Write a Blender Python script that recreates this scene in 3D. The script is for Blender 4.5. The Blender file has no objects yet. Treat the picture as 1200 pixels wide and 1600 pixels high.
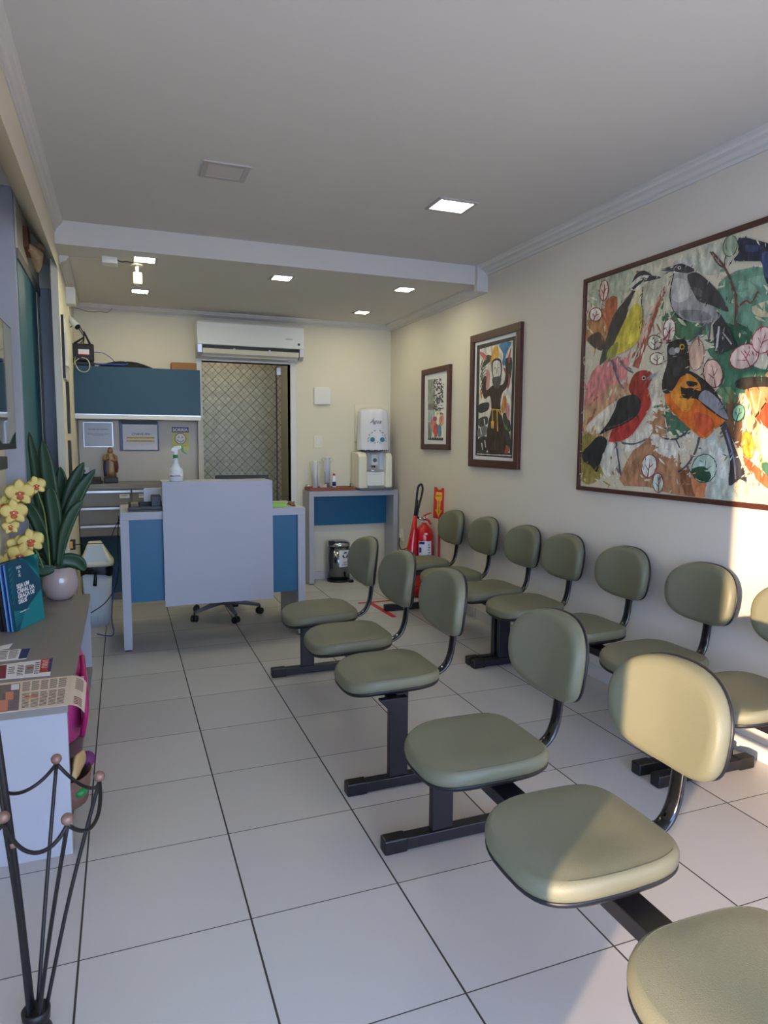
import bpy, math, random
from mathutils import Vector, Matrix
C = bpy.context.scene.collection
SC = bpy.context.scene

# ------------------------------------------------------------------ camera, world, sun, exposure
cam_axes = ([0.933669, -0.358083, 0.00617],[0.03122, 0.098542, 0.994643],[0.356773, 0.928475, -0.103185])
cam_loc = (0.1641, -3.0245, 1.5069)
cd = bpy.data.cameras.new('camera')
cam = bpy.data.objects.new('camera', cd)
C.objects.link(cam)
r_, u_, f_ = [Vector(a) for a in cam_axes]
m = Matrix.Identity(4)
for i in range(3):
    m[i][0], m[i][1], m[i][2], m[i][3] = r_[i], u_[i], -f_[i], cam_loc[i]
cam.matrix_world = m
cd.sensor_fit = 'HORIZONTAL'
cd.sensor_width = 36.0
cd.lens = 31.8839
cd.clip_start = 0.02
SC.camera = cam
SC.view_settings.view_transform = 'Standard'
SC.view_settings.look = 'None'
SC.view_settings.gamma = 1.0
SC.view_settings.use_curve_mapping = False
SC.view_settings.exposure = 0.0

SKY_STRENGTH = 9.5
SUN_STRENGTH = 11.0
LAMP_STRENGTH = 95.0
FRONT_LAMP_STRENGTH = 18.0

w = bpy.data.worlds.new('daylight')
SC.world = w
w.use_nodes = True
nt = w.node_tree
bg = nt.nodes['Background']
tc = nt.nodes.new('ShaderNodeTexCoord')
sx = nt.nodes.new('ShaderNodeSeparateXYZ')
rp = nt.nodes.new('ShaderNodeValToRGB')
nt.links.new(tc.outputs['Generated'], sx.inputs[0])
nt.links.new(sx.outputs['Z'], rp.inputs[0])
rp.color_ramp.elements[0].position = 0.0
rp.color_ramp.elements[0].color = (0.50, 0.66, 1.0, 1)
rp.color_ramp.elements[1].position = 0.6
rp.color_ramp.elements[1].color = (0.32, 0.52, 1.0, 1)
nt.links.new(rp.outputs[0], bg.inputs[0])
bg.inputs[1].default_value = SKY_STRENGTH

sd = bpy.data.lights.new('sun', 'SUN')
sun = bpy.data.objects.new('sun', sd)
C.objects.link(sun)
sd.energy = SUN_STRENGTH
sd.color = (1.0, 0.70, 0.42)
sd.angle = math.radians(0.7)
sdir = Vector((0.84, 0.54, -0.137)).normalized()
sun.rotation_euler = sdir.to_track_quat('-Z', 'Y').to_euler()
sun.location = (-6, -7, 3)

# ------------------------------------------------------------------ helpers
def lin(c):
    out = []
    for v in c[:3]:
        v = v / 255.0
        out.append(v / 12.92 if v <= 0.04045 else ((v + 0.055) / 1.055) ** 2.4)
    return (out[0], out[1], out[2], 1.0)

def hexc(h):
    return (int(h[1:3], 16), int(h[3:5], 16), int(h[5:7], 16))

MATS = {}
def mat(name, rgb=(200, 200, 200), rough=0.5, metal=0.0, noise=0.0, nscale=8.0, bump=0.0, bscale=200.0, coat=0.0, trans=0.0, ior=1.45, alpha=1.0, stretch=None, sheen=0.0):
    if name in MATS:
        return MATS[name]
    mt = bpy.data.materials.new(name)
    mt.use_nodes = True
    n = mt.node_tree.nodes
    l = mt.node_tree.links
    b = n['Principled BSDF']
    b.inputs['Base Color'].default_value = lin(rgb)
    b.inputs['Roughness'].default_value = rough
    b.inputs['Metallic'].default_value = metal
    b.inputs['IOR'].default_value = ior
    if coat: b.inputs['Coat Weight'].default_value = coat
    if trans: b.inputs['Transmission Weight'].default_value = trans
    if sheen: b.inputs['Sheen Weight'].default_value = sheen
    if alpha < 1: b.inputs['Alpha'].default_value = alpha
    t = n.new('ShaderNodeTexCoord')
    mp = n.new('ShaderNodeMapping')
    l.new(t.outputs['Object'], mp.inputs[0])
    if stretch: mp.inputs['Scale'].default_value = stretch
    nz = n.new('ShaderNodeTexNoise')
    nz.inputs['Scale'].default_value = nscale
    nz.inputs['Detail'].default_value = 4
    l.new(mp.outputs[0], nz.inputs['Vector'])
    mx = n.new('ShaderNodeMix')
    mx.data_type = 'RGBA'
    c = lin(rgb)
    k = max(noise, 0.015)
    mx.inputs['A'].default_value = (c[0] * (1 - k), c[1] * (1 - k), c[2] * (1 - k), 1)
    mx.inputs['B'].default_value = (min(1, c[0] * (1 + k)), min(1, c[1] * (1 + k)), min(1, c[2] * (1 + k)), 1)
    l.new(nz.outputs['Fac'], mx.inputs['Factor'])
    l.new(mx.outputs['Result'], b.inputs['Base Color'])
    if bump:
        bn = n.new('ShaderNodeTexNoise')
        bn.inputs['Scale'].default_value = bscale
        l.new(mp.outputs[0], bn.inputs['Vector'])
        bp = n.new('ShaderNodeBump')
        bp.inputs['Strength'].default_value = bump
        bp.inputs['Distance'].default_value = 0.002
        l.new(bn.outputs['Fac'], bp.inputs['Height'])
        l.new(bp.outputs[0], b.inputs['Normal'])
    MATS[name] = mt
    return mt

def emis(name, rgb, strength):
    mt = bpy.data.materials.new(name)
    mt.use_nodes = True
    b = mt.node_tree.nodes['Principled BSDF']
    b.inputs['Base Color'].default_value = (0.8, 0.8, 0.8, 1)
    b.inputs['Emission Color'].default_value = (rgb[0], rgb[1], rgb[2], 1)
    b.inputs['Emission Strength'].default_value = strength
    MATS[name] = mt
    return mt

class NM:
    """tiny node-math helper for procedural patterns"""
    def __init__(s, name):
        s.mt = bpy.data.materials.new(name); s.mt.use_nodes = True
        s.n = s.mt.node_tree.nodes; s.l = s.mt.node_tree.links
        s.b = s.n['Principled BSDF']
        s.t = s.n.new('ShaderNodeTexCoord')
        s.sep = s.n.new('ShaderNodeSeparateXYZ')
        s.l.new(s.t.outputs['Object'], s.sep.inputs[0])
        s.x, s.y, s.z = s.sep.outputs
    def m(s, op, a, b=None, c=None):
        k = s.n.new('ShaderNodeMath'); k.operation = op
        for i, v in enumerate((a, b, c)):
            if v is None: continue
            if isinstance(v, (int, float)): k.inputs[i].default_value = v
            else: s.l.new(v, k.inputs[i])
        return k.outputs[0]
    def mix(s, f, a, b):
        k = s.n.new('ShaderNodeMix'); k.data_type = 'RGBA'
        if isinstance(f, (int, float)): k.inputs['Factor'].default_value = f
        else: s.l.new(f, k.inputs['Factor'])
        for nm, v in (('A', a), ('B', b)):
            if isinstance(v, tuple): k.inputs[nm].default_value = v
            else: s.l.new(v, k.inputs[nm])
        return k.outputs['Result']
    def noise(s, scale, detail=3, vec=None):
        k = s.n.new('ShaderNodeTexNoise'); k.inputs['Scale'].default_value = scale; k.inputs['Detail'].default_value = detail
        s.l.new(vec or s.t.outputs['Object'], k.inputs['Vector'])
        return k.outputs['Fac']
    def white(s, a, b):
        cb = s.n.new('ShaderNodeCombineXYZ'); s.l.new(a, cb.inputs[0]); s.l.new(b, cb.inputs[1])
        k = s.n.new('ShaderNodeTexWhiteNoise'); s.l.new(cb.outputs[0], k.inputs['Vector'])
        return k.outputs['Value']

def floor_material():
    k = NM('ceramic_floor_tiles')
    u = k.m('MULTIPLY', k.x, 2.0); v = k.m('MULTIPLY', k.y, 2.0)
    du = k.m('ABSOLUTE', k.m('SUBTRACT', k.m('FRACT', k.m('ADD', u, 100.5)), 0.5))
    dv = k.m('ABSOLUTE', k.m('SUBTRACT', k.m('FRACT', k.m('ADD', v, 100.5)), 0.5))
    gl = k.m('MAXIMUM', k.m('LESS_THAN', du, 0.0062), k.m('LESS_THAN', dv, 0.0038))
    rnd = k.white(k.m('FLOOR', k.m('ADD', u, 100.0)), k.m('FLOOR', k.m('ADD', v, 100.0)))
    base = k.mix(rnd, lin((182, 180, 177)), lin((197, 195, 192)))
    nz = k.noise(260, 2)
    base = k.mix(k.m('MULTIPLY', nz, 0.25), base, lin((150, 146, 140)))
    n2 = k.noise(1.6, 3)
    base = k.mix(k.m('MULTIPLY', n2, 0.12), base, lin((160, 154, 148)))
    col = k.mix(gl, base, lin((52, 47, 43)))
    k.l.new(col, k.b.inputs['Base Color'])
    rg = k.m('ADD', k.m('MULTIPLY', gl, 0.4), k.m('ADD', 0.30, k.m('MULTIPLY', nz, 0.16)))
    k.l.new(rg, k.b.inputs['Roughness'])
    bp = k.n.new('ShaderNodeBump'); bp.inputs['Strength'].default_value = 0.5; bp.inputs['Distance'].default_value = 0.002
    h = k.m('ADD', k.m('MULTIPLY', k.m('SUBTRACT', 1.0, gl), 1.0), k.m('MULTIPLY', nz, 0.12))
    k.l.new(h, bp.inputs['Height']); k.l.new(bp.outputs[0], k.b.inputs['Normal'])
    return k.mt

def skirting_material():
    k = NM('skirting_tiles')
    s_ = k.m('ADD', k.x, k.y)
    d = k.m('ABSOLUTE', k.m('SUBTRACT', k.m('FRACT', k.m('ADD', k.m('MULTIPLY', s_, 2.0), 100.5)), 0.5))
    g = k.m('LESS_THAN', d, 0.006)
    k.l.new(k.mix(g, lin((205, 202, 198)), lin((120, 112, 104))), k.b.inputs['Base Color'])
    k.b.inputs['Roughness'].default_value = 0.35
    return k.mt

def pattern_tile_material():
    """hydraulic tile wall: diagonal lattice with nested diamonds and round dots"""
    k = NM('patterned_wall_tiles')
    s = 1.0 / 0.074
    px = k.m('MULTIPLY', k.x, s); pz = k.m('MULTIPLY', k.z, s)
    u = k.m('ADD', px, pz); v = k.m('ADD', k.m('SUBTRACT', px, pz), 100.0)
    fu = k.m('SUBTRACT', k.m('FRACT', k.m('ADD', u, 100.0)), 0.5); fv = k.m('SUBTRACT', k.m('FRACT', v), 0.5)
    au = k.m('ABSOLUTE', fu); av = k.m('ABSOLUTE', fv)
    ch = k.m('MAXIMUM', au, av)
    big = k.m('MAXIMUM', k.m('GREATER_THAN', k.m('ABSOLUTE', k.m('SUBTRACT', k.m('FRACT', k.m('MULTIPLY', k.m('ADD', u, 100.0), 0.5)), 0.5)), 0.465), k.m('GREATER_THAN', k.m('ABSOLUTE', k.m('SUBTRACT', k.m('FRACT', k.m('MULTIPLY', v, 0.5)), 0.5)), 0.465))
    line = k.m('MAXIMUM', k.m('MULTIPLY', k.m('GREATER_THAN', ch, 0.455), 0.7), big)
    ring = k.m('LESS_THAN', k.m('ABSOLUTE', k.m('SUBTRACT', ch, 0.27)), 0.035)
    dot = k.m('LESS_THAN', ch, 0.11)
    iu = k.m('FLOOR', k.m('ADD', u, 100.0)); iv = k.m('FLOOR', v)
    par = k.m('MODULO', k.m('ADD', iu, k.m('MULTIPLY', iv, 2.0)), 3.0)
    p0 = k.m('LESS_THAN', par, 0.5)
    p1 = k.m('LESS_THAN', k.m('ABSOLUTE', k.m('SUBTRACT', par, 1.0)), 0.5)
    inner = k.m('MAXIMUM', k.m('MULTIPLY', ring, k.m('SUBTRACT', 1.0, p0)), k.m('MULTIPLY', dot, p1))
    rr = k.m('SQRT', k.m('ADD', k.m('POWER', k.m('SUBTRACT', au, 0.5), 2.0), k.m('POWER', k.m('SUBTRACT', av, 0.5), 2.0)))
    q4 = k.m('LESS_THAN', k.m('MODULO', k.m('ADD', iu, iv), 4.0), 0.5)
    circ = k.m('MULTIPLY', k.m('LESS_THAN', k.m('ABSOLUTE', k.m('SUBTRACT', rr, 0.17)), 0.05), q4)
    tot = k.m('MINIMUM', 1.0, k.m('ADD', k.m('ADD', line, k.m('MULTIPLY', inner, 0.45)), circ))
    base = k.mix(k.white(iu, iv), lin((196, 184, 164)), lin((212, 203, 184)))
    k.l.new(k.mix(tot, base, lin((128, 104, 82))), k.b.inputs['Base Color'])
    k.b.inputs['Roughness'].default_value = 0.35
    return k.mt

def wood_material(name, a, b_, scale=14, stretch=(1, 1, 1)):
    k = NM(name)
    mp = k.n.new('ShaderNodeMapping'); mp.inputs['Scale'].default_value = stretch
    k.l.new(k.t.outputs['Object'], mp.inputs[0])
    nz = k.noise(scale, 6, mp.outputs[0])
    k.l.new(k.mix(nz, lin(a), lin(b_)), k.b.inputs['Base Color'])
    k.b.inputs['Roughness'].default_value = 0.45
    return k.mt

def paint_material(name, rgb):
    """oil paint: brush-stroked variation of one pigment"""
    if name in MATS: return MATS[name]
    k = NM(name)
    mp = k.n.new('ShaderNodeMapping'); mp.inputs['Scale'].default_value = (1, 2.6, 1.0); mp.inputs['Rotation'].default_value = (0.6, 0, 0)
    k.l.new(k.t.outputs['Object'], mp.inputs[0])
    nz = k.noise(13, 6, mp.outputs[0])
    c = lin(rgb)
    d = tuple(v * 0.66 for v in c[:3]) + (1,)
    e = tuple(min(1, v * 1.3 + 0.02) for v in c[:3]) + (1,)
    st = k.m('MULTIPLY', k.m('SUBTRACT', nz, 0.32), 2.8)
    st.node.use_clamp = True
    k.l.new(k.mix(st, d, e), k.b.inputs['Base Color'])
    k.b.inputs['Roughness'].default_value = 0.5
    MATS[name] = k.mt
    return k.mt

class MB:
    def __init__(s): s.v = []; s.f = []; s.mi = []; s.sm = []
    def add(s, vs, fs, mi=0, sm=False):
        o = len(s.v)
        s.v += [tuple(q) for q in vs]
        for f in fs:
            s.f.append([i + o for i in f]); s.mi.append(mi); s.sm.append(sm)
        return s
    def box(s, x0, y0, z0, x1, y1, z1, mi=0):
        x0, x1 = sorted((x0, x1)); y0, y1 = sorted((y0, y1)); z0, z1 = sorted((z0, z1))
        v = [(x0,y0,z0),(x1,y0,z0),(x1,y1,z0),(x0,y1,z0),(x0,y0,z1),(x1,y0,z1),(x1,y1,z1),(x0,y1,z1)]
        return s.add(v, [(0,3,2,1),(4,5,6,7),(0,1,5,4),(1,2,6,5),(2,3,7,6),(3,0,4,7)], mi)
    def loft(s, rings, mi=0, sm=True, cap0=True, cap1=True, closed=False):
        n = len(rings[0]); vs = [p for r in rings for p in r]; fs = []
        m_ = len(rings)
        for i in range(m_ if closed else m_ - 1):
            a = i * n; b = ((i + 1) % m_) * n
            for j in range(n):
                k = (j + 1) % n
                fs.append((a + j, a + k, b + k, b + j))
        s.add(vs, fs, mi, sm)
        o = len(s.v) - len(vs)
        if not closed:
            if cap0: s.f.append([o + j for j in range(n)][::-1]); s.mi.append(mi); s.sm.append(False)
            if cap1: s.f.append([o + (m_ - 1) * n + j for j in range(n)]); s.mi.append(mi); s.sm.append(False)
        return s
    def lathe(s, prof, c=(0, 0, 0), n=28, mi=0, sm=True, sx=1.0, sy=1.0, axis='z', ang=0.0):
        rings = []
        for r, h in prof:
            ring = []
            for j in range(n):
                t = 2 * math.pi * j / n + ang
                a, b = r * math.cos(t) * sx, r * math.sin(t) * sy
                if axis == 'z': p = (a, b, h)
                elif axis == 'y': p = (a, -h, b)
                else: p = (h, a, b)
                ring.append((p[0] + c[0], p[1] + c[1], p[2] + c[2]))
            rings.append(ring)
        return s.loft(rings, mi, sm)
    def cyl(s, c, r, h, n=20, mi=0, axis='z', sm=True):
        return s.lathe([(r, 0), (r, h)], c, n, mi, sm, axis=axis)
    def sphere(s, c, r, n=16, mi=0, sx=1, sy=1, sz=1):
        rings = []
        k = max(6, n // 2)
        for i in range(k + 1):
            t = math.pi * i / k
            rr = max(1e-4, math.sin(t)) * r
            rings.append([(c[0] + rr * math.cos(2*math.pi*j/n) * sx, c[1] + rr * math.sin(2*math.pi*j/n) * sy, c[2] - r * math.cos(t) * sz) for j in range(n)])
        return s.loft(rings, mi, True)
    def tube(s, pts, r, n=10, mi=0, flat=1.0, closed=False, up=None, smooth=0):
        P = [Vector(p) for p in pts]
        if smooth:
            Q = []
            m_ = len(P)
            for i in range(m_ - 1):
                a = P[max(i-1, 0)]; b = P[i]; c = P[i+1]; d = P[min(i+2, m_-1)]
                for k in range(smooth):
                    t = k / smooth
                    Q.append(0.5*((2*b)+(c-a)*t+(2*a-5*b+4*c-d)*t*t+(3*b-a-3*c+d)*t**3))
            Q.append(P[-1]); P = Q
        m_ = len(P)
        rs = r if isinstance(r, (list, tuple)) else None
        t0 = (P[1] - P[0]).normalized()
        ref = Vector(up) if up else (Vector((0,0,1)) if abs(t0.z) < 0.9 else Vector((1,0,0)))
        nrm = (ref - t0 * ref.dot(t0)).normalized()
        rings = []
        for i in range(m_):
            if closed: t = (P[(i+1) % m_] - P[i-1]).normalized()
            else: t = (P[min(i+1, m_-1)] - P[max(i-1, 0)]).normalized()
            nrm = (nrm - t * nrm.dot(t)).normalized()
            bn = t.cross(nrm)
            if rs:
                q = i / (m_ - 1) * (len(rs) - 1); a = int(q); b = min(a + 1, len(rs) - 1); rr = rs[a] + (rs[b] - rs[a]) * (q - a)
            else: rr = r
            rings.append([tuple(P[i] + nrm * (math.cos(2*math.pi*j/n) * rr) + bn * (math.sin(2*math.pi*j/n) * rr * flat)) for j in range(n)])
        return s.loft(rings, mi, True, closed=closed)
    def prism(s, pts, h, axis='z', base=0.0, mi=0, sm=False):
        n = len(pts)
        def P(a, b, c):
            return (a, b, c) if axis == 'z' else ((a, c, b) if axis == 'y' else (c, a, b))
        vs = [P(a, b, base) for a, b in pts] + [P(a, b, base + h) for a, b in pts]
        fs = [tuple(range(n))[::-1], tuple(range(n, 2*n))] + [(i, (i+1) % n, n + (i+1) % n, n + i) for i in range(n)]
        return s.add(vs, fs, mi, sm)
    def build(s, name, mats, parent=None, local=False, bevel=0.0, seg=2, label=None, sub=0):
        me = bpy.data.meshes.new(name)
        v = s.v
        if parent is not None and not local:
            r = parent
            while r.parent: r = r.parent
            ox, oy, oz = r.location
            v = [(a - ox, b - oy, c - oz) for a, b, c in v]
        me.from_pydata(v, [], s.f)
        if not isinstance(mats, (list, tuple)): mats = [mats]
        for q in mats: me.materials.append(q)
        me.polygons.foreach_set('material_index', s.mi)
        me.polygons.foreach_set('use_smooth', s.sm)
        me.update()
        o = bpy.data.objects.new(name, me)
        C.objects.link(o)
        if parent is not None: o.parent = parent
        if bevel:
            b = o.modifiers.new('bevel', 'BEVEL'); b.width = bevel; b.segments = seg; b.limit_method = 'ANGLE'; b.angle_limit = math.radians(50)
        if sub:
            b = o.modifiers.new('subdivision', 'SUBSURF'); b.levels = sub; b.render_levels = sub
        if label: o['label'] = label
        return o

def thing(name, label, cat, loc=(0, 0, 0), group=None):
    o = bpy.data.objects.new(name, None)
    C.objects.link(o)
    o.location = loc
    o.empty_display_size = 0.05
    o['label'] = label; o['category'] = cat
    if group: o['group'] = group
    return o

def tag(o, label, cat, group=None):
    o['label'] = label; o['category'] = cat
    if group: o['group'] = group
    # move the origin to the base of the thing
    me = o.data
    xs = [q.co for q in me.vertices]
    c = Vector(((min(q.x for q in xs) + max(q.x for q in xs)) / 2, (min(q.y for q in xs) + max(q.y for q in xs)) / 2, min(q.z for q in xs)))
    for q in me.vertices: q.co = q.co - c
    o.location = c
    return o

def struct(o):
    o['kind'] = 'structure'
    return o

def lettering(body, size, loc, right, up, material, parent, name='lettering', align='CENTER', depth=0.0006, shear=0.0, bold=0.0, spacing=1.0, local=False):
    cu = bpy.data.curves.new('t', 'FONT')
    cu.body = body; cu.size = size; cu.align_x = align; cu.align_y = 'CENTER'; cu.extrude = depth; cu.shear = shear; cu.offset = bold; cu.space_line = spacing
    cu.resolution_u = 3
    to = bpy.data.objects.new('t', cu)
    me = bpy.data.meshes.new_from_object(to)
    R = Vector(right).normalized(); U = Vector(up).normalized(); N = R.cross(U)
    L = Vector(loc)
    if parent is not None and not local:
        r = parent
        while r.parent: r = r.parent
        L = L - Vector(r.location)
    for q in me.vertices:
        c = q.co.copy()
        q.co = L + R * c.x + U * c.y + N * c.z
    me.materials.clear(); me.materials.append(material)
    me.update()
    me.name = name
    o = bpy.data.objects.new(name, me)
    C.objects.link(o)
    o.parent = parent
    bpy.data.objects.remove(to); bpy.data.curves.remove(cu)
    return o
FR, FU = (1, 0, 0), (0, 0, 1)          # lettering that faces the entrance
RR, RU = (0, -1, 0), (0, 0, 1)         # lettering on the right wall

# ------------------------------------------------------------------ materials
M = {}
M['wall'] = mat('cream_wall_paint', (222, 215, 193), 0.75, noise=0.03, nscale=2, bump=0.05, bscale=120)
M['wallr'] = mat('right_wall_paint', (216, 208, 194), 0.7, noise=0.03, nscale=2, bump=0.05, bscale=120)
M['ceil'] = mat('ceiling_paint', (214, 210, 203), 0.9, noise=0.02, nscale=2, bump=0.04, bscale=150)
M['mould'] = mat('plaster_moulding', (214, 210, 203), 0.7)
M['lam'] = mat('grey_laminate', (168, 171, 180), 0.42, noise=0.03, nscale=3)
M['lamd'] = mat('dark_grey_laminate', (128, 126, 124), 0.45, noise=0.04, nscale=20, stretch=(1, 1, 14))
M['lamt'] = mat('shaded_laminate', (132, 127, 121), 0.42, noise=0.03, nscale=3)  # same laminate as the grey fronts, dim warm light put into its colour
M['teal'] = mat('teal_laminate', (14, 92, 128), 0.38, noise=0.03, nscale=4)
M['teald'] = mat('dark_teal_laminate', (22, 66, 86), 0.42, noise=0.03, nscale=4)
M['dteal'] = wood_material('teal_wood_laminate', (56, 106, 122), (66, 120, 132), 5, (18, 18, 1.2))
M['white'] = mat('white_plastic', (226, 226, 220), 0.35)
M['whitef'] = mat('white_painted_metal', (218, 218, 214), 0.4)
M['cream'] = mat('ivory_plastic', (226, 222, 200), 0.3)
M['black'] = mat('black_plastic', (20, 20, 22), 0.4)
M['blackm'] = mat('black_powder_coat', (24, 25, 31), 0.42)
M['blackg'] = mat('gloss_black_metal', (14, 14, 18), 0.14, coat=0.5)
M['iron'] = mat('black_wrought_iron', (22, 20, 22), 0.45, noise=0.2, nscale=60)
M['copper'] = mat('aged_copper', (138, 108, 96), 0.45, 0.4, noise=0.35, nscale=50)
M['steel'] = mat('brushed_steel', (190, 192, 196), 0.25, 1.0)
M['alu'] = mat('aluminium_profile', (205, 208, 212), 0.3, 0.7)
M['chrome'] = mat('chrome', (210, 212, 216), 0.1, 1.0)
M['vinyl'] = mat('sage_green_vinyl', (113, 113, 92), 0.47, noise=0.05, nscale=12, bump=0.35, bscale=420)
M['seam'] = mat('vinyl_seam', (84, 88, 70), 0.6)
M['red'] = mat('red_enamel', (196, 24, 32), 0.25, coat=0.4)
M['redp'] = mat('red_tape', (186, 34, 38), 0.5)
M['yellow'] = mat('sign_yellow', (235, 170, 40), 0.45)
M['frame'] = wood_material('mahogany_frame', (66, 34, 26), (84, 46, 34), 6, (6, 1, 6))
M['paper'] = mat('white_paper', (222, 222, 226), 0.7)
M['news'] = mat('newsprint', (214, 200, 182), 0.8, noise=0.04, nscale=9)
M['ink'] = mat('printing_ink', (70, 62, 64), 0.8)
M['navy'] = mat('navy_ink', (34, 44, 104), 0.7)
M['redi'] = mat('red_ink', (178, 52, 44), 0.7)
M['maroon'] = mat('maroon_ink', (120, 34, 56), 0.7)
M['glass'] = mat('clear_glass', (235, 245, 240), 0.03, trans=1.0, ior=1.05)
M['acryl'] = mat('clear_plastic', (240, 242, 248), 0.1, alpha=0.22)
M['leaf'] = mat('dark_green_leaf', (44, 74, 50), 0.4, noise=0.2, nscale=25, stretch=(6, 6, 1))
M['petal'] = mat('yellow_petal', (232, 214, 128), 0.6, noise=0.08, nscale=30)
M['orange'] = mat('orange_flower_lip', (206, 104, 66), 0.6, noise=0.2, nscale=60)
M['stem'] = mat('green_stem', (112, 132, 66), 0.5)
M['pot'] = mat('glazed_taupe_pot', (172, 158, 156), 0.12, coat=0.6)
M['wood'] = wood_material('reddish_tray_wood', (128, 62, 38), (156, 84, 54), 9, (2, 10, 10))
M['carved'] = mat('carved_wood', (186, 158, 122), 0.6, noise=0.4, nscale=30)
M['brown'] = mat('brown_wood', (112, 74, 46), 0.6, noise=0.2, nscale=20)
M['card'] = mat('brown_cardboard', (146, 106, 70), 0.8)
M['cable'] = mat('black_cable', (24, 24, 28), 0.5)
M['bluec'] = mat('blue_cable', (40, 70, 150), 0.5)
M['whitec'] = mat('white_cable', (200, 198, 186), 0.5)
M['bag'] = mat('black_bin_bag', (14, 14, 16), 0.25, bump=0.8, bscale=30)
M['bin'] = mat('white_bin_plastic', (196, 208, 220), 0.4)
M['gold'] = mat('antique_gold', (142, 118, 88), 0.4, 0.3, noise=0.4, nscale=60)
M['robe'] = mat('dark_red_glaze', (96, 34, 38), 0.4, noise=0.3, nscale=50)
M['bluer'] = mat('dark_blue_glaze', (52, 50, 84), 0.4, noise=0.3, nscale=50)
M['skin'] = mat('painted_skin', (176, 130, 98), 0.5)
M['screen'] = mat('tv_screen', (8, 9, 11), 0.05, coat=0.6)
M['panelg'] = mat('grey_wall_panel', (196, 192, 182), 0.55)
M['lime'] = mat('lime_green', (142, 206, 76), 0.5)
M['green'] = mat('spray_green', (24, 148, 76), 0.35)
M['pink'] = mat('pink_plastic', (214, 70, 140), 0.4)
M['pinkl'] = mat('pale_pink', (214, 170, 200), 0.5, noise=0.3, nscale=40)
M['cloth'] = mat('white_cotton', (226, 226, 232), 0.85, bump=0.4, bscale=200)
M['lilac'] = mat('lilac_print', (104, 92, 132), 0.6)
M['pale_y'] = mat('pale_yellow_print', (206, 204, 120), 0.6)
M['smile'] = mat('smile_white', (232, 230, 220), 0.6)
M['tealb'] = mat('teal_ink', (24, 132, 140), 0.45)
M['tealk'] = mat('deep_teal_ink', (16, 74, 98), 0.45)
M['skyb'] = mat('sky_blue_spine', (96, 160, 220), 0.5)
M['wht'] = mat('white_ink', (236, 236, 236), 0.6)
M['floor'] = floor_material()
M['skirt'] = skirting_material()
M['tile'] = pattern_tile_material()
M['greenw'] = mat('corridor_wall_paint', (158, 160, 138), 0.6, noise=0.05, nscale=6)
M['pave'] = mat('pavement', (96, 96, 98), 0.9, noise=0.1, nscale=6)
M['lit'] = emis('lit_diffuser', (1.0, 0.95, 0.66), LAMP_STRENGTH)
M['litf'] = emis('lit_front_diffuser', (1.0, 0.93, 0.8), FRONT_LAMP_STRENGTH)
M['litp'] = emis('added_passage_diffuser', (1.0, 0.90, 0.76), 60.0)
M['unlit'] = mat('unlit_diffuser', (206, 198, 194), 0.5)
M['lampf'] = mat('lamp_frame', (186, 178, 176), 0.5)

# ------------------------------------------------------------------ the room
XR = 2.97; YB = 4.10; ZF = 2.92; ZB = 2.77; YN = -4.7; XU = -0.20; XL = -0.47; XD = -0.36
SL = -2.75   # where the glazed opening of the left wall starts

struct(MB().box(-0.75, YN, -0.12, 3.2, 5.7, 0.0).build('floor', M['floor']))
struct(MB().box(-0.75, YN, ZF, 3.2, 2.02, ZF + 0.15).build('ceiling', M['ceil']))
struct(MB().box(-0.75, 2.2, ZB, 3.2, 5.7, ZF + 0.15).build('ceiling', M['ceil']))
struct(MB().box(XR, YN, 0, 3.2, YB + 0.1, ZF).build('wall_right', M['wallr']))
# back wall with the doorway cut out
DX0, DX1, DZ = 0.935, 1.835, 2.30
b = MB(); b.box(-0.75, YB, 0, DX0, YB + 0.12, ZB); b.box(DX1, YB, 0, 3.2, YB + 0.12, ZB); b.box(DX0, YB, DZ, DX1, YB + 0.12, ZB)
struct(b.build('wall_back', M['wall']))
# left wall: shallow recess near the entrance, sliding-door portal, slanted pier, upper bulkhead
b = MB()
b.box(-0.75, SL, 0, XL, 1.45, ZF)                                    # wall behind the sideboard and screen
b.box(-0.75, YN, 0, XL, YN + 0.3, ZF); b.box(-0.75, YN, 2.42, XL, SL, ZF)   # around the side opening
b.box(-0.85, YN, -0.02, -0.75, YN + 0.3, ZF); b.box(-0.85, SL, -0.02, -0.75, 5.7, ZF + 0.1)
b.box(-0.75, 1.50, 2.60, XD, 2.63, ZF)                                # over the sliding door
b.prism([(-0.245, 2.14), (XU, 2.14), (-0.225, YB), (-0.26, YB)], ZB, 'z', 0.0); b.box(-0.75, 2.72, 0, -0.243, YB, ZB); b.box(-0.75, 2.63, 2.60, -0.243, 2.72, ZF)   # fin wall beside the door
struct(b.build('wall_left', M['wall']))
# bulkhead: fascia flush with the pier and sloped underside
b = MB()
ya, yb_, yc = YN, 2.14, 2.64
v = [(XU, ya, 2.645), (XU, yb_, 2.645), (XU, yb_, ZF), (XU, ya, ZF), (-0.36, ya, 2.88), (-0.36, yc, 2.88), (-0.36, yc, ZF), (-0.36, ya, ZF)]
b.add(v, [(0,1,2,3), (0,4,5,1), (1,5,6,2), (4,7,6,5), (0,3,7,4), (2,6,7,3)])
struct(b.build('trim_1', M['wall']))
struct(MB().box(-0.53, 1.45, 0, XD - 0.008, 1.50, ZF).build('trim_2', M['lam'], bevel=0.003))   # laminate side of the door portal
struct(MB().box(-0.75, 2.64, 0, -0.246, 2.72, 2.60).build('trim_3', M['lam'], bevel=0.003))
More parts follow.
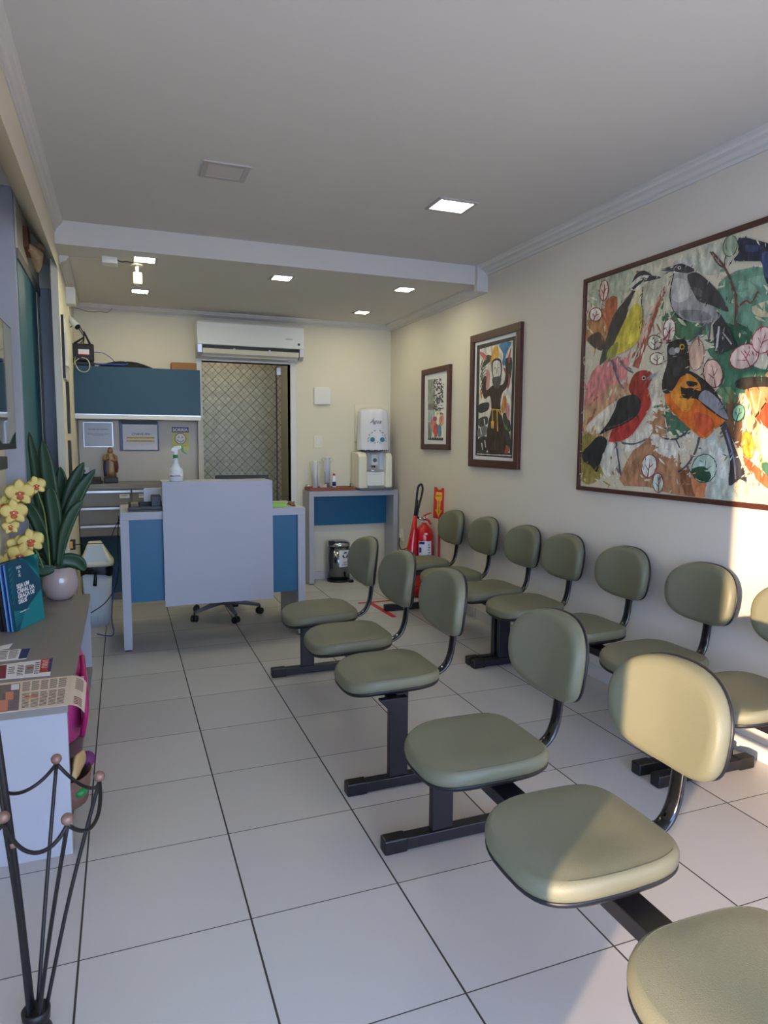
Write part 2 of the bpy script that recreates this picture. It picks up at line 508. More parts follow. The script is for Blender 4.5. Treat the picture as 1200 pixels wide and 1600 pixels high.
# front wall around the glazed entrance behind the viewer
b = MB(); b.box(-0.75, YN - 0.15, 2.5, 3.2, YN, ZF + 0.15); b.box(-0.75, YN - 0.15, 0, -0.35, YN, 2.5); b.box(2.85, YN - 0.15, 0, 3.2, YN, 2.5)
struct(b.build('wall_front', M['wall']))
struct(MB().box(-14, -16, -0.14, 14, YN - 0.0, -0.03).build('trim_4', M['pave']))
# ceiling beam
b = MB().box(XU, 2.0, ZB, XR, 2.2, ZF + 0.01)
struct(b.build('trim_5', M['ceil']))

# crown mouldings: stepped profile swept along a run
def crown(p0, p1, nrm, ztop, name, h=0.075, d=0.095):
    prof = [(0, 0), (d, 0), (d, -0.012), (d*0.86, -0.018), (d*0.78, -0.03), (d*0.5, -0.038), (d*0.34, -h*0.72), (d*0.16, -h*0.78), (d*0.14, -h), (0, -h)]
    bb = MB()
    ring = []
    for p in (p0, p1):
        ring.append([(p[0] + nrm[0]*a, p[1] + nrm[1]*a, ztop + c) for a, c in prof])
    bb.loft(ring, 0, False)
    return struct(bb.build(name, M['mould']))
crown((XR, YN), (XR, 2.0), (-1, 0), ZF, 'trim_6')
crown((XR, 2.0), (XR, YB), (-1, 0), ZB, 'trim_7', 0.06)
crown((XU - 0.02, YB), (XR, YB), (0, -1), ZB, 'trim_8', 0.06, 0.08)
crown((XU, YN), (XU, 2.0), (1, 0), ZF, 'trim_9', 0.075, 0.05)
crown((XU, 2.3), (-0.225, YB), (1, 0), ZB, 'trim_10', 0.06, 0.06)
bb = MB()
for k_, (a, c) in enumerate(((0.0, 0.10), (0.022, 0.075), (0.05, 0.03))):
    bb.box(XR - c, 2.0 - 0.012 * (3 - k_), ZB - 0.055 + 0.01 * k_, XR, 2.01, ZF)
struct(bb.build('trim_11', M['mould']))

# skirtings
struct(MB().box(XR - 0.012, YN, 0, XR, YB, 0.085).build('baseboard_right', M['skirt'], bevel=0.002))
b = MB(); b.box(DX1 + 0.07, YB - 0.012, 0, XR - 0.012, YB, 0.085)
struct(b.build('baseboard_back', M['skirt'], bevel=0.002))
struct(MB().box(XL, SL, 0, XL + 0.012, 1.45, 0.085).build('baseboard_left', M['skirt'], bevel=0.002))

# doorway at the back: white frame, sliding glass leaf and the tiled passage behind it
dr = bpy.data.objects.new('door_1', None); C.objects.link(dr); dr.location = (1.38, YB, 0); struct(dr)
b = MB(); b.box(DX0 - 0.06, YB - 0.02, 0, DX0, YB + 0.12, DZ + 0.05); b.box(DX1, YB - 0.02, 0, DX1 + 0.06, YB + 0.12, DZ + 0.05); b.box(DX0, YB - 0.02, DZ, DX1, YB + 0.12, DZ + 0.05)
b.build('door_frame', M['whitef'], dr, bevel=0.003)
MB().box(DX0, YB + 0.14, 0.01, 1.72, YB + 0.15, DZ - 0.01).build('glass_leaf', M['glass'], dr)
MB().box(1.715, YB + 0.138, 0.01, 1.727, YB + 0.152, DZ - 0.01).build('leaf_edge', M['black'], dr)
MB().box(1.72, YB + 0.13, DZ - 0.10, 1.77, YB + 0.16, DZ - 0.02).build('roller_clamp', M['steel'], dr, bevel=0.004)
struct(MB().box(0.55, 5.3, 0, 2.05, 5.4, ZB).build('wall_passage', M['tile']))
struct(MB().box(2.0, YB + 0.12, 0, 2.12, 5.3, ZB).build('wall_passage_right', M['greenw']))
struct(MB().box(0.45, YB + 0.12, 0, 0.55, 5.4, ZB).build('wall_passage_left', M['greenw']))

# sliding door in the left wall
dl = bpy.data.objects.new('door_2', None); C.objects.link(dl); dl.location = (XD - 0.03, 2.6, 0); struct(dl)
MB().box(XD - 0.04, 1.50, 0.01, XD - 0.004, 2.43, 2.535).build('door_leaf', M['dteal'], dl, bevel=0.002)
MB().box(XD - 0.04, 2.43, 0.01, XD + 0.0, 2.60, 2.535).build('door_post', M['wall'], dl, bevel=0.002)
MB().box(XD - 0.095, 1.50, 2.54, XD + 0.004, 2.64, 2.60).build('door_track', M['lamd'], dl, bevel=0.002)
MB().box(-0.75, 2.60, 0, -0.42, 2.64, 2.54).build('closed_leaf', M['wall'], dl)
MB().box(XD - 0.004, 1.56, 1.17, XD + 0.003, 1.70, 1.26).build('door_pull', M['whitef'], dl, bevel=0.002)

# ------------------------------------------------------------------ ceiling lights
def light(x0, y0, x1, y1, z, dm, label, fr=0.018):
    t = thing('ceiling_light', label, 'ceiling light', ((x0+x1)/2, (y0+y1)/2, z), 'square flush ceiling lights')
    b = MB(); h = 0.008
    b.box(x0, y0, z - h, x1, y0 + fr, z); b.box(x0, y1 - fr, z - h, x1, y1, z); b.box(x0, y0 + fr, z - h, x0 + fr, y1 - fr, z); b.box(x1 - fr, y0 + fr, z - h, x1, y1 - fr, z)
    b.build('lamp_frame', M['lampf'], t)
    MB().box(x0 + fr, y0 + fr, z - 0.006, x1 - fr, y1 - fr, z - 0.001).build('diffuser', dm, t)
light(0.595, 0.67, 0.835, 0.895, ZF, M['unlit'], 'unlit square ceiling lamp, the only dark one, nearest left', 0.03)
light(1.93, 0.70, 2.185, 0.91, ZF, M['litf'], 'large lit square ceiling lamp in front of the beam', 0.02)
light(0.27, 2.10, 0.44, 2.27, ZB, M['lit'], 'lit ceiling lamp just above the white ceiling camera')
light(0.27, 3.20, 0.43, 3.36, ZB, M['lit'], 'lit ceiling lamp seen just below the white ceiling camera')
light(1.28, 2.26, 1.45, 2.43, ZB, M['lit'], 'lit ceiling lamp behind the beam, middle of the room')
light(2.32, 2.27, 2.48, 2.43, ZB, M['lit'], 'lit ceiling lamp behind the beam, nearest the right wall')
light(2.33, 3.37, 2.48, 3.52, ZB, M['lit'], 'lit ceiling lamp nearest the back wall, above the water cooler')

light(1.15, 4.6, 1.35, 4.8, ZB, M['litp'], 'added unseen lamp brightening the tiled passage behind the doorway')  # unseen lamp, added to brighten the passage

# ------------------------------------------------------------------ beam seating
def sup(t, a, b, n1, n2):
    c, s_ = math.cos(t), math.sin(t)
    n = n1 if c < 0 else n2
    return (a * math.copysign(abs(c) ** (2.0 / n), c), b * math.copysign(abs(s_) ** (2.0 / n), s_))

def seat_ring(scale, z, N=48, a=0.220, b=0.210):
    out = []
    for j in range(N):
        x, y = sup(2 * math.pi * j / N, a, b, 3.1, 4.2)
        y *= 1.0 - 0.03 * max(0, x / a)                 # narrows slightly towards the back
        x *= scale; y *= scale
        zz = z
        fx = max(0.0, (-x - 0.05) / 0.16)
        bx = max(0.0, (x - 0.02) / 0.2)
        zz += -0.022 * fx * fx + 0.010 * bx * bx + 0.006 * (abs(y) / 0.2) ** 2
        out.append((x, y, zz))
    return out

def back_ring(scale, depth, N=48, a=0.213, b=0.149):
    """ring of the backrest, in (x thickness, y across, z up); front faces -x"""
    out = []
    for j in range(N):
        t = 2 * math.pi * j / N
        c, s_ = math.cos(t), math.sin(t)
        n = 2.35 if s_ > 0 else 3.0
        y = a * math.copysign(abs(c) ** (2.0 / n), c); z = b * math.copysign(abs(s_) ** (2.0 / n), s_)
        y *= 1.0 - 0.045 * max(0, -z / b)
        y *= scale; z *= scale
        x = depth - 0.9 * y * y + 0.13 * z + 0.5 * z * z * (1 if z < 0 else 0.2)
        out.append((x, y, z))
    return out

ZS = 0.464
def bench(label, x, y, group='three-seat green benches'):
    t = thing('beam_bench', label, 'bench', (x, y, 0), group)
    L = 0.78
    MB().box(-0.02, -L + 0.09, 0.345, 0.065, L - 0.09, 0.388).build('beam', M['blackm'], t, local=True, bevel=0.004)
    for s_ in (-1, 1):
        b = MB(); yy = s_ * L
        b.box(-0.255, yy - 0.025, 0.006, 0.30, yy + 0.025, 0.052)
        ft = b.build('foot', M['blackm'], t, local=True, bevel=0.004)
        for xa, xb in ((-0.262, -0.17), (0.215, 0.307)):
            MB().box(xa, yy - 0.028, 0.0, xb, yy + 0.028, 0.057).build('end_cap', M['black'], ft, local=True, bevel=0.007)
        b = MB(); b.prism([(-0.068, 0.052), (0.018, 0.052), (0.018, 0.404), (-0.110, 0.404), (-0.110, 0.394), (-0.068, 0.350)], 0.036, 'y', yy - 0.018)
        b.box(-0.05, yy - s_ * 0.018, 0.35, 0.0, yy - s_ * 0.10, 0.385)
        b.build('post', M['blackm'], t, local=True, bevel=0.004)
    for k in (-1, 0, 1):
        yc = k * 0.575
        b = MB()
        rings = [(0.50, -0.060), (0.86, -0.060), (0.965, -0.052), (0.998, -0.043), (1.0, -0.036), (0.985, -0.034)]
        b.loft([[(p[0] - 0.006, p[1] + yc, p[2] + ZS) for p in seat_ring(s1, z1)] for s1, z1 in rings], 0, True, True, False)
        b.box(-0.09, yc - 0.08, 0.388, 0.16, yc + 0.08, 0.408)
        shell = b
        b = MB()
        rings = [(0.97, -0.037), (0.992, -0.033), (1.006, -0.020), (1.004, -0.006), (0.985, 0.005), (0.945, 0.0125), (0.935, 0.0125), (0.85, 0.017), (0.65, 0.0195), (0.4, 0.0185), (0.2, 0.0175), (0.03, 0.017)]
        b.loft([[(p[0] - 0.006, p[1] + yc, p[2] + ZS) for p in seat_ring(s1, z1)] for s1, z1 in rings], 0, True)
        st = b.build('seat', M['vinyl'], t, local=True)
        shell.build('seat_shell', M['blackm'], st, local=True)
        for ja, jb in ((7, 17), (31, 41)):                                # stitched seams along the two sides
            rg = seat_ring(0.94, 0.0128)
            MB().tube([(rg[j][0] - 0.006, rg[j][1] + yc, rg[j][2] + ZS) for j in range(ja, jb + 1)], 0.0011, 5).build('seam', M['seam'], st, local=True)
        bx0 = 0.298; bz0 = 0.757
        b = MB()
        prof = [(0.03, -0.022), (0.45, -0.020), (0.80, -0.020), (0.92, -0.016), (0.975, -0.006), (1.0, 0.008), (1.0, 0.022), (0.985, 0.030)]
        b.loft([[(p[0] + bx0, p[1] + yc, p[2] + bz0) for p in back_ring(s1, z1)] for s1, z1 in prof], 0, True, True, False)
        bk = b.build('backrest', M['vinyl'], t, local=True)
        b = MB()
        prof = [(0.985, 0.028), (1.008, 0.030), (1.012, 0.036), (0.99, 0.041), (0.8, 0.046), (0.4, 0.048), (0.03, 0.048)]
        b.loft([[(p[0] + bx0, p[1] + yc, p[2] + bz0) for p in back_ring(s1, z1)] for s1, z1 in prof], 0, True, False, True)
        b.build('backrest_shell', M['blackm'], bk, local=True)
        b = MB()
        pts = [(0.05, yc, 0.405), (0.17, yc, 0.402), (0.25, yc, 0.410), (0.300, yc, 0.438), (0.327, yc, 0.488), (0.340, yc, 0.56), (0.349, yc, 0.66), (0.358, yc, 0.78)]
        b.tube(pts, 0.0125, 12, flat=2.1, up=(0, 0, 1), smooth=4)
        b.build('back_bracket', M['blackg'], t, local=True)
    return t

def copy_thing(o, loc, label):
    r = o.copy(); C.objects.link(r); r.location = loc; r['label'] = label
    for ch in list(o.children):
        c = ch.copy(); C.objects.link(c); c.parent = r
        for g in list(ch.children):
            d = g.copy(); C.objects.link(d); d.parent = c
    return r

bn = bench('middle row three-seat bench nearest the viewer, with sunlit vinyl', 1.275, -1.60)
copy_thing(bn, (1.275, 0.40, 0), 'middle row three-seat bench farther from the viewer, its far end by the desk')
copy_thing(bn, (2.57, 1.75, 0), 'wall row three-seat bench farthest back, beside the fire extinguisher')
copy_thing(bn, (2.57, 0.115, 0), 'wall row middle three-seat bench below the left part of the bird painting')
copy_thing(bn, (2.57, -1.565, 0), 'wall row three-seat bench at the right photo edge, beyond the near bench')

# ------------------------------------------------------------------ reception desk
t = thing('reception_desk', 'grey and teal reception desk with raised square front panel', 'desk', (0.79, 2.35, 0))
x0, x1, y0, y1 = 0.135, 1.462, 2.04, 2.68
MB().box(x0, y0, 0.945, x1, y1, 1.0).build('desk_top', M['lam'], t, bevel=0.002)
MB().box(x0, y0, 0.012, x0 + 0.058, y1, 0.945).build('side_panel', M['lam'], t, bevel=0.002)
MB().box(x1 - 0.058, y0, 0.012, x1, y1, 0.945).build('side_panel', M['lam'], t, bevel=0.002)
MB().box(x0 + 0.058, y0 + 0.025, 0.35, x1 - 0.058, y0 + 0.045, 0.945).build('modesty_panel', M['teal'], t, label='teal modesty panel')
MB().box(0.42, y0 - 0.03, 0.315, 1.205, y0 + 0.001, 1.18).build('front_panel', M['lam'], t, bevel=0.001)
b = MB(); b.box(0.42, y0 - 0.03, 1.18, 1.205, y0 + 0.27, 1.212); b.box(0.44, y0 + 0.02, 1.0, 0.46, y0 + 0.24, 1.18); b.box(1.165, y0 + 0.02, 1.0, 1.185, y0 + 0.24, 1.18)
b.build('transaction_shelf', M['lam'], t, bevel=0.001)
for xx in (x0 + 0.029, x1 - 0.029):
    MB().box(xx - 0.022, y0 + 0.01, 0, xx + 0.022, y0 + 0.06, 0.012).build('glide', M['black'], t)

# spray bottle
t = thing('spray_bottle', 'white spray bottle with green trigger on the desk shelf', 'bottle', (0.52, 2.1, 1.212))
c = (0.522, 2.1, 1.212)
MB().lathe([(0.045, 0), (0.050, 0.006), (0.050, 0.075), (0.047, 0.088), (0.030, 0.105), (0.019, 0.135), (0.016, 0.165), (0.014, 0.168)], c, 24).build('bottle_body', mat('milky_plastic', (214, 220, 224), 0.3), t)
MB().cyl((0.522, 2.1, 1.380), 0.0165, 0.022).build('collar', M['green'], t)
b = MB(); b.prism([(-0.034, 0.028), (-0.030, 0.045), (-0.005, 0.062), (0.038, 0.066), (0.038, 0.045), (0.014, 0.034), (0.012, 0.0), (-0.012, 0.0), (-0.012, 0.02)], 0.022, 'y', -0.011)
b.v = [(a + 0.525, b_ + 2.1, c_ + 1.402) for a, b_, c_ in b.v]
b.build('spray_head', M['white'], t, bevel=0.003)
b = MB(); b.prism([(0.036, 0.068), (0.052, 0.066), (0.060, 0.030), (0.085, 0.006), (0.078, 0.002), (0.048, 0.024), (0.038, 0.044), (0.026, 0.046), (0.024, 0.066)], 0.014, 'y', -0.007)
b.v = [(a + 0.520, b_ + 2.1, c_ + 1.402) for a, b_, c_ in b.v]
b.build('trigger', M['green'], t, bevel=0.002)
lb = MB().lathe([(0.0505, 0.022), (0.0505, 0.058)], c, 24); lb.build('label_band', M['paper'], t)
lettering('ALCOOL', 0.018, (0.515, 2.0485, 1.253), FR, FU, M['navy'], t, bold=0.0004)

# on the desk
t = thing('desk_organizer', 'black desk organizer holding papers at the left end of the desk', 'desk organizer', (0.33, 2.2, 1.0))
b = MB(); b.box(0.195, 2.09, 1.0, 0.43, 2.33, 1.012); b.box(0.195, 2.09, 1.012, 0.43, 2.098, 1.035); b.box(0.195, 2.322, 1.012, 0.43, 2.33, 1.05); b.box(0.195, 2.098, 1.012, 0.203, 2.322, 1.045); b.box(0.27, 2.098, 1.012, 0.276, 2.322, 1.04)
b.build('tray', M['black'], t, bevel=0.002)
MB().box(0.352, 2.12, 1.012, 0.415, 2.30, 1.105).build('file_box', M['black'], t, bevel=0.002)
t = thing('paper_stack', 'upright white papers standing in the black desk organizer', 'papers', (0.36, 2.25, 1.012))
MB().box(0.305, 2.335, 1.0, 0.43, 2.345, 1.145).build('sheet', M['paper'], t)
MB().box(0.31, 2.348, 1.0, 0.44, 2.354, 1.15).build('sheet', M['paper'], t)
tag(MB().box(0.21, 2.12, 1.013, 0.262, 2.29, 1.052).build('sticky_note_box', mat('kraft_grey', (120, 112, 96), 0.7)), 'small grey brown box in the black desk organizer', 'box')
tag(MB().box(1.21, 2.16, 1.0, 1.345, 2.30, 1.022).build('notepad', M['lime'], bevel=0.001), 'lime green notepad on the right end of the desk', 'notepad')
t = thing('stapler', 'small brown stapler shape on the right desk corner', 'stapler', (1.41, 2.2, 1.0))
b = MB(); b.prism([(-0.08, 0.0), (0.09, 0.0), (0.09, 0.006), (0.04, 0.03), (-0.07, 0.012)], 0.03, 'x', 1.385); b.v = [(a, b_ + 2.23, c_ + 1.0) for a, b_, c_ in b.v]
b.build('base', M['brown'], t, bevel=0.002)
MB().cyl((1.40, 2.15, 1.0), 0.007, 0.04).build('spring_post', M['copper'], t)
t = thing('computer_monitor', 'black computer monitor on the desk, its top edge showing', 'monitor', (1.05, 2.47, 1.0))
MB().box(0.845, 2.455, 1.035, 1.265, 2.485, 1.232).build('housing', M['black'], t, bevel=0.006)
MB().box(0.855, 2.486, 1.045, 1.255, 2.488, 1.222).build('screen', M['screen'], t)
MB().box(1.02, 2.44, 1.0, 1.09, 2.456, 1.16).build('neck', M['black'], t)
MB().box(0.95, 2.40, 1.0, 1.16, 2.50, 1.008).build('foot', M['black'], t, bevel=0.003)

# office chair behind the desk
t = thing('office_chair', 'grey swivel office chair on casters behind the desk', 'office chair', (0.95, 2.86, 0))
cx, cy = 0.95, 2.86
for k in range(5):
    a = math.radians(-18 + 72 * k + 10)
    ex, ey = cx + 0.30 * math.cos(a), cy + 0.30 * math.sin(a)
    b = MB(); b.tube([(cx, cy, 0.125), (cx + 0.16 * math.cos(a), cy + 0.16 * math.sin(a), 0.105), (ex, ey, 0.078)], [0.026, 0.02, 0.014], 8, flat=1.0)
    b.build('base_arm', mat('grey_nylon', (92, 94, 102), 0.4), t)
    cs = MB()
    px, py = -math.sin(a + 0.6), math.cos(a + 0.6)
    for s_ in (-1, 1):
        cs.tube([(ex + px*0.006*s_, ey + py*0.006*s_, 0.028), (ex + px*0.024*s_, ey + py*0.024*s_, 0.028)], 0.028, 16)
    cs.cyl((ex, ey, 0.03), 0.008, 0.05, 10)
    cs.build('caster', M['black'], t)
MB().cyl((cx, cy, 0.10), 0.03, 0.10).build('hub', M['black'], t)
MB().cyl((cx, cy, 0.20), 0.018, 0.32).build('gas_column', M['chrome'], t)
b = MB(); b.loft([[(cx + x*1.1, cy + y*1.1, 0.50 + z) for x, y, z in seat_ring(s1, z1)] for s1, z1 in ((0.9, 0), (1.0, 0.02), (1.0, 0.05), (0.9, 0.07), (0.05, 0.075))])
b.build('seat', M['blackm'], t)
b = MB(); b.loft([[(cx + p[1]*1.05, cy + 0.26 + 0.0 - (p[0]) , 0.86 + p[2]*1.2) for p in back_ring(s1, z1)] for s1, z1 in ((0.05, -0.02), (0.9, -0.02), (1.0, 0.0), (0.98, 0.03), (0.05, 0.04))])
b.build('backrest', M['blackm'], t)
MB().tube([(cx, cy + 0.1, 0.5), (cx, cy + 0.28, 0.55), (cx, cy + 0.29, 0.8)], 0.02, 8, smooth=3).build('back_bracket', M['black'], t)

# ------------------------------------------------------------------ cabinets at the back left
CX0, CX1 = -0.215, 0.875
t = thing('drawer_cabinet', 'low grey drawer cabinet with a grey worktop against the back wall', 'cabinet', (0.33, 3.85, 0))
b = MB(); b.box(CX0, 3.66, 0.63, CX1, 4.09, 1.055); b.box(CX0, 3.75, 0.08, CX1, 4.09, 0.63)
b.build('body', M['lamd'], t)
MB().box(CX0, 3.64, 1.057, CX1 + 0.02, 4.09, 1.105).build('worktop', M['lamt'], t, bevel=0.002)
MB().box(CX0, 3.74, 0.08, CX1, 3.75, 0.61).build('teal_panel', M['teald'], t, label='dark teal lower panel')
MB().box(CX0, 3.80, 0.0, CX1, 4.09, 0.08).build('plinth', M['lamt'], t)
for (xa, xb) in ((CX0, 0.228), (0.236, CX1)):
    for (za, zb) in ((0.905, 1.05), (0.742, 0.898), (0.632, 0.735)):
        d = MB().box(xa + 0.003, 3.640, za, xb - 0.003, 3.66, zb).build('drawer', M['lamd'], t, bevel=0.001)
        MB().box(xa + 0.003, 3.630, zb - 0.026, xb - 0.003, 3.642, zb - 0.004).build('handle', M['alu'], d, bevel=0.003, label='aluminium handle strip')
for xa, w_ in ((0.13, 0.085), (0.295, 0.045)):
    s = MB().box(xa, 3.637, 0.975, xa + w_, 3.6398, 1.012).build('label_sticker', M['paper'], t)
    lettering('CAIXA', 0.016, (xa + w_/2, 3.6365, 0.998), FR, FU, M['ink'], s)

t = thing('wall_cabinet', 'dark teal wall cabinet with white underside rail', 'cabinet', (0.33, 3.9, 1.69))
MB().box(-0.235, 3.72, 1.73, CX1, 4.09, 2.165).build('body', M['lamt'], t)
MB().box(-0.235, 3.70, 1.742, CX1, 3.72, 2.165).build('door', M['teald'], t, bevel=0.001)
b = MB(); b.box(-0.235, 3.70, 1.695, CX1, 4.09, 1.728)
b.build('bottom_rail', M['whitef'], t, bevel=0.001)
MB().box(-0.235, 3.704, 1.730, CX1, 3.716, 1.738).build('handle', M['alu'], t)
b = MB().box(0.875, 3.98, 1.105, 0.925, 4.09, 1.728)
tag(b.build('side_panel', M['panelg']), 'narrow pale upright panel beside the doorway', 'panel')
tag(MB().box(CX0, 4.06, 1.106, 0.874, 4.09, 1.69).build('wall_panel', M['panelg']), 'grey backing panel under the teal wall cabinet', 'panel')

# signs on the panel
yp = 4.058
t = thing('framed_certificate', 'silver framed certificate, leftmost under the wall cabinet', 'certificate', (-0.05, yp, 1.44))
fx0, fx1, fz0, fz1 = -0.175, 0.09, 1.435, 1.675
b = MB(); b.box(fx0, yp - 0.014, fz0, fx1, yp, fz0 + 0.010); b.box(fx0, yp - 0.014, fz1 - 0.010, fx1, yp, fz1); b.box(fx0, yp - 0.014, fz0, fx0 + 0.010, yp, fz1); b.box(fx1 - 0.010, yp - 0.014, fz0, fx1, yp, fz1)
b.build('frame', M['alu'], t, bevel=0.002)
MB().box(fx0 + 0.01, yp - 0.006, fz0 + 0.01, fx1 - 0.01, yp, fz1 - 0.01).build('sheet', mat('certificate_paper', (176, 180, 178), 0.25), t)
lettering('ALVARA DE LICENCA', 0.018, ((fx0+fx1)/2, yp - 0.007, 1.605), FR, FU, M['ink'], t)
lettering('Estabelecimento licenciado conforme\nas normas em vigor', 0.0125, ((fx0+fx1)/2, yp - 0.007, 1.555), FR, FU, M['ink'], t)
t = thing('clipboard_notice', 'notice in a dark blue clipboard, middle under the wall cabinet', 'notice', (0.32, yp, 1.4))
MB().box(0.145, yp - 0.008, 1.40, 0.505, yp, 1.70).build('board', mat('dark_blue_plastic', (28, 30, 66), 0.3), t, bevel=0.003)
MB().box(0.175, yp - 0.010, 1.412, 0.492, yp - 0.008, 1.655).build('sheet', M['paper'], t)
MB().box(0.16, yp - 0.022, 1.663, 0.49, yp - 0.010, 1.695).build('clip', M['black'], t, bevel=0.004)
lettering('CHAVE PIX:', 0.034, (0.34, yp - 0.0105, 1.562), FR, FU, M['ink'], t, shear=0.3)
for zz in (1.528, 1.497):
    MB().box(0.208, yp - 0.0108, zz - 0.009, 0.466, yp - 0.0102, zz + 0.009).build('highlight_bar', mat('highlighter_yellow', (226, 196, 96), 0.7), t)
lettering('informe o comprovante de pagamento', 0.0155, (0.337, yp - 0.0112, 1.528), FR, FU, M['ink'], t)
lettering('na recepcao do estabelecimento', 0.0155, (0.337, yp - 0.0112, 1.497), FR, FU, M['ink'], t)
t = thing('smile_sign', 'SORRIA sign with a smiling face, rightmost under the cabinet', 'sign', (0.705, yp, 1.41))
MB().box(0.63, yp - 0.004, 1.405, 0.79, yp, 1.635).build('plate', M['pale_y'], t)
MB().box(0.63, yp - 0.005, 1.582, 0.79, yp - 0.003, 1.635).build('header_band', M['lilac'], t)
lettering('SORRIA', 0.042, (0.71, yp - 0.0055, 1.607), FR, FU, M['wht'], t, bold=0.001)
b = MB(); b.cyl((0.71, yp - 0.003, 1.522), 0.052, 0.003, 32, axis='y'); b.build('face', M['smile'], t)
b = MB(); b.tube([(0.71 + 0.052*math.cos(a), yp - 0.006, 1.522 + 0.052*math.sin(a)) for a in [2*math.pi*i/32 for i in range(32)]], 0.003, 6, closed=True)
b.tube([(0.71 + 0.033*math.cos(a), yp - 0.0065, 1.524 + 0.033*math.sin(a)) for a in [math.pi*(1.1 + 0.8*i/10) for i in range(11)]], 0.003, 6)
for xx in (-0.017, 0.017): b.sphere((0.71 + xx, yp - 0.006, 1.537), 0.006, 8)
b.build('face_lines', M['lilac'], t)
lettering('voce esta sendo\nfilmado', 0.017, (0.71, yp - 0.0045, 1.443), FR, FU, M['lilac'], t)

# statue
t = thing('saint_statue', 'small robed saint statue in gold and dark red on the worktop', 'statue', (0.06, 3.85, 1.105))
sx_, sy_ = 0.06, 3.85
MB().box(sx_ - 0.062, sy_ - 0.05, 1.105, sx_ + 0.062, sy_ + 0.05, 1.155).build('plinth', mat('dark_stone', (48, 50, 54), 0.5), t, bevel=0.008)
def er(cx_, cy_, z, a, b_, n=20, rip=0.0, ph=0.0):
    return [(cx_ + a * (1 + rip * math.cos(7*2*math.pi*j/n + ph)) * math.cos(2*math.pi*j/n), cy_ + b_ * (1 + rip * math.cos(7*2*math.pi*j/n + ph)) * math.sin(2*math.pi*j/n), z) for j in range(n)]
b = MB(); b.loft([er(sx_, sy_, z, a, c_, 28, 0.07) for z, a, c_ in ((1.155, 0.048, 0.036), (1.22, 0.044, 0.033), (1.28, 0.046, 0.032), (1.33, 0.05, 0.032), (1.365, 0.042, 0.028), (1.385, 0.018, 0.016))])
b.build('robe', M['gold'], t)
b = MB(); b.loft([er(sx_ + dx, sy_ + 0.006, z, a, c_, 24, 0.05, 1.5) for z, a, c_, dx in ((1.165, 0.022, 0.030, -0.036), (1.22, 0.026, 0.03, -0.038), (1.28, 0.03, 0.032, -0.034), (1.33, 0.03, 0.03, -0.028), (1.36, 0.02, 0.02, -0.02))])
b.build('mantle', M['bluer'], t)
b = MB(); b.loft([er(sx_ + dx, sy_ + 0.004, z, a, c_, 24, 0.05) for z, a, c_, dx in ((1.20, 0.012, 0.022, 0.048), (1.25, 0.022, 0.03, 0.046), (1.30, 0.024, 0.03, 0.040), (1.345, 0.024, 0.028, 0.03), (1.37, 0.012, 0.018, 0.02))])
b.build('cape', M['robe'], t)
b = MB(); b.tube([(sx_ + 0.045, sy_ - 0.008, 1.355), (sx_ + 0.05, sy_ - 0.03, 1.315), (sx_ + 0.012, sy_ - 0.045, 1.318)], [0.014, 0.013, 0.009], 10, smooth=4)
b.tube([(sx_ - 0.045, sy_ - 0.008, 1.355), (sx_ - 0.055, sy_ - 0.03, 1.32), (sx_ - 0.012, sy_ - 0.046, 1.335)], [0.014, 0.013, 0.009], 10, smooth=4)
b.build('sleeves', M['gold'], t)
b = MB(); b.sphere((sx_ + 0.004, sy_ - 0.049, 1.320), 0.009, 8); b.sphere((sx_ - 0.005, sy_ - 0.05, 1.337), 0.009, 8); b.lathe([(0.010, 1.378), (0.011, 1.392)], (sx_, sy_, 0), 12); b.sphere((sx_, sy_ - 0.006, 1.405), 0.0185, 16, sz=1.2); b.sphere((sx_, sy_ - 0.021, 1.404), 0.003, 6)
b.build('head_and_hands', M['skin'], t)
b = MB(); b.loft([er(sx_, sy_ + 0.008, z, a, c_, 16) for z, a, c_ in ((1.375, 0.016, 0.012), (1.395, 0.023, 0.017), (1.415, 0.0225, 0.018), (1.428, 0.016, 0.014), (1.436, 0.004, 0.004))])
b.build('hair', M['brown'], t)

# black devices on the worktop
t = thing('card_reader', 'small black payment terminal beside the statue', 'card reader', (-0.06, 3.8, 1.105))
MB().box(-0.115, 3.76, 1.105, -0.015, 3.87, 1.128).build('base', M['black'], t, bevel=0.006)
b = MB(); b.prism([(3.77, 1.128), (3.86, 1.128), (3.86, 1.165), (3.79, 1.150)], 0.08, 'x', -0.105); b.build('keypad', M['black'], t, bevel=0.004)
t = thing('desk_telephone', 'black desk telephone behind the orchid leaves', 'telephone', (-0.165, 3.8, 1.105))
b = MB(); b.prism([(3.72, 1.105), (3.92, 1.105), (3.92, 1.19), (3.74, 1.13)], 0.09, 'x', -0.21); b.build('phone_base', M['black'], t, bevel=0.004)
b = MB(); b.tube([(-0.19, 3.73, 1.17), (-0.185, 3.82, 1.21), (-0.18, 3.91, 1.215)], [0.02, 0.013, 0.02], 10, smooth=4); b.build('handset', M['black'], t)
tag(MB().box(-0.225, 3.93, 1.16, -0.13, 3.96, 1.25).build('white_card_box', M['paper'], bevel=0.002), 'small white box behind the black telephone', 'box')

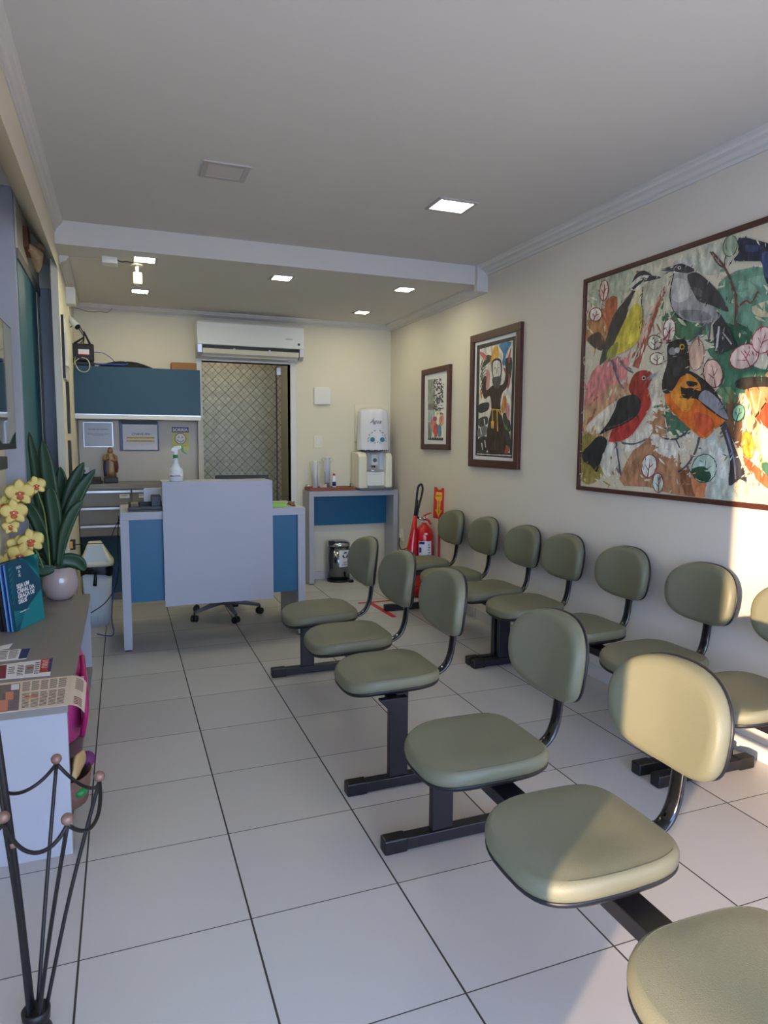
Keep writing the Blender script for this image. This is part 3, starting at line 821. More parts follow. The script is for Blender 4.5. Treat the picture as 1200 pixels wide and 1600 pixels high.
# router, bag, box on the wall cabinet
t = thing('wifi_router', 'black router with two antennas on the wall cabinet', 'router', (-0.14, 3.8, 2.167))
MB().box(-0.235, 3.765, 2.21, -0.045, 3.80, 2.365).build('case', M['black'], t, bevel=0.010)
MB().box(-0.235, 3.75, 2.167, -0.045, 3.86, 2.21).build('stand', M['black'], t, bevel=0.01)
MB().box(-0.175, 3.7625, 2.265, -0.085, 3.7655, 2.315).build('sticker', M['paper'], t)
MB().box(-0.175, 3.7615, 2.262, -0.085, 3.7625, 2.272).build('sticker_band', M['redi'], t)
MB().tube([(-0.065, 3.79, 2.34), (-0.125, 3.79, 2.475)], [0.010, 0.008], 10).build('antenna', M['black'], t)
MB().tube([(-0.205, 3.79, 2.365), (-0.125, 3.80, 2.425)], [0.010, 0.008], 10).build('antenna', M['black'], t)
b = MB()
b.loft([[(0.22 + a * math.cos(2*math.pi*j/24), 3.84 + c_ * math.sin(2*math.pi*j/24), z + 0.006*math.sin(5*2*math.pi*j/24)) for j in range(24)] for z, a, c_ in ((2.168, 0.23, 0.09), (2.182, 0.235, 0.09), (2.205, 0.17, 0.07), (2.222, 0.10, 0.04), (2.226, 0.02, 0.01))])
tag(b.build('black_bag', mat('black_fabric', (22, 22, 28), 0.8, bump=0.5, bscale=60)), 'flat black fabric bag lying on the wall cabinet', 'bag')
tag(MB().box(0.625, 3.78, 2.166, 0.855, 3.95, 2.238).build('cardboard_box', M['card'], bevel=0.002), 'brown cardboard box at the right end of the wall cabinet', 'box')
def cable(name, pts, r, m_, label, cat='cable', group=None, smooth=6):
    return tag(MB().tube(pts, r, 8, smooth=smooth).build(name, m_), label, cat, group)
cable('network_cable', [(-0.06, 3.82, 2.30), (0.03, 3.82, 2.295), (0.09, 3.84, 2.26), (0.12, 3.84, 2.225), (0.12, 3.83, 2.172)], 0.003, M['bluec'], 'blue cable arching from the router to the cabinet top')
cable('network_cable', [(-0.1, 3.80, 2.2), (0.0, 3.74, 2.185), (0.09, 3.735, 2.19), (0.2, 3.75, 2.19), (0.25, 3.80, 2.21)], 0.007, M['bluec'], 'bundle of blue cable lying on the wall cabinet edge')
cable('power_cable', [(-0.17, 3.76, 2.23), (-0.20, 3.70, 2.19), (-0.17, 3.685, 2.12), (-0.11, 3.685, 2.11), (-0.08, 3.69, 2.16), (-0.10, 3.72, 2.22), (-0.15, 3.75, 2.24)], 0.004, M['whitec'], 'white looped cable hanging over the teal cabinet door')
cable('power_cable', [(-0.20, 3.74, 2.24), (-0.215, 3.69, 2.15), (-0.225, 3.685, 2.06), (-0.235, 3.69, 2.02)], 0.004, mat('yellow_green_cable', (150, 156, 90), 0.5), 'short yellow green cable at the cabinet left end')
for k, (za, zb, lb_) in enumerate(((2.60, 2.38, 'outer'), (2.56, 2.36, 'inner'))):
    cable('camera_cable', [(-0.205, 3.30 + k*0.03, za - 0.12), (-0.17, 3.45, 2.50 - k*0.03), (-0.12, 3.66, 2.44 - k*0.03), (-0.13 - k*0.02, 3.78, 2.37)], 0.004, M['cable'], 'black cable from the corner camera to the router, %s one' % lb_)

# ------------------------------------------------------------------ things on the left pier wall
XW = -0.203
def wallx(y): return XU - 0.025 * max(0, (y - 2.14)) / 1.96 + 0.0
t = thing('meter_board', 'narrow white breaker board on the pier beside the sliding door', 'breaker board', (XW, 2.45, 1.95))
MB().box(XU - 0.01, 2.25, 1.93, XU + 0.012, 2.62, 2.36).build('board', M['whitef'], t, bevel=0.003)
MB().box(XU - 0.01, 2.235, 1.93, XU + 0.016, 2.25, 2.36).build('edge_trim', M['blackm'], t)
for k in range(4):
    MB().box(XU + 0.012, 2.31 + 0.07*k, 2.02, XU + 0.03, 2.36 + 0.07*k, 2.25).build('breaker', M['cream'], t, bevel=0.003)
tag(MB().box(XU - 0.012, 2.50, 1.55, XU + 0.012, 2.60, 1.925).build('cable_duct', M['black'], bevel=0.003), 'black upright duct below the breaker board', 'duct')
tag(MB().box(XU - 0.012, 2.46, 1.08, XU + 0.014, 2.56, 1.50).build('black_wall_strip', M['black'], bevel=0.006), 'black narrow upright strip lower on the pier wall', 'strip')  # unidentified narrow dark thing, built as a plain black box
tag(MB().box(XU - 0.02, 3.0, 2.66 - 0.09, XU + 0.055, 3.10, 2.70).build('junction_box', M['white'], bevel=0.004), 'white junction box at the top of the left pier', 'junction box')
t = thing('ceiling_junction_box', 'white square junction box on the ceiling left of the camera', 'junction box', (0.11, 2.25, ZB - 0.045))
MB().box(0.075, 2.20, ZB - 0.045, 0.175, 2.30, ZB).build('case', M['white'], t, bevel=0.003)
cable('ceiling_cable', [(0.175, 2.25, ZB - 0.01), (0.20, 2.25, ZB - 0.018), (0.235, 2.26, ZB - 0.012), (0.28, 2.30, ZB - 0.006)], 0.004, M['cable'], 'short dark cable between ceiling junction box and camera')
cable('ceiling_wire', [(XU + 0.06, 2.32, ZB - 0.006), (-0.05, 2.30, ZB - 0.006), (0.075, 2.27, ZB - 0.008)], 0.0022, M['mould'], 'thin pale wire on the ceiling left of the junction box')
t = thing('ceiling_camera', 'white cube security camera hanging from the ceiling on a stem', 'security camera', (0.305, 2.33, ZB))
MB().lathe([(0.042, -0.018), (0.042, -0.004), (0.036, 0)], (0.305, 2.33, ZB), 24).build('mount_plate', M['cream'], t)
MB().cyl((0.305, 2.33, ZB - 0.075), 0.012, 0.06, 14).build('stem', M['cream'], t)
MB().box(0.275, 2.285, ZB - 0.155, 0.338, 2.375, ZB - 0.07).build('housing', mat('dimmed_ivory_plastic', (176, 172, 146), 0.5), t, bevel=0.008)  # ivory darkened in its colour to offset glare from the nearby lamp
MB().cyl((0.306, 2.286, ZB - 0.112), 0.012, 0.006, 16, axis='y').build('lens', M['whitef'], t)
MB().box(0.285, 2.295, ZB - 0.160, 0.328, 2.36, ZB - 0.155).build('bracket', M['steel'], t)
t = thing('bullet_camera', 'white bullet camera in the back left ceiling corner', 'security camera', (-0.19, 3.3, 2.4))
MB().tube([(-0.222, 3.32, 2.52), (-0.152, 3.28, 2.44)], [0.022, 0.026], 16).build('barrel', M['whitef'], t)
MB().tube([(-0.156, 3.283, 2.444), (-0.146, 3.275, 2.434)], 0.024, 16).build('lens', M['black'], t)
MB().tube([(-0.215, 3.34, 2.53), (-0.225, 3.34, 2.60)], 0.010, 8).build('bracket', M['whitef'], t)
cable('ceiling_wire', [(-0.21, 3.35, 2.60), (-0.17, 3.7, 2.66), (-0.08, 3.98, 2.685), (0.02, 4.01, 2.70), (0.08, 4.0, 2.695), (0.12, 3.99, 2.73)], 0.003, mat('grey_cable', (130, 124, 116), 0.6), 'thin grey wire along the back corner moulding')
# charger plugged by the door
t = thing('power_adapter', 'black power adapter with yellow tag on the door pier', 'adapter', (-0.16, 2.3, 0.78))
MB().box(-0.199, 2.20, 0.73, -0.165, 2.26, 0.80).build('case', M['black'], t, bevel=0.004)
MB().box(-0.199, 2.197, 0.742, -0.182, 2.2, 0.792).build('tag_label', M['yellow'], t)
cable('desk_cable', [(-0.165, 2.23, 0.765), (-0.06, 2.3, 0.755), (0.02, 2.35, 0.745), (0.045, 2.35, 0.73), (0.02, 2.35, 0.735), (0.06, 2.36, 0.77), (0.10, 2.3, 0.87), (0.133, 2.25, 0.93)], 0.003, M['cable'], 'black cable running from the wall adapter to the desk')
cable('desk_cable', [(0.125, 2.5, 0.93), (0.11, 2.62, 0.70), (0.10, 2.62, 0.42), (0.02, 2.5, 0.28), (-0.09, 2.4, 0.22)], 0.004, M['cable'], 'black cable drooping from the desk past the white bin')
cable('desk_cable', [(0.13, 2.6, 0.62), (0.075, 2.55, 0.40), (0.05, 2.52, 0.15), (0.06, 2.5, 0.02), (0.01, 2.5, 0.008), (-0.06, 2.5, 0.03)], 0.004, M['bluec'], 'dark blue cable reaching the floor in front of the white bin')

# carved wall ornament above the sliding door
t = thing('carved_wall_ornament', 'carved wooden bird-like figure on a plank above the sliding door', 'wall ornament', (XD, 1.9, 2.62))
ox, oy, oz = -0.355, 1.92, 2.70
b = MB(); b.prism([(oy - 0.14, oz + 0.10), (oy - 0.10, oz + 0.10), (oy + 0.10, oz - 0.02), (oy + 0.02, oz - 0.05), (oy - 0.14, oz - 0.02)], 0.03, 'x', ox - 0.006)
b.build('plank', M['brown'], t, bevel=0.003)
b = MB(); b.tube([(ox + 0.02, oy - 0.10, oz - 0.01), (ox + 0.045, oy - 0.02, oz - 0.02), (ox + 0.05, oy + 0.06, oz - 0.05), (ox + 0.04, oy + 0.14, oz - 0.10)], [0.018, 0.034, 0.034, 0.014], 12, smooth=4)
b.build('body', M['carved'], t)
b = MB(); b.tube([(ox + 0.05, oy + 0.0, oz + 0.01), (ox + 0.075, oy + 0.03, oz + 0.03), (ox + 0.09, oy + 0.07, oz + 0.02)], [0.018, 0.02, 0.008], 12, smooth=4)
b.build('head', M['carved'], t)
b = MB(); b.tube([(ox + 0.05, oy - 0.03, oz + 0.0), (ox + 0.075, oy + 0.0, oz - 0.03), (ox + 0.065, oy + 0.08, oz - 0.08)], [0.015, 0.026, 0.008], 10, flat=0.5, smooth=4)
b.build('wing', M['carved'], t)

# television
t = thing('television', 'black wall-mounted television at the left photo edge', 'television', (-0.39, 0.55, 1.44))
MB().box(-0.405, -0.02, 1.455, -0.372, 1.17, 2.10).build('housing', M['black'], t, bevel=0.004)
MB().box(-0.3725, -0.005, 1.485, -0.3705, 1.155, 2.088).build('screen', M['screen'], t)
MB().box(XL, 0.4, 1.6, -0.405, 0.75, 1.95).build('wall_mount', M['blackm'], t)
t = thing('soundbar', 'small dark grey speaker under the television', 'speaker', (-0.4, 0.75, 1.36))
MB().box(XL, 0.55, 1.355, -0.385, 0.93, 1.42).build('case', mat('dark_grey_plastic', (70, 72, 78), 0.4), t, bevel=0.006)

# ------------------------------------------------------------------ air conditioner
t = thing('air_conditioner', 'white split air conditioner above the back doorway', 'air conditioner', (1.39, 3.95, 2.31))
x0, x1 = 0.872, 1.922
prof = [(4.095, 2.665), (3.865, 2.66), (3.842, 2.64), (3.836, 2.46), (3.84, 2.43), (3.90, 2.43), (3.93, 2.36), (3.93, 2.325), (4.095, 2.315)]
b = MB(); b.prism(prof, x1 - x0, 'x', x0); b.build('body', M['white'], t, bevel=0.006)
for xa, xb in ((x0, x0 + 0.045), (x1 - 0.045, x1)):
    b = MB(); b.prism([(3.838, 2.43), (4.0, 2.43), (4.0, 2.32), (3.90, 2.318), (3.853, 2.355)], xb - xa, 'x', xa); b.build('end_cap', M['alu'], t, bevel=0.004)
b = MB(); b.prism([(3.845, 2.392), (3.86, 2.398), (3.93, 2.345), (3.90, 2.335), (3.862, 2.352)], x1 - x0 - 0.10, 'x', x0 + 0.05); b.build('louvre', M['cream'], t, bevel=0.003)
MB().box(x0 + 0.046, 3.875, 2.385, x1 - 0.046, 3.93, 2.43).build('air_outlet', M['black'], t)
for k in (1, 2): MB().box(x0 + (x1-x0)*k/3.0 - 0.008, 3.843, 2.37, x0 + (x1-x0)*k/3.0 + 0.008, 3.87, 2.405).build('louvre_hinge', M['whitef'], t)
MB().cyl((x1 - 0.055, 3.8355, 2.475), 0.013, 0.002, 20, axis='y').build('badge', M['tealk'], t)
MB().box(x1 - 0.19, 3.8345, 2.515, x1 - 0.12, 3.836, 2.53).build('display', mat('pale_grey_print', (186, 188, 190), 0.4), t)

# ------------------------------------------------------------------ back wall fittings
t = thing('wall_cover_box', 'square white cover box on the back wall', 'wall box', (2.18, YB - 0.03, 1.88))
MB().box(2.09, YB - 0.03, 1.895, 2.275, YB, 2.075).build('cover', M['white'], t, bevel=0.008)
t = thing('light_switch', 'white double light switch on the back wall', 'light switch', (2.13, YB - 0.01, 1.43))
MB().box(2.088, YB - 0.010, 1.432, 2.178, YB, 1.562).build('plate', M['cream'], t, bevel=0.003)
for zz in (1.465, 1.505):
    MB().box(2.118, YB - 0.014, zz, 2.148, YB - 0.009, zz + 0.03).build('rocker', M['white'], t, bevel=0.002)
tag(MB().box(2.545, YB - 0.025, 1.50, 2.93, YB, 1.905).build('electrical_panel', M['cream'], bevel=0.004), 'cream breaker panel cover behind the covered water jug', 'electrical panel')
t = thing('wall_socket', 'white wall socket low on the right wall', 'socket', (XR, 3.7, 0.45))
MB().box(XR - 0.010, 3.67, 0.44, XR, 3.77, 0.57).build('plate', M['white'], t, bevel=0.003)
MB().box(XR - 0.035, 3.70, 0.47, XR - 0.01, 3.74, 0.51).build('plug', M['cream'], t, bevel=0.004)
cable('socket_cable', [(XR - 0.03, 3.72, 0.47), (XR - 0.05, 3.68, 0.40), (XR - 0.07, 3.55, 0.37), (XR - 0.03, 3.35, 0.45), (XR - 0.015, 3.2, 0.52)], 0.005, M['cable'], 'grey cable drooping from the low wall socket')

# ------------------------------------------------------------------ console table and what stands on it
t = thing('console_table', 'narrow grey console table with teal apron at the back wall', 'table', (2.46, 3.95, 0))
x0, x1, y0, y1 = 1.96, 2.955, 3.815, 4.085
MB().box(x0, y0, 0.93, x1, y1, 0.985).build('table_top', M['lam'], t, bevel=0.002)
MB().box(x0, y0, 0.012, x0 + 0.052, y1, 0.93).build('side_panel', M['lam'], t, bevel=0.002)
MB().box(x1 - 0.052, y0, 0.012, x1, y1, 0.93).build('side_panel', M['lam'], t, bevel=0.002)
MB().box(x0 + 0.052, y1 - 0.05, 0.60, x1 - 0.052, y1 - 0.03, 0.93).build('apron', M['teal'], t, label='teal apron panel')
for xx in (x0 + 0.026, x1 - 0.026): MB().box(xx - 0.02, y0 + 0.01, 0, xx + 0.02, y0 + 0.05, 0.012).build('glide', M['black'], t)

t = thing('wooden_tray', 'reddish wooden tray with chrome handles on the console table', 'tray', (2.22, 3.93, 0.985))
b = MB(); b.box(1.97, 3.83, 0.985, 2.47, 4.05, 0.993); b.box(1.97, 3.83, 0.993, 2.47, 3.842, 1.022); b.box(1.97, 4.038, 0.993, 2.47, 4.05, 1.022); b.box(1.97, 3.842, 0.993, 1.982, 4.038, 1.022); b.box(2.458, 3.842, 0.993, 2.47, 4.038, 1.022)
b.build('tray_body', M['wood'], t, bevel=0.002)
for xx in (1.976, 2.464):
    MB().tube([(xx, 3.89, 1.02), (xx, 3.89, 1.05), (xx, 3.99, 1.05), (xx, 3.99, 1.02)], 0.004, 8).build('handle', M['chrome'], t)
def cup_tube(x, y, h, r, label, mt, base):
    t = thing('cup_dispenser', label, 'cup dispenser', (x, y, 0.993))
    MB().lathe([(r, 0.0), (r, h), (r - 0.002, h), (r - 0.002, 0.002)], (x, y, 0.993), 24).build('tube', M['acryl'], t)
    MB().lathe([(r * 0.8, base + 0.002), (r * 0.92, h * 0.97), (r * 0.5, h * 1.02)] , (x, y, 0.993), 24).build('cup_stack', mt, t)
    if base > 0.01: MB().cyl((x, y, 0.994), r * 0.7, base, 20).build('dark_foot', M['black'], t)
    for s_ in (-1, 1):
        MB().tube([(x + s_*r, y, 1.12 + h - 0.3), (x + s_*(r + 0.004), y, 0.993 + h*0.82), (x + s_*(r + 0.03), y, 0.993 + h*0.93), (x + s_*(r + 0.014), y, 0.993 + h)], 0.0022, 6, smooth=3).build('clip_wire', M['chrome'], t)
    MB().box(x + r, y - 0.004, 0.993, x + r + 0.004, y + 0.004, 0.993 + h).build('support_rod', M['steel'], t)
cup_tube(2.055, 3.93, 0.30, 0.030, 'clear tube of white cups, left of the two on the tray', M['wht'], 0.0)
cup_tube(2.185, 3.92, 0.34, 0.029, 'taller tube of bluish cups, right of the two on the tray', mat('blue_white_cups', (196, 206, 232), 0.4), 0.075)
t = thing('sweetener_bottle', 'small white sweetener bottle with red cap on the tray', 'bottle', (2.262, 3.92, 0.993))
MB().lathe([(0.019, 0), (0.020, 0.01), (0.020, 0.11), (0.017, 0.135), (0.010, 0.15)], (2.262, 3.92, 0.993), 18, sy=0.7).build('bottle_body', M['wht'], t)
MB().cyl((2.262, 3.92, 1.143), 0.011, 0.022, 14).build('cap', M['redi'], t)
MB().lathe([(0.0205, 0.04), (0.0205, 0.085)], (2.262, 3.92, 0.993), 18, sy=0.72).build('label_band', M['navy'], t)
t = thing('sugar_sachet_holder', 'dark holder filled with pink and white sachets on the tray', 'sachet holder', (2.13, 3.89, 0.993))
MB().box(2.09, 3.855, 0.993, 2.30, 3.885, 1.022).build('holder', mat('smoked_plastic', (74, 68, 62), 0.3), t, bevel=0.004)
b = MB()
for k in range(5): b.box(2.095 + 0.014*k, 3.860, 1.0, 2.105 + 0.014*k, 3.882, 1.052 + 0.006*math.sin(k*2))
b.build('sachets', mat('pale_pink_paper', (226, 206, 206), 0.7), t)

t = thing('water_dispenser', 'ivory countertop water dispenser on the console table', 'water dispenser', (2.70, 3.93, 0.985))
x0, x1, y0, y1, z0, z1 = 2.50, 2.885, 3.80, 4.07, 0.985, 1.395
MB().box(x0 + 0.005, y0 - 0.02, z0, x1 - 0.0, y1, z0 + 0.022).build('base_plate', mat('mid_grey_plastic', (96, 98, 104), 0.4), t, bevel=0.006)
arch = []
for k in range(9):
    a = math.pi * k / 8
    arch.append((2.70 + 0.105 * math.cos(a), 1.275 + 0.085 * math.sin(a)))
for (xa, xb) in ((x0, 2.595), (2.805, x1)):
    b = MB()
    pr = [(y0, z0 + 0.022), (y1, z0 + 0.022), (y1, z1), (y0 + 0.08, z1), (y0 + 0.035, z1 - 0.015), (y0 + 0.006, z1 - 0.05), (y0, z1 - 0.10)]
    b.prism(pr, xb - xa, 'x', xa)
    b.build('side_cheek', M['cream'], t, bevel=0.018, seg=4)
MB().box(2.595, y0 + 0.035, z0 + 0.022, 2.805, y1, 1.185).build('lower_front', M['white'], t, bevel=0.004)
MB().box(2.595, y0 + 0.12, 1.185, 2.805, y1, z1 - 0.005).build('niche_back', M['steel'], t)
b = MB(); b.lathe([(0.10, 0), (0.104, 0.008), (0.10, 0.016)], (2.70, y0 + 0.085, 1.187), 28, sy=0.7); b.build('drip_tray', M['chrome'], t)
MB().box(2.67, y0 + 0.075, 1.25, 2.74, y0 + 0.12, 1.37).build('tap_block', M['white'], t, bevel=0.006)
MB().cyl((2.705, y0 + 0.076, 1.305), 0.022, 0.012, 20, axis='y').build('tap_button', mat('grey_button', (92, 96, 110), 0.4), t)
MB().cyl((2.705, y0 + 0.09, 1.225), 0.009, 0.03, 12).build('spout', M['black'], t)
MB().box(2.61, y0 - 0.005, z0 + 0.022, 2.79, y0 + 0.035, z0 + 0.05).build('cup_grille', mat('grille_grey', (150, 152, 156), 0.4, 0.6), t, bevel=0.003)
t = thing('water_jug', 'water jug with fabric cover embroidered Agua on the dispenser', 'water jug', (2.69, 3.93, 1.395))
MB().lathe([(0.06, 0), (0.11, 0.012), (0.135, 0.035), (0.14, 0.05)], (2.69, 3.93, 1.385), 30).build('jug_neck', mat('grey_jug_plastic', (120, 128, 138), 0.3), t)
b = MB(); rings = []
for i, (r, z) in enumerate(((0.172, 1.415), (0.168, 1.50), (0.166, 1.62), (0.165, 1.74), (0.162, 1.81), (0.150, 1.840), (0.120, 1.852), (0.05, 1.856), (0.01, 1.856))):
    amp = 0.035 if i < 4 else 0.02
    rings.append([(2.70 + r * (1 + amp * math.sin(9*2*math.pi*j/72 + i*0.3)) * math.cos(2*math.pi*j/72), 3.925 + 0.84 * r * (1 + amp * math.sin(9*2*math.pi*j/72 + i*0.3)) * math.sin(2*math.pi*j/72), z + (0.004 * math.sin(14*2*math.pi*j/72) if i == 0 else 0)) for j in range(72)])
b.loft(rings, 0, True, False, True); cv = b.build('fabric_cover', M['cloth'], t)
b = MB()
for j in range(15):
    a = math.radians(200 + 140 * j / 14)
    b.sphere((2.70 + 0.172*math.cos(a), 3.925 + 0.145*math.sin(a), 1.411), 0.0085, 8, sz=0.7)
b.build('lace_trim', M['blackm'], cv)
lettering('Água', 0.062, (2.672, 3.769, 1.715), FR, FU, M['navy'], cv, shear=0.45)
b = MB()
random.seed(3)
for xx in (-0.055, 0.055):
    b.lathe([(0.026, 0), (0.026, 0.003)], (2.70 + xx, 3.7785 + abs(xx)*0.12, 1.525), 12, axis='y')
b.build('teal_roses', mat('teal_embroidery', (60, 128, 150), 0.8), cv)
b = MB()
for xx, zz in ((-0.10, 1.54), (-0.09, 1.575), (-0.06, 1.60), (0.10, 1.54), (0.09, 1.575), (0.06, 1.60), (-0.03, 1.62), (0.03, 1.62), (0, 1.50), (-0.03, 1.49), (0.03, 1.49), (-0.1, 1.51), (0.1, 1.51)):
    a = random.uniform(0, 3)
    b.tube([(2.70 + xx - 0.01*math.cos(a), 3.772 + abs(xx)*0.2, zz - 0.01*math.sin(a)), (2.70 + xx + 0.01*math.cos(a), 3.772 + abs(xx)*0.2, zz + 0.01*math.sin(a))], 0.0035, 6)
b.build('embroidered_leaves', mat('grey_embroidery', (120, 132, 146), 0.8), cv)

# pedal bin under the console
t = thing('pedal_bin', 'small chrome pedal bin with recycling sticker under the console table', 'bin', (2.318, 3.945, 0))
c = (2.318, 3.945, 0)
MB().lathe([(0.125, 0.0), (0.127, 0.006), (0.127, 0.022), (0.123, 0.024)], c, 32).build('base_ring', M['black'], t)
MB().lathe([(0.122, 0.02), (0.122, 0.385)], c, 36).build('body', mat('mirror_steel', (128, 136, 146), 0.16, 1.0), t)
MB().lathe([(0.125, 0.385), (0.127, 0.40), (0.125, 0.415), (0.110, 0.43), (0.07, 0.442), (0.01, 0.446)], c, 36).build('lid', M['steel'], t)
MB().box(2.188, 3.85, 0.405, 2.25, 3.90, 0.45).build('lid_hinge', M['black'], t, bevel=0.006)
MB().box(2.39, 3.79, 0.0, 2.44, 3.84, 0.03).build('pedal', M['black'], t, bevel=0.005)
lb = []
b = MB()
for i in range(7):
    a = math.radians(-104 + 10 * i)
    lb.append((2.318 + 0.1235*math.cos(a), 3.945 + 0.1235*math.sin(a)))
b.add([(x, y, 0.17) for x, y in lb] + [(x, y, 0.35) for x, y in lb], [(i, i+1, 8+i, 7+i) for i in range(6)])
st = b.build('recycling_sticker', M['paper'], t)
b = MB()
for k in range(3):
    a0 = math.radians(90 + 120*k)
    pts = []
    for q in range(3):
        a = a0 + math.radians(-35 + 45*q)
        u = 0.028 * math.cos(a); zz = 0.295 + 0.030 * math.sin(a)
        ang = math.radians(-72) + u / 0.1235
        pts.append((2.318 + 0.1255*math.cos(ang), 3.945 + 0.1255*math.sin(ang), zz))
    b.tube(pts, [0.0085, 0.0085, 0.002], 6, flat=0.5)
b.build('recycling_arrows', M['black'], st)
lettering('LIXO\nCOMUM', 0.025, (2.318 + 0.1265*math.cos(math.radians(-72)), 3.945 + 0.1265*math.sin(math.radians(-72)), 0.205), (math.sin(math.radians(72)), math.cos(math.radians(72)), 0), (0, 0, 1), M['ink'], st)

# ------------------------------------------------------------------ fire extinguisher corner
t = thing('fire_extinguisher', 'red fire extinguisher standing at the right wall', 'fire extinguisher', (2.868, 2.93, 0))
ex, ey = 2.868, 2.93
MB().lathe([(0.10, 0.015), (0.112, 0.02), (0.112, 0.10), (0.098, 0.11)], (ex, ey, 0), 32).build('base_ring', mat('dark_red_enamel', (150, 18, 30), 0.3), t)
MB().lathe([(0.088, 0.10), (0.092, 0.11), (0.092, 0.58), (0.086, 0.635), (0.068, 0.675), (0.045, 0.70), (0.026, 0.715), (0.022, 0.73)], (ex, ey, 0), 36).build('cylinder', M['red'], t)
MB().cyl((ex, ey, 0.725), 0.022, 0.02).build('neck_ring', M['whitef'], t)
b = MB(); b.cyl((ex, ey, 0.74), 0.017, 0.06, 16); b.tube([(ex, ey, 0.775), (ex - 0.06, ey - 0.01, 0.77)], 0.011, 10)
b.build('valve', M['chrome'], t)
b = MB(); b.tube([(ex - 0.012, ey, 0.79), (ex + 0.02, ey - 0.02, 0.812), (ex + 0.055, ey - 0.045, 0.828)], [0.010, 0.009, 0.007], 10, flat=1.2, smooth=3)
b.tube([(ex - 0.005, ey, 0.765), (ex + 0.028, ey - 0.03, 0.757), (ex + 0.05, ey - 0.05, 0.715)], [0.011, 0.011, 0.010], 10, flat=1.2, smooth=3)
b.build('lever', M['red'], t)
b = MB(); b.tube([(ex - 0.06, ey - 0.01, 0.775), (ex - 0.075, ey, 0.80), (ex - 0.055, ey, 0.90), (ex - 0.03, ey + 0.0, 0.99), (ex - 0.02, ey, 1.06), (ex - 0.035, ey, 1.10), (ex - 0.065, ey, 1.075), (ex - 0.08, ey, 0.98), (ex - 0.092, ey, 0.80)], 0.0105, 10, smooth=5)
b.tube([(ex - 0.078, ey, 0.95), (ex - 0.098, ey, 0.78)], 0.015, 12)
b.build('hose', M['cable'], t)
b = MB(); b.tube([(ex - 0.098, ey - 0.01, 0.80), (ex - 0.115, ey - 0.02, 0.66), (ex - 0.15, ey - 0.03, 0.38), (ex - 0.155, ey - 0.03, 0.30)], [0.018, 0.030, 0.060, 0.062], 20)
b.build('horn', M['red'], t)
def curved_label(bb, cx_, cy_, r, a0, a1, z0, z1, mi=0, n=8):
    q = [(cx_ + r*math.cos(math.radians(a0 + (a1-a0)*i/n)), cy_ + r*math.sin(math.radians(a0 + (a1-a0)*i/n))) for i in range(n+1)]
    bb.add([(x, y, z0) for x, y in q] + [(x, y, z1) for x, y in q], [(i, i+1, n+2+i, n+1+i) for i in range(n)], mi)
b = MB(); curved_label(b, ex, ey, 0.0932, -145, -65, 0.36, 0.56)
for k, (za, zb, a0, a1) in enumerate(((0.53, 0.555, -143, -110), (0.45, 0.50, -143, -128), (0.365, 0.40, -143, -106))):
    curved_label(b, ex, ey, 0.0938, a0, a1, za, zb, 1, 4)
for k in range(5): curved_label(b, ex, ey, 0.0938, -88, -80 + (k % 2)*6, 0.42 + 0.025*k, 0.428 + 0.025*k, 1, 2)
b.build('instruction_label', [M['paper'], M['navy']], t)
b = MB(); curved_label(b, ex, ey, 0.0895, -135, -95, 0.625, 0.627, 0, 6)
b = MB(); b.sphere((ex - 0.015, ey - 0.083, 0.628), 0.022, 14, sy=0.3, sz=0.45); b.build('seal_sticker', M['wht'], t)

t = thing('extinguisher_sign', 'red and yellow arrow sign on a red post beside the extinguisher', 'sign', (2.935, 2.72, 0))
MB().cyl((2.93, 2.72, 0.012), 0.012, 0.80, 14).build('post', mat('dark_red_paint', (140, 22, 34), 0.4), t)
MB().lathe([(0.075, 0), (0.075, 0.012)], (2.875, 2.70, 0.0), 20).build('post_base', M['black'], t)
# plate facing the entrance, slightly turned to the room
b = MB(); pl = [(2.878, 0.80), (2.985, 0.78), (2.992, 1.075), (2.966, 1.078), (2.958, 1.062), (2.93, 1.062), (2.914, 1.085), (2.888, 1.09)]
pl = [(min(a - 0.022, 2.966), z) for a, z in pl]
b.prism(pl, 0.004, 'y', 2.702); b.build('plate', mat('sign_red', (196, 44, 30), 0.45), t)
b = MB(); b.prism([(2.875, 0.985), (2.885, 1.045), (2.945, 1.035), (2.945, 0.97), (2.93, 0.95), (2.928, 0.87), (2.944, 0.868), (2.909, 0.80), (2.878, 0.878), (2.893, 0.876), (2.896, 0.955)], 0.002, 'y', 2.7)
b.build('arrow', M['yellow'], t)
for k, ch in enumerate('EXTINTOR'):
    lettering(ch, 0.019, (2.912, 2.6995, 0.955 - 0.0155*k), FR, FU, mat('sign_dark_red', (110, 30, 20), 0.5), t, bold=0.0004)
lettering('PERIGO', 0.017, (2.912, 2.6995, 1.005), FR, FU, MATS['sign_dark_red'], t, bold=0.0004)
b = MB(); h = 0.002
b.box(2.18, 2.86, 0.0005, 2.72, 2.90, h); b.prism([(2.27, 2.86), (2.315, 2.86), (2.335, 2.30), (2.29, 2.30)], h, 'z', 0.0005)
tag(b.build('floor_tape', M['redp']), 'red tape marking on the floor in front of the extinguisher', 'floor tape')

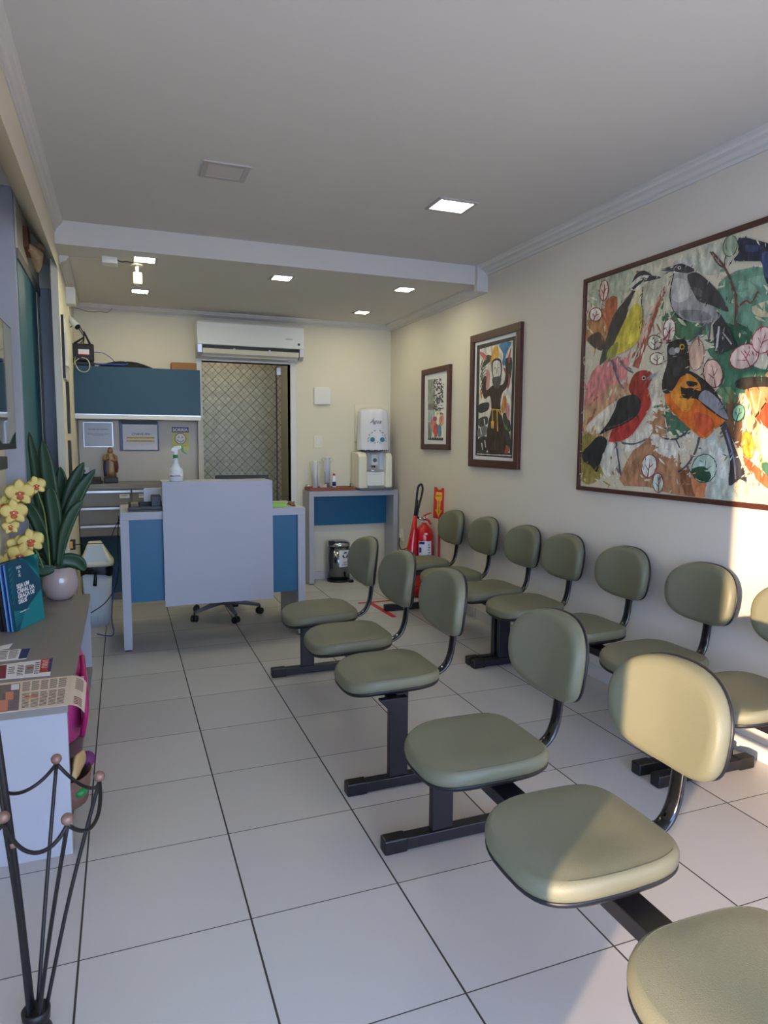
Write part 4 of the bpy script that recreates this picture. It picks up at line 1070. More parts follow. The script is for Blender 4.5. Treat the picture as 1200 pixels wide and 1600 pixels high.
# ------------------------------------------------------------------ white swing bin
t = thing('swing_bin', 'tall white swing-lid bin with black liner beside the desk', 'bin', (-0.055, 2.9, 0))
def rr(cx_, cy_, a, b_, z, n=32, p=5):
    return [(cx_ + a*math.copysign(abs(math.cos(2*math.pi*j/n))**(2/p), math.cos(2*math.pi*j/n)), cy_ + b_*math.copysign(abs(math.sin(2*math.pi*j/n))**(2/p), math.sin(2*math.pi*j/n)), z) for j in range(n)]
bx, by = -0.058, 2.92
MB().loft([rr(bx, by, 0.085, 0.085, 0.0), rr(bx, by, 0.098, 0.098, 0.10), rr(bx, by, 0.115, 0.11, 0.44)]).build('body', M['bin'], t)
b = MB()
for xx in (-0.055, 0.0, 0.055): b.tube([(bx + xx*0.8, by - 0.092, 0.03), (bx + xx, by - 0.107, 0.40)], 0.0025, 6)
b.build('ribs', M['bin'], t)
rb = [[(x, y, z + (0.014*math.sin(3*a_ + 1) if k_ == 0 else 0)) for a_, (x, y, z) in zip([2*math.pi*j/32 for j in range(32)], ring)] for k_, ring in enumerate((rr(bx, by, 0.121, 0.116, 0.425), rr(bx, by, 0.124, 0.12, 0.47), rr(bx, by, 0.122, 0.118, 0.505)))]
b = MB(); b.loft(rb, 0, True, False, False)
b.tube([(bx - 0.01, by - 0.12, 0.45), (bx - 0.008, by - 0.128, 0.41), (bx - 0.014, by - 0.128, 0.345)], [0.006, 0.012, 0.016], 10, smooth=3)
b.build('bin_liner', M['bag'], t)
MB().loft([rr(bx, by, 0.128, 0.124, 0.495), rr(bx, by, 0.132, 0.128, 0.51), rr(bx, by, 0.130, 0.126, 0.53), rr(bx, by, 0.112, 0.11, 0.555), rr(bx - 0.008, by, 0.052, 0.07, 0.675, p=6), rr(bx - 0.008, by, 0.047, 0.06, 0.682, p=6)]).build('lid', M['cream'], t)
b = MB(); b.add([(bx - 0.095, by - 0.124, 0.53), (bx + 0.095, by - 0.124, 0.53), (bx + 0.045, by - 0.074, 0.668), (bx - 0.055, by - 0.074, 0.668)], [(0, 1, 2, 3)]); b.build('swing_flap', M['bin'], t)

# ------------------------------------------------------------------ sideboard at the left
t = thing('sideboard', 'low open grey sideboard along the left wall with orchid on top', 'sideboard', (-0.25, 0.5, 0))
SX0, SX1, SY0, SY1, SZ = -0.455, -0.045, -0.43, 1.43, 0.57
MB().box(SX0, SY0, SZ - 0.035, SX1, SY1, SZ).build('top_board', M['lamt'], t, bevel=0.0015)
MB().box(SX0, SY0, 0, SX1 - 0.004, SY0 + 0.03, SZ - 0.035).build('end_panel', M['lam'], t, bevel=0.001)
MB().box(SX0, SY1 - 0.03, 0, SX1 - 0.004, SY1, SZ - 0.035).build('end_panel', M['lam'], t, bevel=0.001)
MB().box(SX0, SY0 + 0.03, 0.09, SX1 - 0.002, SY1 - 0.03, 0.12).build('bottom_shelf', M['lamt'], t)
MB().box(SX0, SY0 + 0.03, 0.12, SX0 + 0.015, SY1 - 0.03, SZ - 0.035).build('back_board', M['lamd'], t)
MB().box(SX0, 0.50, 0.12, SX1 - 0.06, 0.53, SZ - 0.035).build('divider', M['lam'], t)
MB().box(SX0, SY0 + 0.03, 0, SX1 - 0.03, SY1 - 0.03, 0.09).build('kick_board', M['lamd'], t)
# pink children's bag and toys on the shelf
t = thing('pink_backpack', 'pink children backpack sticking out of the sideboard shelf', 'backpack', (-0.12, 0.45, 0.12))
b = MB(); b.loft([[(-0.115 + a*math.cos(2*math.pi*j/20), 0.48 + b_*math.sin(2*math.pi*j/20), z) for j in range(20)] for z, a, b_ in ((0.125, 0.06, 0.22), (0.16, 0.085, 0.27), (0.30, 0.09, 0.30), (0.42, 0.08, 0.28), (0.50, 0.06, 0.22), (0.52, 0.02, 0.1))])
b.build('bag_body', M['pink'], t)
b = MB(); b.loft([[(-0.033 + a*math.cos(2*math.pi*j/16), 0.30 + b_*math.sin(2*math.pi*j/16), z) for j in range(16)] for z, a, b_ in ((0.18, 0.008, 0.10), (0.22, 0.014, 0.14), (0.38, 0.014, 0.15), (0.45, 0.008, 0.12))])
b.build('front_pocket', M['pinkl'], t)
MB().tube([(-0.04, 0.16, 0.20), (-0.02, 0.14, 0.32), (-0.025, 0.2, 0.42), (-0.04, 0.36, 0.50)], 0.012, 8, smooth=4).build('strap', mat('magenta_strap', (170, 30, 96), 0.5), t)
t = thing('toy_basket', 'basket of mixed toys at the near end of the sideboard shelf', 'basket', (-0.08, -0.28, 0.12))
b = MB(); b.lathe([(0.085, 0.0), (0.10, 0.005), (0.12, 0.12), (0.115, 0.12), (0.09, 0.01)], (-0.08, -0.26, 0.12), 24, sx=0.8); b.build('basket_body', mat('woven_brown', (112, 84, 72), 0.8, noise=0.4, nscale=60), t)
def toy(name, c, r, m_, label, cat, s=(1, 1, 1)):
    return tag(MB().sphere(c, r, 16, sx=s[0], sy=s[1], sz=s[2]).build(name, m_), label, cat)
tag(MB().tube([(-0.04, -0.36, 0.262), (-0.035, -0.30, 0.27), (-0.015, -0.22, 0.268)], [0.02, 0.045, 0.03], 16, flat=0.35, smooth=5).build('wooden_spoon_toy', mat('pale_wood', (196, 170, 120), 0.5, noise=0.15, nscale=20)), 'pale wooden disc toy on top of the toy basket', 'toy')
toy('toy_ball', (-0.005, -0.18, 0.24), 0.032, mat('plum_fabric', (104, 44, 96), 0.7), 'plum coloured soft ball in the toy basket', 'toy')
toy('toy_block', (-0.025, -0.33, 0.185), 0.028, mat('bright_green', (30, 124, 62), 0.4), 'small green toy at the front of the toy basket', 'toy', (1, 1.1, 0.7))
tag(MB().box(-0.14, -0.385, 0.12, -0.065, -0.37, 0.42).build('picture_book', mat('crimson_cover', (168, 30, 70), 0.5), bevel=0.002), 'crimson book upright inside the sideboard, near end', 'book')
tag(MB().box(-0.14, -0.365, 0.12, -0.075, -0.35, 0.44).build('picture_book', mat('dark_brown_cover', (62, 34, 34), 0.5), bevel=0.002), 'dark brown book behind the crimson one in the sideboard', 'book')

# books standing at the back of the top
def frame_box(bb, o, d, n, u, w_, th, h, mi=0):
    o = Vector(o); d = Vector(d); n = Vector(n); u = Vector(u)
    vs = [o, o + d*w_, o + d*w_ + n*th, o + n*th]
    vs = [tuple(q) for q in vs] + [tuple(q + u*h) for q in vs]
    bb.add(vs, [(0,1,2,3),(4,7,6,5),(0,4,5,1),(1,5,6,2),(2,6,7,3),(3,7,4,0)], mi)
d = Vector((0.395, 0.919, 0)).normalized(); n = Vector((-d.y, d.x, 0)); u = Vector((-0.075, 0.0, 1.0)).normalized()
o0 = Vector((-0.345, 0.635, SZ + 0.002))
bk = [('teal cover book facing the room with white lettering', M['tealk'], 0.010, 0.345), ('slim pale blue booklet right behind the teal book', M['skyb'], 0.008, 0.33), ('navy booklet between the two pale blue ones', M['navy'], 0.006, 0.33), ('pale blue booklet, second behind the teal book', M['skyb'], 0.009, 0.33), ('brown and black book at the left end of the row', mat('dark_cover', (40, 34, 38), 0.5), 0.014, 0.33), ('dark booklet with white print at the photo edge', mat('black_cover', (26, 24, 30), 0.5), 0.014, 0.33)]
off = 0.0
for k, (lb_, m_, th, h) in enumerate(bk):
    t = thing('booklet' if k else 'book', lb_, 'book', tuple(o0 + n*off), 'books standing on the sideboard')
    o_ = o0 + n*off
    b = MB(); frame_box(b, o_, d, n, u, 0.262, 0.0012, h); frame_box(b, o_ + n*(th - 0.0012), d, n, u, 0.262, 0.0012, h); frame_box(b, o_, d, n, u, 0.0015, th, h)
    b.build('cover', m_, t)
    b = MB(); frame_box(b, o_ + n*0.0012 + d*0.002 + u*0.003, d, n, u, 0.255, th - 0.0024, h - 0.006); b.build('pages', M['paper'], t)
    if k == 0:
        cov = t
        b = MB()
        def P(a, c): return tuple(o_ - n*0.0006 + d*a + u*c)
        def poly(pts, mi):
            b.add([P(*q) for q in pts], [tuple(range(len(pts)))], mi)
        poly([(0.10, 0.085), (0.262, 0.16), (0.262, 0.0), (0.03, 0.0)], 0)
        for q in range(7):
            a0 = 0.07 + 0.035*q
            poly([(0.10 + 0.01*q, 0.345), (a0 + 0.06, 0.345), (0.262, 0.345 - 0.02*q - 0.02), (0.262, 0.33 - 0.025*q - 0.02)], 0) if q < 5 else None
            poly([(0.004, 0.02 + 0.012*q), (0.10, 0.06 + 0.004*q), (0.004, 0.026 + 0.013*q)], 0)
            poly([(0.004, 0.13 + 0.028*q), (0.045, 0.20 + 0.02*q), (0.004, 0.14 + 0.028*q)], 0)
        b.build('cover_pattern', M['tealb'], cov)
        lettering('SEJA UM\nCANAL DA\nGRAÇA DE\nDEUS', 0.030, tuple(o_ - n*0.001 + d*0.052 + u*0.175), tuple(d), tuple(u), M['wht'], cov, align='LEFT', bold=0.0006, spacing=0.85)
        b = MB(); poly([(0.052, 0.083), (0.135, 0.083), (0.135, 0.089), (0.052, 0.089)], 0); b.build('author_line', M['wht'], cov)
        lettering('NOS\nA\nFE', 0.02, tuple(o_ - n*0.001 + d*0.09 + u*0.285), tuple(d), tuple(u), M['wht'], cov)
    off += th + 0.0035

# leaflets and newspaper
PAPERS = {'slip': [(-0.409, 0.392), (-0.333, 0.437), (-0.338, 0.356), (-0.401, 0.339)], 'blue': [(-0.433, 0.341), (-0.247, 0.323), (-0.247, 0.169), (-0.404, 0.163)], 'red': [(-0.395, 0.108), (-0.14, 0.139), (-0.132, -0.095), (-0.364, -0.08)], 'news': [(-0.355, -0.137), (-0.048, -0.134), (-0.041, -0.461), (-0.301, -0.462)]}
def quad(P, u, v):
    a, b, c, d_ = [Vector((q[0], q[1])) for q in P]   # left-top, right-top, right-bottom, left-bottom
    return (a*(1-u) + b*u)*(1-v) + (d_*(1-u) + c*u)*v
def sheet(name, P, z, base, marks, label, cat='leaflet', group='leaflets spread on the sideboard'):
    bb = MB(); mats = [base]; idx = {}
    th = 0.0012
    p = [quad(P, *q) for q in ((0, 0), (1, 0), (1, 1), (0, 1))]
    bb.prism([(q.x, q.y) for q in p][::-1], th, 'z', z)
    for (u0, v0, u1, v1, mm, lv) in marks:
        if mm.name not in idx: idx[mm.name] = len(mats); mats.append(mm)
        q = [quad(P, u0, v0), quad(P, u1, v0), quad(P, u1, v1), quad(P, u0, v1)]
        bb.add([(a.x, a.y, z + th + 0.0002*lv) for a in q][::-1], [(0, 1, 2, 3)], idx[mm.name])
    return tag(bb.build(name, mats), label, cat, group)
def lines(u0, u1, v0, v1, n, mm=None, fill=0.45, jit=0.15, lv=1):
    out = []
    for k in range(n):
        va = v0 + (v1 - v0)*k/n
        out.append((u0, va, u1 - random.uniform(0, jit)*(u1-u0), va + (v1-v0)/n*fill, mm or M['ink'], lv))
    return out
random.seed(7)
sheet('leaflet', PAPERS['slip'], SZ + 0.0005, M['paper'], [], 'small blank white slip beside the row of books')
sheet('leaflet', PAPERS['blue'], SZ + 0.0005, M['paper'], [(0.80, 0, 1, 0.95, M['navy'], 1)] + lines(0.02, 0.25, 0.1, 0.9, 6) + lines(0.28, 0.52, 0.1, 0.9, 6) + lines(0.55, 0.76, 0.1, 0.9, 6), 'white leaflet with a navy blue right end')
sheet('leaflet', PAPERS['red'], SZ + 0.0005, M['paper'], [(0.0, 0.05, 0.32, 0.95, M['maroon'], 1), (0.82, 0, 1, 0.8, M['redi'], 1), (0.95, 0, 1, 0.8, M['navy'], 2), (0.60, 0.25, 0.73, 0.8, mat('grey_print', (140, 140, 142), 0.7), 1), (0.63, 0.4, 0.71, 0.5, M['redi'], 2)] + lines(0.35, 0.45, 0.25, 0.75, 4) + lines(0.48, 0.58, 0.2, 0.9, 7) + lines(0.74, 0.81, 0.15, 0.9, 6) + lines(0.845, 0.94, 0.08, 0.6, 6, M['wht'], 0.3, 0.1, 3), 'white leaflet with maroon block and red right end')
nm = [(0.0, 0.08, 0.40, 0.97, mat('grey_photo_print', (116, 104, 106), 0.8, noise=0.5, nscale=60), 1), (0.24, 0.35, 0.33, 0.62, mat('salmon_print', (206, 134, 112), 0.8), 2), (0.17, 0.6, 0.27, 0.95, mat('salmon_print', (206, 134, 112), 0.8), 2), (0.02, 0.15, 0.15, 0.55, M['maroon'], 2), (0.30, 0.1, 0.39, 0.3, M['paper'], 2)]
for c_ in range(5):
    a0 = 0.43 + 0.105*c_
    nm += lines(a0, a0 + 0.092, 0.06, 0.40, 10) + lines(a0, a0 + 0.092, 0.46, 0.94, 13)
nm += lines(0.46, 0.62, 0.55, 0.68, 3, MATS['salmon_print'], 0.6, 0.0, 2)
NP = sheet('newspaper', PAPERS['news'], SZ + 0.003, M['news'], nm, 'open newspaper at the near end of the sideboard top', 'newspaper', None)
# drooping right end of the newspaper
a = Vector((*PAPERS['news'][1], 0)); c_ = Vector((*PAPERS['news'][2], 0))
b = MB(); R_ = []
for k, (ox_, dz) in enumerate(((0.0, 0.0), (0.015, -0.001), (0.03, -0.006), (0.042, -0.016), (0.052, -0.030))):
    R_.append([(a.x + ox_ - NP.location.x, a.y - ox_*0.35 - NP.location.y, SZ + 0.0042 + dz - NP.location.z), (c_.x + ox_ - NP.location.x, c_.y - ox_*0.35 - NP.location.y, SZ + 0.0042 + dz - NP.location.z)])
vs = [q for r in R_ for q in r]; fs = [(2*i, 2*i+1, 2*i+3, 2*i+2) for i in range(4)]
b.add(vs, fs, 0, True)
def foldq(u0, v0, u1, v1, mi):
    for i in range(4):
        p = []
        for (uu_, vv_) in ((0, v0), (0, v1), (1, v1), (1, v0)):
            A_ = Vector(R_[i + uu_][0]); B_ = Vector(R_[i + uu_][1])
            p.append(tuple(A_*(1-vv_) + B_*vv_ + Vector((0.0004, 0, 0.0006))))
        if u0 <= i <= u1: b.add(p, [(0, 1, 2, 3)], mi)
for k in range(8): foldq(1, 0.1 + 0.05*k, 2, 0.12 + 0.05*k, 1)
for k in range(5): foldq(1, 0.72 + 0.05*k, 2, 0.745 + 0.05*k, 2)
o = b.build('folded_edge', [M['news'], M['ink'], M['maroon']], NP, local=True)

# ------------------------------------------------------------------ orchid
t = thing('potted_orchid', 'yellow orchid with tall dark leaves in a round taupe pot', 'potted plant', (-0.2, 1.33, SZ))
pc = (-0.2, 1.345, SZ)
MB().lathe([(0.045, 0.0), (0.06, 0.004), (0.085, 0.035), (0.098, 0.08), (0.097, 0.12), (0.086, 0.165), (0.072, 0.19), (0.068, 0.192), (0.064, 0.186), (0.07, 0.165), (0.03, 0.16)], pc, 40).build('pot', M['pot'], t)
b = MB(); b.lathe([(0.066, 0.168), (0.05, 0.178), (0.005, 0.182)], pc, 24); b.build('moss', mat('dark_moss', (40, 40, 28), 0.9, noise=0.4, nscale=60, bump=1.0, bscale=120), t)
LEAVES = [([(-0.231, 1.42, 0.752), (-0.26, 1.42, 0.889), (-0.285, 1.42, 1.119), (-0.302, 1.42, 1.345), (-0.337, 1.42, 1.549)], 0.055), ([(-0.226, 1.36, 0.762), (-0.222, 1.36, 0.934), (-0.227, 1.36, 1.16), (-0.246, 1.36, 1.365), (-0.263, 1.36, 1.501)], 0.06), ([(-0.228, 1.46, 0.745), (-0.21, 1.46, 0.92), (-0.189, 1.46, 1.112), (-0.18, 1.46, 1.247), (-0.183, 1.46, 1.346)], 0.055), ([(-0.212, 1.28, 0.776), (-0.204, 1.28, 0.906), (-0.208, 1.28, 1.055), (-0.222, 1.28, 1.185), (-0.23, 1.28, 1.232)], 0.058), ([(-0.219, 1.36, 0.762), (-0.196, 1.36, 0.913), (-0.155, 1.36, 1.083), (-0.104, 1.36, 1.251), (-0.048, 1.36, 1.375)], 0.062), ([(-0.207, 1.3, 0.772), (-0.182, 1.3, 0.902), (-0.135, 1.3, 1.069), (-0.068, 1.3, 1.217), (0.015, 1.3, 1.335)], 0.055), ([(-0.195, 1.24, 0.782), (-0.174, 1.24, 0.91), (-0.147, 1.24, 1.002), (-0.107, 1.24, 1.093), (-0.054, 1.24, 1.158)], 0.045), ([(-0.234, 1.3, 0.773), (-0.262, 1.3, 0.906), (-0.303, 1.3, 1.038), (-0.336, 1.3, 1.112), (-0.369, 1.3, 1.157)], 0.05), ([(-0.21, 1.25, 0.777), (-0.175, 1.25, 0.812), (-0.128, 1.25, 0.813), (-0.088, 1.25, 0.792), (-0.059, 1.25, 0.745)], 0.06), ([(-0.222, 1.24, 0.772), (-0.255, 1.24, 0.767), (-0.295, 1.24, 0.769), (-0.326, 1.24, 0.793), (-0.345, 1.24, 0.816)], 0.055), ([(-0.243, 1.4, 0.76), (-0.275, 1.4, 0.824), (-0.3, 1.4, 0.856), (-0.321, 1.4, 0.849), (-0.336, 1.4, 0.812)], 0.05)]
STEMS = [[(-0.239, 1.22, 0.791), (-0.244, 1.22, 0.935), (-0.256, 1.22, 1.1), (-0.276, 1.22, 1.18), (-0.293, 1.22, 1.23), (-0.33, 1.22, 1.252), (-0.376, 1.22, 1.228), (-0.416, 1.22, 1.169)], [(-0.267, 1.16, 0.789), (-0.283, 1.16, 0.848), (-0.307, 1.16, 0.9), (-0.344, 1.16, 0.93)], [(-0.302, 1.17, 0.884), (-0.288, 1.17, 0.926), (-0.28, 1.17, 0.955)]]
FLOWERS = [((-0.287, 1.2, 1.249), 0.052), ((-0.366, 1.16, 1.211), 0.075), ((-0.393, 1.12, 1.11), 0.07), ((-0.455, 1.2, 1.147), 0.05), ((-0.415, 1.14, 1.032), 0.045), ((-0.319, 1.14, 0.946), 0.07), ((-0.394, 1.18, 0.919), 0.058), ((-0.37, 1.1, 0.873), 0.072), ((-0.449, 1.12, 0.832), 0.06)]
def leafmesh(pts, w_):
    P = [Vector(p) for p in pts]; Q = []
    m_ = len(P)
    for i in range(m_ - 1):
        a_ = P[max(i-1, 0)]; b_ = P[i]; c2 = P[i+1]; d2 = P[min(i+2, m_-1)]
        for k in range(5):
            tt = k/5
            Q.append(0.5*((2*b_)+(c2-a_)*tt+(2*a_-5*b_+4*c2-d2)*tt*tt+(3*b_-a_-3*c2+d2)*tt**3))
    Q.append(P[-1])
    N_ = len(Q); rings = []
    for i, q in enumerate(Q):
        s_ = i/(N_-1)
        tg = (Q[min(i+1, N_-1)] - Q[max(i-1, 0)]).normalized()
        side = tg.cross(Vector((0.2, 1, 0.0))).normalized()
        nr = side.cross(tg).normalized()
        ww = w_ * 0.74 * (0.35 + 0.65*math.sin(min(1, s_*1.5 + 0.1)*math.pi/2)) * (1 - max(0, (s_ - 0.55)/0.45)**3.0)
        ww = max(ww, 0.0015)
        ring = []
        for a_, h in ((-1, 0.35), (-0.5, 0.08), (0, 0), (0.5, 0.08), (1, 0.35), (0.5, 0.0), (0, -0.06), (-0.5, 0.0)):
            ring.append(tuple(q + side*(a_*ww) - nr*(h*ww*0.6) + (nr*0.0012 if a_ in (0.5, -0.5, 0) and h <= 0.0 and h != 0 else Vector((0, 0, 0)))))
        rings.append(ring)
    return rings
for pts, w_ in LEAVES:
    b = MB(); b.loft(leafmesh(pts, w_)); b.build('leaf', M['leaf'], t)
for s_ in STEMS:
    MB().tube(s_, 0.0035, 8, smooth=4).build('flower_stem', M['stem'], t)
random.seed(11)
camv = Vector(cam_loc)
for (c_, r) in FLOWERS:
    c_ = Vector(c_)
    N_ = (camv - c_).normalized() + Vector((random.uniform(-0.25, 0.35), 0, random.uniform(-0.35, 0.15)))
    N_.normalize()
    X_ = Vector((0, 0, 1)).cross(N_).normalized(); Y_ = N_.cross(X_)
    rot = random.uniform(-0.3, 0.3)
    b = MB()
    for k, (ang, ln, wd) in enumerate(((90, 1.05, 0.82), (18, 1.0, 1.25), (162, 1.0, 1.25), (-52, 0.95, 0.78), (232, 0.95, 0.78))):
        a_ = math.radians(ang) + rot
        ax = X_*math.cos(a_) + Y_*math.sin(a_); sd_ = N_.cross(ax)
        zf = 0.004 if k in (1, 2) else 0.0
        rings = []
        for i in range(7):
            s_ = i/6.0
            hw = wd * r * 0.5 * math.sin(math.pi*min(0.975, 0.12 + 0.855*s_))**0.6
            ctr = c_ + ax*(r*ln*(0.08 + 0.92*s_)) + N_*(zf + 0.18*r*math.sin(s_*2.4) - 0.10*r*s_)
            rings.append([tuple(ctr + sd_*(hw*q) - N_*(abs(q)*hw*0.35) + N_*e) for q, e in ((-1, 0), (-0.5, 0.0008), (0, 0.0012), (0.5, 0.0008), (1, 0), (0.5, -0.0008), (0, -0.001), (-0.5, -0.0008))])
        b.loft(rings)
    fl = b.build('flower', M['petal'], t)
    b = MB(); b.sphere(tuple(c_ + N_*r*0.12), r*0.16, 10)
    lip = c_ - Y_*r*0.28 + N_*r*0.16
    b.sphere(tuple(lip), r*0.22, 10, sx=1.1, sy=0.7, sz=0.8)
    b.sphere(tuple(c_ + X_*r*0.2 + N_*r*0.1), r*0.12, 8); b.sphere(tuple(c_ - X_*r*0.2 + N_*r*0.1), r*0.12, 8)
    b.build('lip', M['orange'], fl)
    MB().sphere(tuple(c_ + N_*r*0.25), r*0.07, 8).build('column', M['wht'], fl)

# ------------------------------------------------------------------ umbrella stand
t = thing('umbrella_stand', 'black wrought iron umbrella stand with copper balls at lower left', 'umbrella stand', (-0.085, -1.225, 0))
balls = [(-0.034, -1.003, 0.62), (0.081, -1.151, 0.62), (0.017, -1.346, 0.62), (-0.124, -1.285, 0.62), (-0.160, -1.10, 0.62)]
base = Vector((-0.085, -1.225, 0.05))
cen = Vector((sum(q[0] for q in balls)/5, sum(q[1] for q in balls)/5, 0.62))
for q in balls:
    q = Vector(q)
    MB().sphere(tuple(q), 0.0145, 16).build('ball_finial', M['copper'], t, label='copper ball finial')
    dd = (q - cen); dd.z = 0; dd.normalize()
    lo = base + dd*0.022
    b = MB(); b.tube([tuple(q - Vector((0, 0, 0.012))), tuple(q*0.5 + lo*0.5 + Vector((0, 0, 0.0)) - dd*0.006), tuple(lo)], 0.0050, 8, smooth=5)
    b.build('rod', M['iron'], t)
for i in range(5):
    q0 = Vector(balls[i]); q1 = Vector(balls[(i+1) % 5])
    pts = []
    for k in range(9):
        s_ = k/8
        p = q0*(1-s_) + q1*s_
        out = (p - cen); out.z = 0
        p = p + out*(0.22*math.sin(math.pi*s_)); p.z = 0.607 - 0.055*math.sin(math.pi*s_)
        pts.append(tuple(p))
    MB().tube(pts, 0.0050, 8, smooth=2).build('swag_bar', M['iron'], t)
MB().lathe([(0.032, -0.01), (0.034, 0.02), (0.030, 0.022)], (base.x, base.y, 0.045), 20).build('base_cup', M['iron'], t)
MB().lathe([(0.036, 0.0), (0.036, 0.008), (0.03, 0.02), (0.03, 0.045)], (base.x, base.y, 0.0), 28).build('foot_plate', M['iron'], t)
t = thing('umbrella_pole', 'thick black pole standing in the umbrella stand', 'pole', (-0.1, -1.22, 0.06))
MB().tube([(-0.094, -1.222, 0.05), (-0.113, -1.232, 0.45), (-0.140, -1.240, 0.86)], 0.0085, 12, smooth=4).build('shaft', M['iron'], t)
MB().sphere((-0.1165, -1.232, 0.52), 0.012, 12).build('collar', M['copper'], t)

# ------------------------------------------------------------------ pictures on the right wall
def picture(name, y0, y1, z0, z1, fw, data, base, matw, label, cat, depth=0.028, matm=None):
    """y0 > y1: y0 is the far (left in view) edge"""
    t = thing(name, label, cat, (XR, (y0+y1)/2, z0))
    b = MB(); xa = XR - depth
    b.box(xa, y1, z0, XR, y0, z0 + fw); b.box(xa, y1, z1 - fw, XR, y0, z1); b.box(xa, y1, z0 + fw, XR, y1 + fw, z1 - fw); b.box(xa, y0 - fw, z0 + fw, XR, y0, z1 - fw)
    b.build('frame', M['frame'], t, bevel=0.003)
    xs = XR - depth*0.45
    if matw: MB().box(xs, y1 + fw, z0 + fw, XR, y0 - fw, z1 - fw).build('mount_board', matm or M['paper'], t)
    else: MB().box(xs, y1 + fw, z0 + fw, XR, y0 - fw, z1 - fw).build('canvas_ground', base, t)
    b = MB(); mats = []; idx = {}
    xx = xs - 0.0006
    for c_, pts in data:
        if c_ not in idx:
            idx[c_] = len(mats); mats.append(paint_material('paint_' + c_[1:], hexc(c_)))
        P_ = [(min(max(y, y1 + fw + 0.002), y0 - fw - 0.002), min(max(z, z0 + fw + 0.002), z1 - fw - 0.002)) for y, z in pts]
        ctr = None
        vs = [(xx, y, z) for y, z in P_]
        b.add(vs, [tuple(range(len(vs)))], idx[c_])
        xx -= 0.000006
    b.build('artwork', mats, t)
    return t
